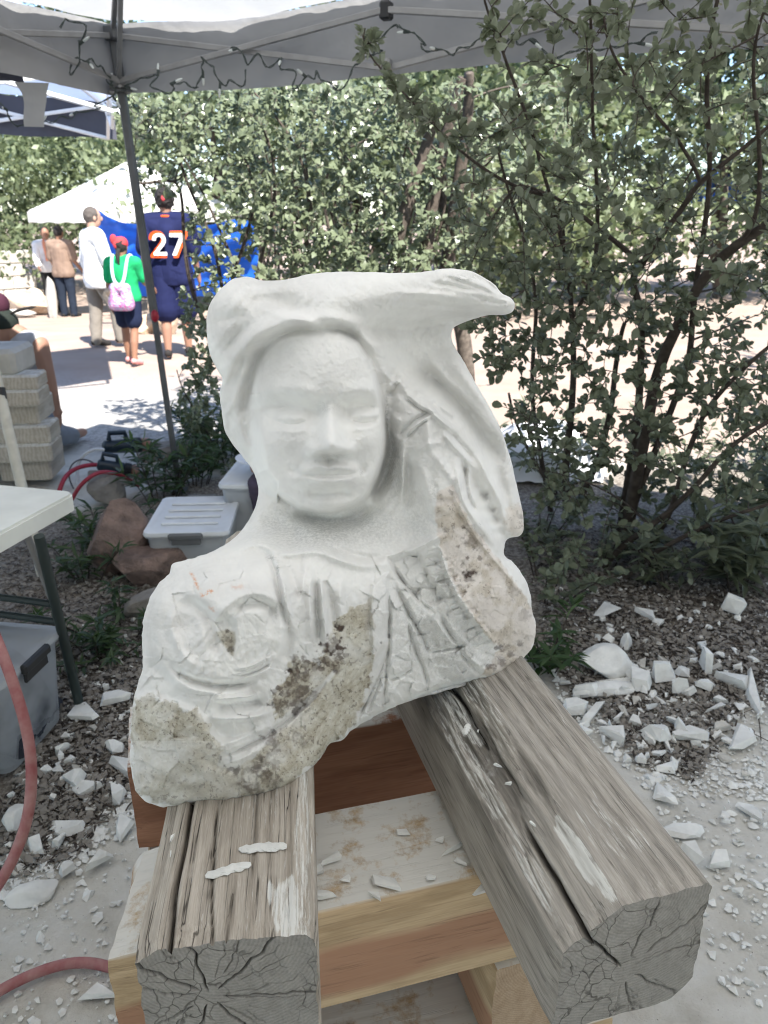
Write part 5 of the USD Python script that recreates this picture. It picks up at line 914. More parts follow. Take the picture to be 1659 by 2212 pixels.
# power tools on a block
def tool(label, a, b, r, seed):
    a, b = np.asarray(a), np.asarray(b); t = b - a; L = np.linalg.norm(t); o = thing('power_tool', label, 'power tool'); at = lambda s: a + t * s
    obj('motor_body', tube([at(s) for s in (0, .03, .3, .5, .52)], [r * .6, r * .9, r, r * 1.05, r * .9], 14), 'tool_blue', o, smooth=40)
    obj('collar', cat([tube([at(s), at(s + .012)], r * 1.12, 14) for s in np.linspace(.53, .64, 6)]), 'black_plastic', o, kind='stuff')
    obj('gear_head', tube([at(s) for s in (.65, .68, .8, .82)], [r * .8, r * 1.0, r * .95, r * .6], 14), 'copper', o, smooth=40)
    obj('spindle', tube([at(.82), at(1.0)], r * .45, 10), 'grey_steel', o, smooth=40)
    x = np.cross(t / L, [0, 0, 1]); obj('side_handle', tube([at(.12) + [0, 0, r], at(.14) + [0, 0, r * 2.0], at(.40) + [0, 0, r * 2.0], at(.42) + [0, 0, r]], r * .38, 8), 'tool_blue', o, smooth=40)
tool('dark blue power tool with ribbed collar lying on the grey block', P(222, 966, y=4.75), P(345, 958, y=4.95), .045, 1)
tool('smaller dark power tool lying just below the ribbed one', P(210, 1003, y=4.5), P(320, 1022, y=4.6), .038, 2)
def plank(name, label, p, q, w, h, mt, cat_): 
    o = obj(name, bar(p, q, w, h), mt, None, label=label, cat=cat_)
plank('grey_block', 'grey dusty block under the ribbed power tool', P(300, 990, y=5.05) - [0, 0, .02], P(440, 964, y=5.25) - [0, 0, .02], .22, .17, 'plank_grey', 'block')
plank('plank', 'weathered plank lying across the weeds behind the canopy leg', P(325, 1068, y=4.5), P(445, 998, y=4.95), .10, .16, 'plank_grey', 'plank')
plank('plank', 'grey board under the smaller power tool', P(190, 1035, y=4.5), P(345, 1035, y=4.65), .2, .06, 'plank_grey', 'board')
rock('boulder', 'reddish pointed boulder left of the low storage box', 265, 1225, .30, .34, .26, 'boulder_red', 6, 10, npl=8)
rock('boulder', 'brown rock in front of the low storage box', 330, 1248, .36, .17, .24, 'boulder_red', 8, 30)
rock('boulder', 'grey-brown rock under the looping red hose', 233, 1085, .22, .19, .2, 'boulder_grey', 9, 0)
rock('boulder', 'long grey rock in the litter beside the carved shoulder', 330, 1325, .24, .10, .14, 'boulder_grey', 10, 50)
# wooden pole in front of the crib
p0, p1 = P(-12, 800, y=3.55), P(47, 1052, y=3.35); dr = (p1 - p0); e = p0 + dr * ((p0[2] - 0.0) / (p0[2] - p1[2]))
obj('wooden_pole', tube([p0, p0 + (e - p0) * .5, e], .024, 10), 'pole_wood', None, smooth=40, label='pale wooden pole leaning in front of the stacked timber crib', cat='pole')
obj('tape_wrap', tube([P(-2, 838, y=3.52), P(6, 884, y=3.49)], .027, 10), 'black_plastic', None, smooth=40, label='dark tape wrapped round the pale wooden pole', cat='tape')
# stacked crib at the left
def crib_left():
    def zz(v, y=4.35): return float(P(100, v, y=y)[2])
    g_ = 'stacked timbers of the left crib'; Y = 4.42
    def piece(label, v0, v1, uR, y0, y1, L, skew=6, m='crib_wood', nm='stacked_timber', bev=.012):
        x1 = P(uR, (v0 + v1) / 2, y=y0 * .35 + y1 * .65)[0]; z1, z0 = zz(v0), zz(v1); o = box(L, y1 - y0, z1 - z0 - .004, (0, 0, 0), bev=bev)
        o = o.subdivide().subdivide().subdivide(); v = np.array(o.vertices); v += 0.010 * np.stack([fb(v + v0, 9, 3, s) for s in (1, 2, 3)], 1); o.vertices = v
        t = thing(nm, label, 'stone block' if nm == 'stone_block' else 'timber', (x1 - L / 2, (y0 + y1) / 2, (z0 + z1) / 2), skew, None if nm == 'stone_block' else g_); obj('block', o, m, t, smooth=20)
    piece('squared grey stone block on top of the left crib', 757, 818, 64, Y - .05, Y + .3, .42, 4, 'limestone', 'stone_block', .025)
    piece('uppermost plank of the left crib, under the stone block', 812, 846, 93, Y - .08, Y + .12, .75); piece('plank of the left crib, second from the top', 843, 880, 97, Y - .10, Y + .12, .75)
    piece('upper dark cross block of the left crib', 876, 926, 109, Y + .0, Y + .32, .30); piece('plank of the left crib, third from the top', 922, 963, 121, Y - .08, Y + .14, .8); piece('plank of the left crib, fourth from the top', 960, 1000, 126, Y - .10, Y + .14, .8)
    piece('bottom cross block of the left crib at its right end', 996, 1048, 134, Y + .0, Y + .3, .3); piece('bottom cross block of the left crib at its left end', 1000, 1055, 18, Y - .02, Y + .4, .2)
crib_left()
crumple('plastic_sheet', 'crumpled bluish white plastic sheet behind the bust, at the foot of the shrub', P(1165, 1030, z=0.0) + [0, .1, 0], .75, .5, .30, 'white_plastic', 21, 'plastic sheet')

# ---------------------------------------------------------------- the other canopies, tarp, wall
fabric_mat('blue_white_cloth', (0.48, 0.58, 0.80), 0.45, tcol=(0.62, 0.72, 0.92), var=0.25, scale=1.2); fabric_mat('navy_cloth', (0.075, 0.078, 0.095), 0.05, tcol=(.1, .11, .16)); fabric_mat('green_cloth', (0.03, 0.06, 0.04), 0.1); fabric_mat('white_cloth', (0.82, 0.82, 0.80), 0.25); fabric_mat('blue_tarp', (0.02, 0.12, 0.56), 0.22, 0.45, tcol=(.02, .14, .65), var=0.25); fabric_mat('blue_cloth', (0.10, 0.20, 0.55), 0.3)
simple('white_steel', (0.72, 0.74, 0.75), 0.4, 0.06)
def tent(name, label, K, e, f, Le, Lf, eave, rise, drop, roofm, valm, barm, bars=True, legs=((0, 0), (1, 0), (0, 1), (1, 1)), base=-0.02, peak=0.5, sides=(0, 1, 2, 3)):
    o = thing(name, label, 'canopy'); K, e, f = np.array(K, float), np.array(e, float), np.array(f, float); e /= np.linalg.norm(e); f /= np.linalg.norm(f)
    pt = lambda s, t, z: np.append(K + e * s * Le + f * t * Lf, z)
    def roof(u, v):
        d = np.minimum(np.minimum(u, 1 - u) / peak, np.minimum(v, 1 - v) / 0.5); d = np.clip(d, 0, 1); z = eave + rise * (d * 0.92 + .08 * d * d) + .03 * fb(np.c_[u * 4, v * 4, 0 * u], 1, 3, 7); return np.c_[K + np.outer(u * Le, e) + np.outer(v * Lf, f), z]
    obj('roof', sheet(roof, 41, 41), roofm, o, smooth=35)
    for k_, (a, b) in enumerate((((0, 0), (1, 0)), ((1, 0), (1, 1)), ((1, 1), (0, 1)), ((0, 1), (0, 0)))):
        if k_ not in sides: continue
        def side(u, v, a=a, b=b):
            q = np.array([pt(a[0] + (b[0] - a[0]) * x, a[1] + (b[1] - a[1]) * x, 0) for x in u]); q[:, 2] = eave - .004 - v * drop + .012 * np.sin(u * 17); return q
        obj('valance', sheet(side, 21, 3), valm, o, smooth=True)
    ins = lambda x: .03 if x == 0 else .97 if x == 1 else x
    for s, t in legs: obj('leg', bar(pt(ins(s), ins(t), base), pt(ins(s), ins(t), eave - .03), .05), barm, o)
    if bars:
        for a, b in (((0, 0), (1, 0)), ((1, 0), (1, 1)), ((1, 1), (0, 1)), ((0, 1), (0, 0))):
            A, B = [np.array([ins(x) for x in q]) for q in (a, b)]
            for k in range(2):
                m0, m1 = A + (B - A) * k / 2, A + (B - A) * (k + 1) / 2
                for z0, z1 in ((eave - .04, eave - .32), (eave - .32, eave - .06)): obj('truss_bar', bar(pt(*m0, z0 if k == 0 else z1), pt(*m1, z1 if k == 0 else z0), .03), barm, o)
        for s, t in ((0, 0), (1, 0), (0, 1), (1, 1)): obj('hip_bar', bar(pt(ins(s), ins(t), eave - .04), pt(.5, .5, eave + rise - .08), .03), barm, o)
    return o
tent('canopy_tent', 'blue and white canopy with white frame bars beside the large one, upper left', (-1.80, 6.13), (-.35, .94), (-.80, -.60), 2.2, 3.0, 2.55, .85, .32, 'blue_white_cloth', 'navy_cloth', 'white_steel', legs=((0, 0), (0, 1), (1, 1)), sides=(1, 2))
# far white tent behind the people
tK = P(168, 668, z=-.40); tL = P(104, 655, z=-.40)
tent('canopy_tent', 'small white tent behind the people, at the far side of the clearing', P(172, 560, y=15.6)[:2], (.86, .50), (-.78, .62), 3.4, 1.7, 1.62, 1.0, .20, 'white_cloth', 'white_cloth', 'white_steel', bars=False, base=-.45)
def tarp():
    cn = [P(204, 447, y=13.2), P(332, 482, y=13.0), P(550, 470, y=12.4)]; bt = [P(232, 625, y=13.4), P(332, 640, y=13.1), P(560, 640, y=12.6)]
    def f(u, v):
        k = np.clip(u * 2, 0, 2); tp = np.stack([np.interp(k, [0, 1, 2], [c[i] for c in cn]) for i in range(3)], 1); b_ = np.stack([np.interp(k, [0, 1, 2], [c[i] for c in bt]) for i in range(3)], 1)
        p = tp + (b_ - tp) * v[:, None]; w = fb(np.c_[u * 4 + v * 2.4, v * 2.2, 0 * u], 1, 3, 17); sag = np.sin(u * np.pi * 2 % np.pi) * 0; p[:, 1] += 0.55 * w - .3 * np.exp(-((v - .62 - .1 * u) / .05) ** 2) * (u < .6); p[:, 2] += -.10 * np.sin(np.pi * np.clip(u * 2, 0, 1)) * (1 - v) + .2 * w * (1 - v) * (u > .5); return p
    o = thing('hanging_tarp', 'bright blue tarp hung up behind the walking people', 'tarp'); obj('tarp_sheet', sheet(f, 70, 30), 'blue_tarp', o, smooth=True)
    for c, b_ in zip(cn, bt): obj('tarp_post', bar([c[0], c[1] + .12, -.45], [c[0], c[1] + .12, c[2] + .04], .05), 'grey_steel', o)
tarp()
def block_wall():
    o = thing('block_wall', 'low pale block wall at the far left of the clearing', 'wall'); a, b = P(-60, 590, y=19.0), P(46, 588, y=20.0); a[2] = b[2] = -.45; t = b - a; L = np.linalg.norm(t); t /= L; n = int(L / .6); R = np.random.default_rng(5)
    for r in range(4):
        for k in range(n):
            c = a + t * ((k + .5 + .5 * (r % 2)) * .6) + [0, R.uniform(-.02, .02), .15 + .30 * r]; obj('block', box(.585, .35, .288, c, bev=.02, rz=math.atan2(t[1], t[0])), 'limestone', o)
block_wall()
for k, (lab, u, v, w, h, d, mt, yy) in enumerate((('large pale tan boulder under the left side of the far white tent', 62, 655, 1.0, .62, .6, 'boulder_tan', 16.5), ('pinkish boulder next to the large tan one', 100, 652, .55, .42, .5, 'boulder_tan', 16.9), ('pale standing stone at the foot of the tent leg', 112, 652, .22, 1.0, .25, 'limestone', 15.9), ('tan carved stone behind the jersey wearer', 350, 680, .45, .95, .4, 'boulder_tan', 11.0), ('small tan boulder behind the girl', 318, 690, .4, .3, .4, 'boulder_tan', 11.2), ('low white stone at the far left', 28, 662, .9, .18, .4, 'limestone', 16.0))):
    rock('boulder', lab, u, v, w, h, d, mt, 40 + k, y=yy, sub=3)
tent('canopy_tent', 'bright blue canopy on the right, seen through the shrub', (7.9, 20.5), (.98, .2), (-.2, .98), 1.7, 1.7, 2.05, .75, .2, 'blue_cloth', 'blue_tarp', 'white_steel', bars=False, base=-.45)

# ---------------------------------------------------------------- string lights on the canopy frame
simple('wire_green', (0.045, 0.06, 0.055), 0.6, 0.2); simple('bulb_glass', (0.62, 0.66, 0.64), 0.25, 0.1, spec=0.6)
def string_lights(label, pts, seed, n=70, amp=.035, every=6):
    R = np.random.default_rng(seed); o = thing('string_light', label, 'string lights', group=None); p = spline(pts, n); p[1:-1] += R.normal(0, amp, (n - 2, 3)) * [1, .5, 1]; p = spline(p, n * 3)
    pa, pb = p + .0028 * np.stack([np.sin(np.arange(len(p))), 0 * p[:, 0], np.cos(np.arange(len(p)))], 1), p - .0028 * np.stack([np.sin(np.arange(len(p))), 0 * p[:, 0], np.cos(np.arange(len(p)))], 1)
    obj('wire', tube(pa, .0022, 5), 'wire_green', o, smooth=True); obj('wire', tube(pb, .0022, 5), 'wire_green', o, smooth=True)
    for k in range(4, n * 3 - 3, every * 3):
        d = R.normal(0, 1, 3) + [0, 0, .5]; d /= np.linalg.norm(d); b = obj('socket', tube([p[k], p[k] + d * .028], .0062, 7), 'wire_green', o, smooth=40)
        obj('bulb', tube([p[k] + d * .028, p[k] + d * .042, p[k] + d * .058, p[k] + d * .064], [.0055, .0065, .0045, .001], 7), 'bulb_glass', b, smooth=True)
W = lambda *a: [P(u, v, y=y) for u, v, y in a]
string_lights('string of small lights sagging along the first truss bar right of the corner', W((262, 195, 4.3), (300, 175, 4.25), (340, 165, 4.2), (350, 200, 4.15), (395, 175, 4.1), (425, 190, 4.1), (440, 120, 4.05), (470, 160, 4.0), (530, 150, 4.0)), 1, 30, .016)
string_lights('string of small lights wound round the canopy corner and the left truss bar', W((250, 200, 4.3), (235, 160, 4.2), (190, 135, 4.1), (165, 150, 4.05), (175, 110, 4.0), (130, 60, 3.8)), 2, 20, .018)
string_lights('string of small lights hanging loose across the gap at the upper left', W((248, 195, 4.3), (200, 230, 4.2), (150, 250, 4.1), (110, 270, 4.0), (75, 260, 3.95), (40, 275, 3.9), (10, 225, 3.8), (-30, 240, 3.7)), 3, 24, .012)
string_lights('string of small lights drooping left of the middle truss joint', W((500, 110, 3.95), (560, 130, 3.9), (620, 150, 3.9), (650, 175, 3.85), (690, 160, 3.85), (720, 190, 3.8), (760, 150, 3.8), (800, 120, 3.8), (860, 60, 3.75)), 4, 30, .016)
string_lights('string of small lights right of the middle truss joint, behind the twigs', W((862, 55, 3.72), (900, 80, 3.7), (930, 100, 3.65), (985, 105, 3.6), (1030, 95, 3.55), (1110, 80, 3.5), (1200, 120, 3.45), (1300, 95, 3.4), (1360, 90, 3.35), (1420, 70, 3.3)), 5, 34, .014)
_k = CA + E2 * (CT + .15)
tent('canopy_tent', 'large dark green canopy behind the viewer', _k, E1, E2, 6.0, 6.0, 2.43, 1.1, .3, 'green_cloth', 'green_cloth', 'grey_steel', bars=False)
tent('canopy_tent', 'large navy canopy to the right of the viewer', CA + E1 * (CS + .15), E1, E2, 5.0, 6.0, 2.43, 1.1, .3, 'navy_cloth', 'navy_cloth', 'grey_steel', bars=False, legs=((1, 0), (1, 1), (0, 1)))
tent('canopy_tent', 'large navy canopy to the left of the viewer', CA - E1 * .12 + E2 * .5, -E1, E2, 3.0, 4.0, 2.43, .9, .3, 'navy_cloth', 'navy_cloth', 'grey_steel', bars=False, legs=((1, 0), (1, 1), (0, 1)))
# ---------------------------------------------------------------- trees behind the viewer close the place off
for k, (x, y, rz, sc) in enumerate(((-9, -6, 0, 1.2), (-4, -10, 60, 1.3), (1.5, -11, 140, 1.3), (7, -9, 200, 1.3), (10.5, -3, 280, 1.2), (11, 4, 330, 1.15), (-10.5, 1.5, 100, 1.1))):
    dup(t2, (x, y, -.1), rz, sc, ('tree behind the viewer, to the left', 'tree behind the viewer, left of the middle', 'tree straight behind the viewer', 'tree behind the viewer, right of the middle', 'tree behind the viewer, to the right', 'tree beside the right border, out of the picture', 'tree beside the left border, out of the picture')[k])
# ---------------------------------------------------------------- people
simple('skin_light', (0.44, 0.27, 0.20), 0.55, 0.1); simple('skin_brown', (0.26, 0.135, 0.085), 0.55, 0.12); simple('skin_tan', (0.30, 0.165, 0.115), 0.55, 0.12)
simple('hair_dark', (0.018, 0.014, 0.013), 0.6, 0.3, 60, 0.6, 140); simple('hair_grey', (0.10, 0.085, 0.075), 0.7, 0.3, 60, 0.4, 140)
for n_, c_ in (('shirt_white', (0.76, 0.76, 0.76)), ('trousers_khaki', (0.26, 0.235, 0.205)), ('shirt_green', (0.015, 0.34, 0.12)), ('shorts_navy', (0.012, 0.018, 0.045)), ('jersey_navy', (0.012, 0.016, 0.06)), ('trim_orange', (0.75, 0.10, 0.02)), ('shirt_brown', (0.24, 0.17, 0.13)), ('jeans_dark', (0.02, 0.028, 0.045)), ('scarf_red', (0.55, 0.06, 0.07)), ('scarf_orange', (0.75, 0.30, 0.18)), ('tank_grey', (0.38, 0.38, 0.40)), ('shoe_dark', (0.03, 0.028, 0.028)), ('sandal_pink', (0.62, 0.28, 0.27)), ('strap_blue', (0.50, 0.72, 0.76)), ('cap_green', (0.022, 0.028, 0.024)), ('trousers_black', (0.022, 0.022, 0.022)), ('jeans_grey', (0.20, 0.22, 0.25)), ('plum_cloth', (0.06, 0.02, 0.035)), ('number_white', (0.82, 0.80, 0.80))):
    simple(n_, c_, 0.85, 0.18, 9, 0.25, 26, dist=0.01, spec=0.15)
mat('sequin', {'t': ('texture_coordinate', {}), 'v': ('voronoi_texture', {'scale': 55.0}), 'r': ('rgb_ramp', {'ramp': [(0.0, (0.55, 0.12, 0.35)), (0.35, (0.62, 0.25, 0.48)), (0.6, (0.35, 0.42, 0.62)), (0.8, (0.75, 0.55, 0.65)), (1.0, (0.60, 0.18, 0.40))]}), 'b': ('bump', {'strength': 0.8, 'distance': 0.01}), 'p': ('principled_bsdf', {'roughness': 0.25, 'metallic': 0.3})},
    [('t.object', 'v.vector'), ('v.color', 'r.fac'), ('r.color', 'p.base_color'), ('v.distance', 'b.height'), ('b.normal', 'p.normal')])
MF = manifold3d.Manifold
def ball(p, r, seg=16): return MF.sphere(float(r), seg).translate([float(x) for x in p])
def bones(lst, seg=16):
    """lst: (point, radius, point, radius[, more]) chains; each link is the hull of its two balls."""
    parts = []
    for ch in lst:
        pr = list(zip(ch[0::2], ch[1::2]))
        if len(pr) == 1: parts.append(ball(*pr[0], seg))
        for (a, ra), (b, rb) in zip(pr[:-1], pr[1:]): parts.append(MF.batch_hull([ball(a, ra, seg), ball(b, rb, seg)]))
    return MF.batch_boolean(parts, manifold3d.OpType.Add)
def soft(m, edge=0.025, it=12):
    me = m.refine_to_length(edge).to_mesh(); t = trimesh.Trimesh(me.vert_properties[:, :3], me.tri_verts, process=True); trimesh.smoothing.filter_taubin(t, 0.5, 0.53, it); return t
def ell(c, r, sub=3): m = trimesh.creation.icosphere(sub, 1.0); m.apply_transform(np.diag([*r, 1])); m.apply_translation(c); return m
def rotx(p, a, o): p = np.asarray(p, float) - o; c, s = math.cos(a), math.sin(a); return np.array([p[0], p[1] * c - p[2] * s, p[1] * s + p[2] * c]) + o
class Body:
    """Joints of a standing figure that looks along +y. leg: (hip swing, knee bend); arm: (forward swing, outward, elbow bend), in degrees."""
    def __init__(s, H=1.75, legs=((0, 0), (0, 0)), arms=((0, 6, 12), (0, 6, 12)), lean=0, child=False, head=(0, 0)):
        s.H = H; J = s.J = {}; w = 0.96 if child else 1.0
        J['pelvis'] = np.array([0, 0, .545 * H]); low = 0
        up = lambda x, z, y=0.0: rotx((x * H, y * H, z * H), math.radians(-lean), J['pelvis'])
        J['belly'], J['chest'], J['neck'], J['nape'] = up(0, .63), up(0, .745), up(0, .835), up(0, .865)
        J['head'] = up(0, .935 if not child else .925, .012)
        for i, sg_ in enumerate((-1, 1)):
            hp = J[f'hip{i}'] = np.array([sg_ * .052 * H * w, 0, .52 * H]); a, k = map(math.radians, legs[i])
            kn = J[f'knee{i}'] = hp + .245 * H * np.array([0.02 * sg_, math.sin(a), -math.cos(a)]); an = J[f'ank{i}'] = kn + .235 * H * np.array([0, math.sin(a - k), -math.cos(a - k)])
            J[f'toe{i}'] = an + .105 * H * np.array([0.12 * sg_, math.cos(a - k) * .95, math.sin(a - k) * .8 - .18]); J[f'heel{i}'] = an + np.array([0, -.02 * H, -.018 * H])
            sh = J[f'sho{i}'] = up(sg_ * .112 * w, .808); f, o_, e = map(math.radians, arms[i]); d = np.array([sg_ * math.sin(o_), math.sin(f) * math.cos(o_), -math.cos(f) * math.cos(o_)])
            el = J[f'elb{i}'] = sh + .175 * H * d; d2 = np.array([d[0] * .4, math.sin(f + e), -math.cos(f + e)]); d2 /= np.linalg.norm(d2); wr = J[f'wri{i}'] = el + .150 * H * d2; J[f'd{i}'] = d2
        low = min(min(J[f'toe{i}'][2], J[f'heel{i}'][2]) for i in (0, 1)) - .022 * H
        for k in J:
            if not k.startswith('d'): J[k] = J[k] - [0, 0, low]
        s.top = J['head'][2] + .068 * H
    def skin(s, bare_feet=False):
        H, J = s.H, s.J; ch = [(J['pelvis'], .072 * H, J['belly'], .066 * H, J['chest'], .072 * H, J['neck'], .040 * H), (J['neck'], .033 * H, J['nape'], .031 * H, J['head'], .045 * H), (J['sho0'], .036 * H, J['chest'], .06 * H, J['sho1'], .036 * H)]
        for i, sg_ in enumerate((-1, 1)):
            ch += [(J[f'hip{i}'], .056 * H, J[f'knee{i}'], .033 * H, J[f'knee{i}'] * .6 + J[f'ank{i}'] * .4 + [0, -.006 * H, 0], .033 * H, J[f'ank{i}'], .020 * H), (J[f'heel{i}'], .020 * H, J[f'toe{i}'], .017 * H), (J[f'ank{i}'], .02 * H, J[f'toe{i}'], .016 * H),
                   (J[f'sho{i}'], .034 * H, J[f'elb{i}'], .024 * H, J[f'wri{i}'], .016 * H)]
            d = J[f'd{i}']; w = J[f'wri{i}']; x = np.array([0, 1.0, 0]) - d * d[1]; x /= np.linalg.norm(x); n = np.cross(d, x); pm = w + d * .045 * H
            ch.append((w, .014 * H, pm + x * .012 * H, .011 * H)); ch.append((w, .014 * H, pm - x * .012 * H, .011 * H))
            for q, L in zip((-1.4, -.45, .45, 1.4), (.040, .047, .050, .045)):
                b = pm + x * q * .0105 * H; m_ = b + d * L * .5 * H - n * sg_ * .004 * H; ch.append((b, .0058 * H, m_, .0052 * H, m_ + d * L * .45 * H - n * sg_ * .012 * H, .0046 * H))
            t0 = w + d * .012 * H + x * .012 * H; t1 = t0 + d * .022 * H + x * .012 * H; ch.append((t0, .0075 * H, t1, .006 * H, t1 + d * .02 * H, .005 * H))
        m = bones(ch); hd = s.J['head']
        skull = ell(hd + [0, .004 * H, .012 * H], (.046 * H, .057 * H, .062 * H)); jaw = ell(hd + [0, .014 * H, -.026 * H], (.036 * H, .043 * H, .040 * H))
        extra = [MF.hull_points(np.vstack([skull.vertices, jaw.vertices])), MF.hull_points(ell(hd + [0, .064 * H, -.006 * H], (.008 * H, .012 * H, .018 * H), 1).vertices)]
        for sg_ in (-1, 1): extra.append(MF.hull_points(ell(hd + [sg_ * .047 * H, 0, -.002 * H], (.006 * H, .012 * H, .018 * H), 1).vertices))
        return soft(MF.batch_boolean([m] + extra, manifold3d.OpType.Add), 0.016 * H / 1.75, 6)
    def torso(s, hem=.50, sleeve=1.0, ease=.016, arms=True, wide=1.0):
        """A shirt: hem height and sleeve length (0 none, 0.5 to the elbow, 1 to the wrist)."""
        H, J = s.H, s.J; e = ease * H; b = np.array([J['pelvis'][0], J['pelvis'][1], J['pelvis'][2] - (.545 - hem) * H]); o = np.array([.05 * H * wide, 0, 0])
        ch = [(b - o, .062 * H + e, J['belly'] - o * .8, .05 * H + e, J['chest'] - o, .052 * H + e), (b + o, .062 * H + e, J['belly'] + o * .8, .05 * H + e, J['chest'] + o, .052 * H + e), (b, .07 * H + e, J['belly'], .064 * H + e, J['chest'], .072 * H + e, J['neck'], .036 * H + e * .4), (J['sho0'], .036 * H + e, J['neck'], .036 * H + e * .3), (J['sho1'], .036 * H + e, J['neck'], .036 * H + e * .3), (J['sho0'], .036 * H + e, J['chest'], .06 * H + e, J['sho1'], .036 * H + e), (b - o, .062 * H + e, b + o, .062 * H + e)]
        if sleeve:
            for i in (0, 1):
                a, c, w = J[f'sho{i}'], J[f'elb{i}'], J[f'wri{i}']
                if sleeve <= .5: ch.append((a, .036 * H + e, a + (c - a) * sleeve * 2, .030 * H + e))
                else: ch.append((a, .036 * H + e, c, .027 * H + e, c + (w - c) * (sleeve - .5) * 2, .020 * H + e))
        m = bones(ch); m = m.trim_by_plane([0, 0, 1], float(b[2] - .045 * H)); t = soft(m, .022, 5)
        v = np.array(t.vertices); v += .022 * np.stack([fb(v, 7, 3, k + int(H * 100)) for k in range(3)], 1) * [1, 1, .3]; t.vertices = v; return t
    def legs_(s, to=1.0, ease=.012, waist=.56):
        H, J = s.H, s.J; e = ease * H; ch = [(J['pelvis'] + [-.03 * H, 0, 0], .060 * H + e, J['pelvis'] + [.03 * H, 0, 0], .060 * H + e)]
        for i in (0, 1):
            h, k, a = J[f'hip{i}'], J[f'knee{i}'], J[f'ank{i}']; ch.append((J['pelvis'], .066 * H + e, h, .056 * H + e))
            if to <= .5: ch.append((h, .056 * H + e, h + (k - h) * to * 2, .046 * H + e * 1.4))
            else: ch.append((h, .056 * H + e, k, .036 * H + e, k + (a - k) * (to - .5) * 2, .026 * H + e))
        t = soft(bones(ch), .022, 5); v = np.array(t.vertices); v += .02 * np.stack([fb(v, 8, 3, k + 50) for k in range(3)], 1) * [1, 1, .2]; t.vertices = v; return t
    def shoes(s):
        H, J = s.H, s.J; return [soft(bones([(J[f'heel{i}'] + [0, 0, .006 * H], .025 * H, J[f'toe{i}'], .021 * H), (J[f'ank{i}'] - [0, 0, .012 * H], .024 * H, J[f'toe{i}'] * .6 + J[f'ank{i}'] * .4, .022 * H)]), .02, 3) for i in (0, 1)]
    def hair(s, curly=False, low=.0, sc=1.0):
        H, hd = s.H, s.J['head']; m = ell(hd + [0, -.006 * H, .016 * H], (.051 * H * sc, .060 * H * sc, .064 * H * sc), 4); v = np.array(m.vertices)
        k = (v[:, 1] > hd[1] + .028 * H) & (v[:, 2] < hd[2] + .042 * H); v[k, 1] = np.minimum(v[k, 1], hd[1] + .028 * H); v[:, 2] = np.maximum(v[:, 2], hd[2] - (.035 + low) * H)
        v += (.055 if curly else .014) * np.stack([fb(v, 24 if curly else 30, 3, q) for q in range(3)], 1); m.vertices = v; return m
def person(label, at, yaw, group=None): return thing('person', label, 'person', at, math.degrees(-yaw), group)
G0 = lambda u, v, y=None: (lambda p: np.array([p[0], p[1], float(ground_z(p[0], p[1]))]))(P(u, v, z=0.0) if y is None else P(u, v, y=y))
# man in the white shirt, walking
b = Body(1.61, legs=((-4, 3), (24, 22)), arms=((-8, 9, 18), (14, 6, 30)), lean=2); yaw = math.radians(52)
p = person('person in a loose white shirt and khaki trousers, walking away beside the blue tarp', G0(228, 751), yaw)
obj('body', b.skin(), 'skin_light', p, smooth=True); obj('shirt', b.torso(.485, .82, .022), 'shirt_white', p, smooth=True); obj('trousers', b.legs_(1.0, .016), 'trousers_khaki', p, smooth=True); obj('hair', b.hair(), 'hair_grey', p, smooth=True)
for m in b.shoes(): obj('shoe', m, 'shoe_dark', p, smooth=True)
# girl with the sequin backpack
b = Body(1.32, legs=((7, 6), (-9, 5)), arms=((-6, 8, 16), (24, 10, 40)), child=True); yaw = math.radians(8); gp = G0(290, 787)
p = person('person in a green T-shirt, navy shorts and red headscarf, seen from behind', gp, yaw)
obj('body', b.skin(), 'skin_brown', p, smooth=True); obj('shirt', b.torso(.545, .36, .016), 'shirt_green', p, smooth=True); obj('shorts', b.legs_(.34, .018), 'shorts_navy', p, smooth=True)
hd = b.J['head']; H = b.H; hr = obj('hair', b.hair(low=.02), 'hair_dark', p, smooth=True); obj('ponytail', tube([hd + [0, -.055 * H, -.01 * H], hd + [.0, -.085 * H, -.06 * H], hd + [.008, -.085 * H, -.13 * H]], [.02, .026, .008], 8), 'hair_dark', hr, smooth=True)
sc = ell(hd + [0, -.002, .028 * H], (.056 * H, .062 * H, .058 * H), 3); v = np.array(sc.vertices); v[:, 2] = np.maximum(v[:, 2], hd[2] + .002 * H - .5 * (v[:, 1] - hd[1])); v += .012 * np.stack([fb(v, 20, 2, q) for q in range(3)], 1); sc.vertices = v; s_ = obj('headscarf', sc, 'scarf_red', p, smooth=True)
obj('bow', cat([ell(hd + [-.045 * H, -.03 * H, .06 * H], (.030 * H, .016 * H, .040 * H), 2), ell(hd + [-.02 * H, -.05 * H, .02 * H], (.024 * H, .014 * H, .03 * H), 2)]), 'scarf_red', s_, smooth=True, kind='stuff')
for m in b.shoes(): obj('sandal', m, 'sandal_pink', p, smooth=True)
bk = thing('backpack', 'small sequinned pink backpack with pale blue straps on the girl in green', 'backpack', gp, math.degrees(-yaw)); by = b.J['chest'][1] - .16
bc = np.array([.025, by - .02, b.J['pelvis'][2] + .03]); bag = soft(bones([(bc + [-.07, 0, -.09], .075, bc + [.07, 0, -.09], .075), (bc + [-.065, 0, .07], .055, bc + [.065, 0, .07], .055), (bc + [-.07, 0, -.09], .075, bc + [-.06, 0, .07], .055), (bc + [.07, 0, -.09], .075, bc + [.06, 0, .07], .055)]), .02, 6); obj('bag', bag, 'sequin', bk, smooth=True)
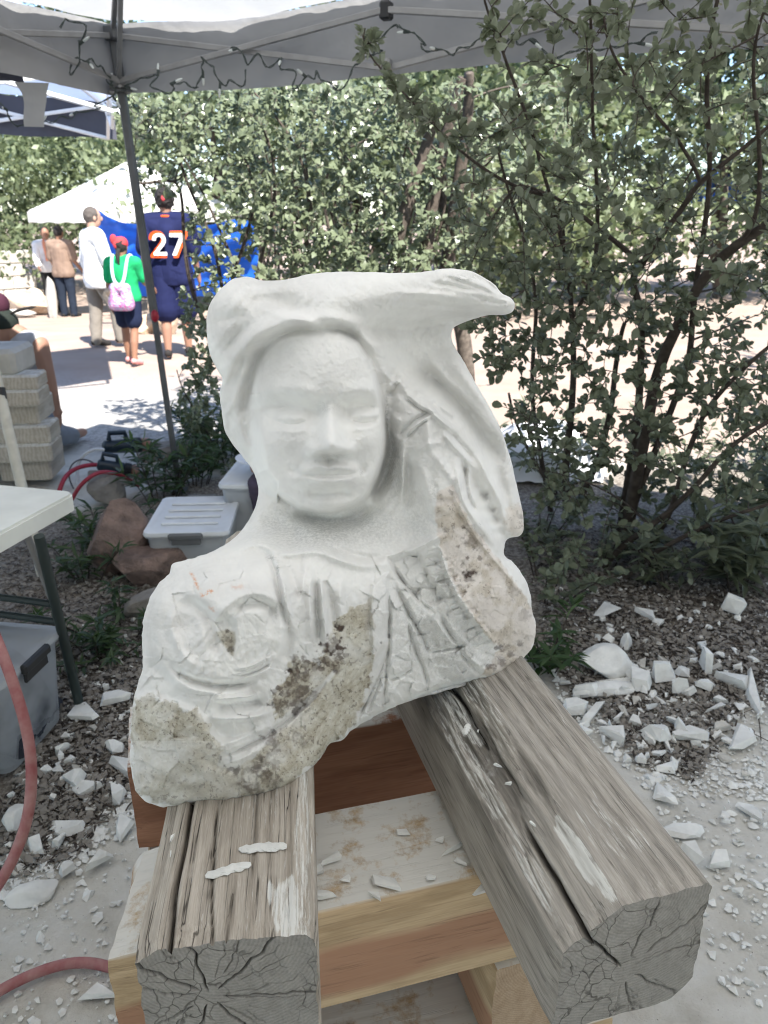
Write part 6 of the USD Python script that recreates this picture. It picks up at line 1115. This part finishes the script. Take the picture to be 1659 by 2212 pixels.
for i, sg_ in enumerate((-1, 1)): sh = b.J[f'sho{i}']; obj('strap', tube(spline([bc + [sg_ * .03, .0, .12], [sg_ * .07, by + .045, b.J['chest'][2] - .02], sh * [.62, 1, 1] + [0, -.035, .062], sh * [.66, 1, 1] + [0, .05, .055]], 14), .017, 8), 'strap_blue', bk, smooth=True)
obj('charm', ell(bc + [-.115, -.03, .03], (.045, .04, .045), 2), 'boulder_tan', bk, smooth=True)
# person in the football jersey
b = Body(1.80, legs=((-5, 4), (10, 8)), arms=((-10, 12, 25), (6, 10, 20)), lean=-1); yaw = math.radians(-6); jp = G0(388, 772)
p = person('person with dark hair in a navy and orange jersey, behind the thin shrub', jp, yaw)
obj('body', b.skin(), 'skin_tan', p, smooth=True); js = obj('jersey', b.torso(.49, .42, .026), 'jersey_navy', p, smooth=True); obj('shorts', b.legs_(.46, .028), 'jersey_navy', p, smooth=True); obj('hair', b.hair(True, .01, 1.12), 'hair_dark', p, smooth=True)
H = b.H; c_ = b.J['chest']
def back_patch(txt, h, dy, mt):
    t = meshkit.text_mesh(txt, h, 0.008, bold=True); t.apply_translation([-t.bounds[:, 0].mean(), -t.bounds[:, 1].mean(), 0]); t.apply_transform(trimesh.transformations.rotation_matrix(math.pi / 2, [1, 0, 0])); v = np.array(t.vertices)
    for _ in range(1): v[:, 1] += 0.9 * v[:, 0] ** 2
    v += np.array([.03, c_[1] - .072 * H - .026 * H - dy, c_[2] - .055 * H]); t.vertices = v; return obj('number', t, mt, js)
back_patch('27', .262, .030, 'trim_orange'); back_patch('27', .215, .037, 'number_white')
for i, sg_ in enumerate((-1, 1)): obj('side_stripe', tube([b.J['chest'] + [sg_ * .092 * H, .0, -.06 * H], b.J['belly'] + [sg_ * .094 * H, 0, 0], b.J['pelvis'] + [sg_ * .112 * H, 0, -.02 * H], b.J[f'hip{i}'] + [sg_ * .065 * H, 0, -.14 * H]], .026, 8), 'trim_orange', js, smooth=True)
obj('collar', tube([b.J['neck'] + np.array([math.cos(a) * .042 * H, math.sin(a) * .042 * H - .004, .012 * H]) for a in np.linspace(0, 2 * math.pi, 17)], .014, 8), 'trim_orange', js, smooth=True)
hd = b.J['head']; obj('hair_tie', ell(hd + [.0, -.07 * H, .012 * H], (.022, .02, .03), 2), 'scarf_red', p, smooth=True)
for m in b.shoes(): obj('shoe', m, 'shoe_dark', p, smooth=True)
# two people under the far tent
b = Body(1.74, legs=((0, 2), (3, 4)), arms=((4, 8, 30), (8, 8, 40))); p = person('person in a brown shirt and dark jeans standing under the white tent', G0(146, 650, 16.2), math.radians(10))
obj('body', b.skin(), 'skin_brown', p, smooth=True); obj('shirt', b.torso(.50, .40, .024), 'shirt_brown', p, smooth=True); obj('trousers', b.legs_(1, .014), 'jeans_dark', p, smooth=True); obj('hair', b.hair(), 'hair_dark', p, smooth=True)
for m in b.shoes(): obj('shoe', m, 'shoe_dark', p, smooth=True)
b = Body(1.72, legs=((2, 2), (-3, 2)), arms=((10, 8, 60), (10, 8, 50))); p = person('person in white shirt and orange scarf under the white tent', G0(119, 655, 17.2), math.radians(150))
obj('body', b.skin(), 'skin_tan', p, smooth=True); obj('shirt', b.torso(.53, .9, .018), 'shirt_white', p, smooth=True); obj('trousers', b.legs_(1, .014), 'trousers_black', p, smooth=True); obj('hair', b.hair(), 'hair_dark', p, smooth=True)
obj('scarf', tube(spline([b.J['neck'] + [-.05, .03, .03], b.J['neck'] + [0, -.06, .05], b.J['neck'] + [.05, .03, .03], b.J['chest'] + [.05, .16, -.05], b.J['belly'] + [.05, .15, 0]], 16), .035, 8), 'scarf_orange', p, smooth=True)
for m in b.shoes(): obj('shoe', m, 'shoe_dark', p, smooth=True)
# person bent over behind the left crib
def crouched():
    Y = 5.15; at = lambda u, v, y=Y: P(u, v, y=y)
    sh1 = at(84, 745, 5.05); sh0 = at(30, 742, 5.35); el = at(104, 815, 5.0); wr = at(119, 872, 4.98); neck = at(42, 722); head = at(8, 712); chest = at(58, 766, 5.2); belly = at(78, 840, 5.4); pel = at(84, 885, 5.5)
    o = thing('person', 'person in grey sleeveless top and dark cap bent behind the left crib', 'person'); H = 1.72
    kn1 = at(112, 940, 5.05); an1 = kn1 + [0, .32, -.0]; an1[2] = .07; kn0 = at(40, 950, 5.1); an0 = kn0 + [0, .3, 0]; an0[2] = .07; kn1[2] = max(kn1[2], .12); el0 = at(8, 800, 5.1); wr0 = at(-10, 790, 4.9)
    ch = [(pel, .12, belly, .115, chest, .125, neck, .06), (neck, .058, head, .075), (sh0, .06, chest, .1, sh1, .062), (sh1, .062, el, .046, wr, .031), (sh0, .06, el0, .045, wr0, .03), (pel, .11, kn1, .065, an1, .045), (pel, .11, kn0, .065, an0, .045), (an1, .042, an1 + [.02, .16, -.02], .03), (an0, .042, an0 + [0, .16, -.02], .03), (kn1, .06, kn1 + [0, .05, 0], .06)]
    d = (wr - el) / np.linalg.norm(wr - el); x = np.array([.0, 1, 0]); 
    ch += [(wr, .028, wr + d * .07 + x * .02, .02), (wr, .028, wr + d * .07 - x * .02, .02)] + [(wr + d * .075 + x * q, .011, wr + d * .13 + x * q + [-.01, 0, 0], .010, wr + d * .165 + x * q + [-.025, 0, 0], .009) for q in (-.03, -.01, .01, .03)] + [(wr + d * .02 + x * .025, .013, wr + d * .07 + x * .055, .010)]
    d = np.array([-.7, -.7, 0.1]); ch += [(wr0, .028, wr0 + d * .08, .022)] + [(wr0 + d * .08 + [0, 0, q], .011, wr0 + d * .15 + [0, 0, q - .01], .009) for q in (-.03, -.01, .01, .03)] + [(wr0 + d * .02, .013, wr0 + d * .06 + [0, 0, .05], .01)]
    m = bones(ch); hm = [MF.hull_points(ell(head, (.082, .1, .12)).vertices), MF.hull_points(ell(head + [-.09, -.03, -.04], (.03, .02, .025), 1).vertices)]
    obj('body', soft(MF.batch_boolean([m] + hm, manifold3d.OpType.Add), .022, 6), 'skin_tan', o, smooth=True)
    obj('top', soft(bones([(pel, .135, belly, .13, chest, .14), (sh0 * .7 + chest * .3, .085, chest, .135, sh1 * .80 + chest * .20 + [-.02, -.02, .0], .082), (neck * .35 + chest * .65, .1, chest, .14), (sh1 * .82 + neck * .18, .078, neck * .5 + chest * .5, .10, sh0 * .82 + neck * .18, .078)]), .025, 6), 'tank_grey', o, smooth=True)
    obj('trousers', soft(bones([(pel, .135, kn1, .085, an1, .06), (pel, .135, kn0, .085, an0, .06)]), .03, 5), 'jeans_grey', o, smooth=True)
    cap = ell(head + [.0, .0, .045], (.096, .115, .095), 3); v = np.array(cap.vertices); v[:, 2] = np.maximum(v[:, 2], head[2] + .015); cap.vertices = v; c = obj('cap', cap, 'cap_green', o, smooth=40); cr = ell(head + [.0, .0, .16], (.06, .075, .075), 2); obj('cap_crest', cr, 'plum_cloth', c, smooth=True); obj('cap_peak', box(.11, .13, .012, head + [-.12, -.03, .03], bev=.005), 'cap_green', c)
    obj('face_mask', soft(MF.hull_points(np.vstack([ell(head + [-.07, -.02, -.055], (.045, .07, .05), 2).vertices, ell(head + [-.02, -.02, -.08], (.05, .08, .04), 2).vertices])), .03, 3), 'trousers_black', o, smooth=True)
    mb = obj('muff_strap', tube([head + [.0, -.10, .03], head + [.09, -.02, .01], head + [.10, .03, -.01], head + [.0, .11, .03]], .010, 8), 'trousers_black', o, smooth=True)
    f0 = head + [.06, -.02, .10]; obj('feather', tube([f0, f0 + [.08, 0, .03], f0 + [.16, 0, .045], f0 + [.19, 0, .05]], [.006, .012, .010, .002], 6), 'hair_dark', c, smooth=True)
crouched()
# ---------------------------------------------------------------- stone chips, slivers, litter
def chip_mesh(R, a, b, h, npts=9):
    """One split flake: a flat angular piece about a long, b wide, h thick."""
    n = R.integers(4, 7); an = np.sort(R.uniform(0, 6.28, n)); p = np.c_[np.cos(an) * a / 2, np.sin(an) * b / 2] * R.uniform(.75, 1.1, (n, 1)); q = p * R.uniform(.62, 1.0, (n, 1)) + R.normal(0, .06, (n, 2)) * [a, b]
    v = np.vstack([np.c_[p, R.uniform(-.12, .12, n) * h], np.c_[q, h * R.uniform(.65, 1.15, n)]]); m = trimesh.convex.convex_hull(v); return m
def place(m, c, rz, tilt, R):
    m.apply_transform(trimesh.transformations.euler_matrix(R.normal(0, tilt), R.normal(0, tilt), rz)); m.apply_translation(c); return m
GR, GL = 'marble chips strewn on the ground right of the timbers', 'marble chips strewn on the ground left of the timbers'
# the large ones, each where it lies: u, v of its base, length, width, height in picture units, turn
BIG = [('rounded lump of white marble, largest stone of the rubble beside the weed', 1308, 1440, 86, 62, 60, 10, .9), ('flat pale slab lying alone at the top of the rubble, on the dark litter', 1330, 1338, 84, 52, 14, 20, .15), ('small broken slab next to the flat pale slab', 1392, 1340, 42, 34, 12, -20, .15), ('long flat slab in front of the rounded lump', 1310, 1490, 112, 36, 26, 8, .25),
       ('flat wedge between the rounded lump and the long slab', 1345, 1468, 90, 22, 16, 5, .2), ('upright sliver standing behind the rounded lump', 1352, 1400, 26, 16, 40, 60, .4), ('squared block lying at the right end of the rubble', 1578, 1482, 62, 44, 26, -12, .1), ('tall pale splinter left of the squared block', 1514, 1450, 34, 28, 52, 80, .3), ('long shard at the right border of the picture', 1636, 1488, 40, 100, 26, 24, .2), ('big angular flake lying alone on the dust, lower right', 1456, 1714, 70, 50, 16, 20, .15),
       ('thin flake just above the big lone flake', 1440, 1655, 50, 24, 14, 10, .2), ('block-shaped stone in the middle of the rubble', 1412, 1590, 56, 44, 34, 20, .3), ('oblong stone right of the block-shaped one', 1498, 1590, 64, 32, 24, -16, .2), ('leaning wedge against the splintered timber', 1240, 1532, 34, 40, 30, 70, .4), ('pale wedge below the leaning one, against the splintered timber', 1288, 1540, 40, 62, 22, 60, .3), ('stone with a square end lying lower along the timber', 1320, 1590, 54, 40, 28, 20, .25), ('long chip next to the square-ended stone', 1295, 1575, 60, 20, 16, -50, .2),
       ('narrow chip standing on edge near the timber', 1268, 1500, 26, 34, 36, 80, .4), ('half buried slab by the right edge of the timber', 1470, 1800, 110, 26, 12, -14, .1), ('pair of stones near the end of the timber, the larger one', 1520, 1852, 58, 36, 24, 20, .3), ('pair of stones near the end of the timber, the smaller one', 1552, 1862, 36, 28, 20, 40, .3), ('flat slab sunk in the dust at the right border', 1610, 1760, 70, 40, 10, -40, .1), ('pale triangular flake beside the oblong stone', 1530, 1530, 70, 30, 12, 12, .2), ('flat flake in the rubble near the right border', 1590, 1590, 70, 50, 14, -40, .2), ('thin strip lying across others at the right', 1460, 1620, 60, 22, 14, 80, .25),
       ('chunky piece in the rubble, above the block-shaped one', 1378, 1480, 50, 40, 34, 30, .4), ('wedge with a bright top in the middle of the rubble', 1430, 1470, 40, 36, 44, 50, .4), ('narrow upright piece in the rubble', 1462, 1490, 36, 30, 40, 70, .4), ('grey squared stone half hidden by plants at the right', 1580, 1320, 44, 36, 40, 70, .3),
       ('squared chip beside the carved shoulder, left of the bust', 232, 1720, 56, 38, 26, 5, .15), ('long plank-shaped chip on the dust left of the old timber', 276, 1800, 32, 82, 14, -18, .08), ('flat chip in the litter near the hose', 190, 1704, 84, 28, 14, 20, .2), ('pale lump left of the hose', 30, 1770, 40, 44, 38, 10, .4), ('flat angular chip on the dust', 145, 1786, 66, 28, 12, 10, .15), ('long rough stone on the dust at the left', 72, 1926, 74, 38, 24, 24, .2), ('squat stone on the dust right of the flat chips', 218, 1870, 44, 32, 24, 0, .3), ('small cube-like chip on the dust', 148, 1886, 26, 24, 20, 10, .3), ('flat slab on the ground at the lower left by the crib', 218, 2150, 62, 34, 10, -8, .08),
       ('stone with a notch in the litter above the squared chip', 160, 1690, 44, 36, 26, 10, .4), ('pale piece by the foot of the table leg', 184, 1550, 60, 30, 16, 20, .25), ('angular piece right of the table leg', 248, 1520, 30, 48, 16, 70, .3), ('big pale chip tucked against the carved shoulder', 256, 1668, 56, 44, 26, -10, .3), ('broad broken chip in the litter', 230, 1620, 70, 26, 18, -10, .25), ('round-edged chip at the middle of the litter', 140, 1628, 34, 26, 20, 0, .4), ('wedge of marble near the small cube-like chip', 80, 1830, 40, 26, 20, 50, .3)]
def big_chips():
    R = np.random.default_rng(77)
    for lab, u, v, a, b_, h, rz, tl in BIG:
        a, b_, h = a * 1.28, b_ * 1.28, h * 1.1
        c = P(u, v, z=0.0); s = np.linalg.norm(c - EYE) / FPX; c[2] = float(ground_z(c[0], c[1]))
        if 'rounded lump' in lab or 'rough stone' in lab or 'pale lump' in lab:
            rock('marble_chunk', lab, u, v, a * s, h * s * .95, b_ * s * 1.2, 'chip', 500 + u, rz, 'stone', sub=3, sink=.2, npl=9); continue
        m = chip_mesh(R, a * s, max(b_ * s * 1.25, .012), max(h * s * .68, .01)); m = place(m, c + [0, 0, h * s * .10 + .012], math.radians(-rz), tl * .45, R)
        obj('marble_chip', m, 'chip', None, label=lab, cat='stone chip')
big_chips()
def small_chips():
    R = np.random.default_rng(78)
    for (n, pl, lab, gname, lo, hi) in ((100, [(1185,1470),(1330,1380),(1659,1420),(1659,1620),(1480,1660),(1340,1640),(1230,1560)], 'small white marble chip in the rubble strewn right of the timbers', GR, .034, .095), (26, [(1340,1640),(1659,1640),(1659,2000),(1560,1900),(1420,1720)], 'small white marble chip in the rubble strewn right of the timbers', GR, .016, .045), (46, [(1200,1270),(1659,1320),(1659,1440),(1280,1440)], 'small white marble chip in the rubble strewn right of the timbers', GR, .022, .07),
                                        (54, [(60,1560),(300,1460),(300,1740),(160,1800),(0,1900),(0,1740)], 'small white marble chip in the litter left of the timbers', GL, .02, .06), (20, [(160,1330),(300,1330),(290,1470),(180,1520)], 'small white marble chip in the litter left of the timbers', GL, .015, .05), (16, [(0,1880),(290,1820),(280,2200),(0,2200)], 'small white marble chip in the litter left of the timbers', GL, .008, .022)):
        pg = sg.Polygon(pl); a, b_, c, d = pg.bounds; k = 0
        while k < n:
            u, v = R.uniform((a, b_), (c, d))
            if not pg.contains(sg.Point(u, v)): continue
            q = P(u, v, z=0.0); q[2] = float(ground_z(q[0], q[1])); L = R.uniform(lo, hi) * R.uniform(.6, 1.0); m = chip_mesh(R, L, L * R.uniform(.35, .9), L * R.uniform(.12, .42))
            obj('marble_chip', place(m, q + [0, 0, .012 + L * .04], R.uniform(0, 6.28), .25, R), 'chip' if R.random() < .75 else 'chip_dirty', None, label=lab, cat='stone chip', group=gname); k += 1
small_chips()
def strew():
    """Crumbs of marble and dead leaves: too many to count."""
    R = np.random.default_rng(79)
    def pts(n, pls):
        out = []
        for pl, w in pls: t = tri2(R, int(n * w), pl); out.append(t)
        q = np.vstack(out); c = P(q[:, 0], q[:, 1], z=0.0); c[:, 2] = ground_z(c[:, 0], c[:, 1]); return c
    c = pts(4800, (([(1180,1440),(1659,1400),(1659,1720),(1400,1700),(1240,1560)], .40), ([(1400,1680),(1659,1640),(1659,2212),(1540,2100)], .05), ([(40,1500),(310,1380),(300,1780),(0,1960)], .33), ([(0,1880),(300,1780),(280,2212),(0,2212)], .04), ([(1150,1240),(1659,1260),(1659,1420),(1200,1440)], .12)))
    T = trimesh.creation.icosphere(0, 1.0); T = trimesh.convex.convex_hull(np.array(T.vertices)[[0, 2, 3, 5, 7, 8, 10]] * [1, .8, .5]); v, f = np.array(T.vertices), np.array(T.faces); n = len(c); s = R.gamma(2.0, .0025, n) + .0015; a = R.uniform(0, 6.28, n)
    V = v[None] * (s[:, None, None] * R.uniform(.6, 1.4, (n, 1, 3))); V = np.stack([V[..., 0] * np.cos(a)[:, None] - V[..., 1] * np.sin(a)[:, None], V[..., 0] * np.sin(a)[:, None] + V[..., 1] * np.cos(a)[:, None], V[..., 2]], -1) + c[:, None] + [0, 0, .007]
    obj('marble_crumbs', trimesh.Trimesh(V.reshape(-1, 3), (f[None] + (np.arange(n) * len(v))[:, None, None]).reshape(-1, 3), process=False), 'chip', None, label='crumbs of white marble scattered over the ground', cat='stone crumbs', kind='stuff')
    for nm, lab, mt, N, k in (('leaf_litter', 'dead brown leaves and bark shreds covering the ground under the shrubs', 'litter', 13000, 0), ('dusty_litter', 'dust-covered dead leaves among the litter', 'litter_dusty', 14000, 1)):
        c = pts(N, (([(1130,1150),(1659,1120),(1659,1400),(1180,1420)], .32), ([(1180,1380),(1659,1360),(1659,1500),(1250,1500)], .20), ([(1250,1480),(1640,1480),(1500,1680),(1380,1640)], .08), ([(0,1190),(330,1080),(420,1240),(310,1420),(0,1420)], .14), ([(100,1400),(310,1380),(300,1660),(200,1760),(0,1840)], .20), ([(0,1720),(250,1700),(180,1850),(0,1900)], .03))); n = len(c)
        d = R.normal(0, 1, (n, 3)) * [1, 1, .28]; u = R.normal(0, .35, (n, 3)) + [0, 0, 1]; V = leaf_verts(c + [0, 0, .004] + R.uniform(0, .012, (n, 1)) * [0, 0, 1], d, u, R.uniform(.012, .036, n), LEAF_B if k else LEAF_N, R, 1.0); obj(nm, leaves_mesh(V, LEAF_B if k else LEAF_N), mt, None, label=lab, cat='leaf litter', kind='stuff')
    tw = []
    for q in pts(170, (([(1140,1180),(1659,1160),(1659,1600),(1250,1540)], .6), ([(20,1250),(300,1250),(290,1750),(20,1850)], .4))):
        a = R.uniform(0, 6.28); L = R.uniform(.04, .16); d = np.array([math.cos(a), math.sin(a), R.normal(0, .08)]) * L / 2; tw.append((spline([q - d + [0, 0, .008], q + R.normal(0, .008, 3) + [0, 0, .012], q + d + [0, 0, .008]], 5), R.uniform(.0012, .0030)))
    obj('fallen_twigs', tubes(tw, 4), 'bark', None, label='thin fallen twigs lying in the litter', cat='twigs', kind='stuff')
def tri2(R, n, poly):
    pl = sg.Polygon(poly); a, b, c, d = pl.bounds; out = []
    while len(out) < n:
        q = R.uniform((a, b), (c, d), (n + 8, 2)); out += list(q[shapely.contains_xy(pl, q[:, 0], q[:, 1])])
    return np.array(out[:n])
leaf_mat('litter', (0.05, 0.04, 0.034), (0.13, 0.105, 0.085), (0.26, 0.22, 0.185), 0.05, 0.8, under=(0.18, 0.155, 0.13)); leaf_mat('litter_dusty', (0.24, 0.22, 0.195), (0.40, 0.375, 0.34), (0.58, 0.56, 0.52), 0.05, 0.8, under=(0.33, 0.30, 0.27))
strew()
# slivers on the timbers and flakes on the cross timber
def sliver(label, u0, v0, u1, v1, w, h, z, seed):
    R = np.random.default_rng(seed); a, b_ = P(u0, v0, z=z), P(u1, v1, z=z); t = b_ - a; L = np.linalg.norm(t); n = 14; s = np.linspace(0, 1, n); prof = np.interp(s, [0, .08, .3, .8, .95, 1], [.35, .8, 1, 1, .8, .45]); m = trimesh.creation.icosphere(0)
    r = []; x = t / L; y = np.array([-x[1], x[0], 0])
    for k in range(n):
        an = np.linspace(0, 6.28, 11)[:-1] + .3 * R.random(10); q = np.c_[np.cos(an) * w / 2, np.sin(an) * h / 2] * prof[k] * R.uniform(.72, 1.2, (10, 1)); r.append(a + x * L * s[k] + y * R.normal(0, w * .05) + q[:, :1] * y + (q[:, 1:] + h * .5) * [0, 0, 1])
    v = np.vstack(r); i = (np.arange(n - 1)[:, None] * 10 + np.arange(10)[None]).ravel(); j = (np.arange(n - 1)[:, None] * 10 + (np.arange(10)[None] + 1) % 10).ravel(); f = np.vstack([np.stack([i, j, j + 10], 1), np.stack([i, j + 10, i + 10], 1)]); v = np.vstack([v, r[0].mean(0), r[-1].mean(0)]); k = np.arange(10)
    f = np.vstack([f, np.stack([(k + 1) % 10, k, np.full(10, len(v) - 2)], 1), np.stack([(n - 1) * 10 + k, (n - 1) * 10 + (k + 1) % 10, np.full(10, len(v) - 1)], 1)]); mm = trimesh.Trimesh(v, f, process=False)
    if mm.volume < 0: mm.invert()
    obj('marble_sliver', mm, 'chip', None, smooth=False, label=label, cat='stone sliver')
sliver('upper white sliver, lying crosswise on the near timber', 516, 1838, 620, 1830, .014, .005, TOP - .001, 1); sliver('lower white sliver with a pointed end on the near timber', 444, 1898, 542, 1868, .013, .005, TOP - .001, 2)
sliver('little white sliver on the splintered timber near the bust', 1004, 1590, 1012, 1568, .010, .006, TOP - .004, 3)
_R = np.random.default_rng(90)
for lab, u, v, a, b_, rz in (('crumb of marble in the groove of the near timber, near the bust', 373, 1812, 9, 24, 70), ('long crumb of marble in the groove of the near timber', 364, 1850, 10, 28, 75), ('flat crumb of marble on the splintered timber near the bust', 1040, 1582, 20, 10, 20), ('flake of marble caught in the split of the far timber', 1150, 1785, 12, 22, 60), ('crumb of marble halfway along the splintered timber', 1098, 1694, 18, 9, 40), ('thin flake lying near the worn edge of the splintered timber', 1075, 1655, 24, 9, 55)):
    c = P(u, v, z=TOP); s_ = np.linalg.norm(c - EYE) / FPX; obj('marble_flake', place(chip_mesh(_R, a * s_, b_ * s_, .004), c + [0, 0, .001], math.radians(-rz) * 0, .12, _R), 'chip', None, label=lab, cat='stone flake')
def flakes():
    R = np.random.default_rng(81); z = TOP - .190 + .002
    for lab, u, v, a, b_, h, rz in (('broad thin flake in the middle of the dusty cross timber', 836, 1912, 84, 34, 7, 18), ('thick flake standing by the near timber on the cross timber', 706, 1862, 22, 60, 12, 70), ('second flake leaning by the near timber on the cross timber', 690, 1880, 24, 56, 10, 60), ('long thin flake below the leaning ones', 702, 1935, 20, 70, 8, 78), ('pointed flake at the front edge of the cross timber by the far timber', 1034, 1926, 60, 24, 6, -28), ('narrow flake leaning by the far timber', 975, 1835, 18, 60, 9, 62), ('flat flake near the back of the cross timber', 872, 1800, 36, 16, 5, 5), ('flake lying by the far timber', 1000, 1862, 44, 20, 6, 20), ('small flake by the broad thin one', 810, 1940, 30, 16, 5, 40), ('tiny flake near the front edge', 930, 1900, 22, 12, 4, -20), ('flake against the foot of the far timber', 945, 1822, 16, 34, 7, 60), ('small flake between the leaning ones and the broad one', 745, 1900, 26, 20, 5, -35)):
        c = P(u, v, z=z); s = np.linalg.norm(c - EYE) / FPX; m = chip_mesh(R, a * s, b_ * s * 1.3, max(h * s, .004)); obj('marble_flake', place(m, c + [0, 0, .002], math.radians(-rz), .10, R), 'chip', None, label=lab, cat='stone flake')
flakes()
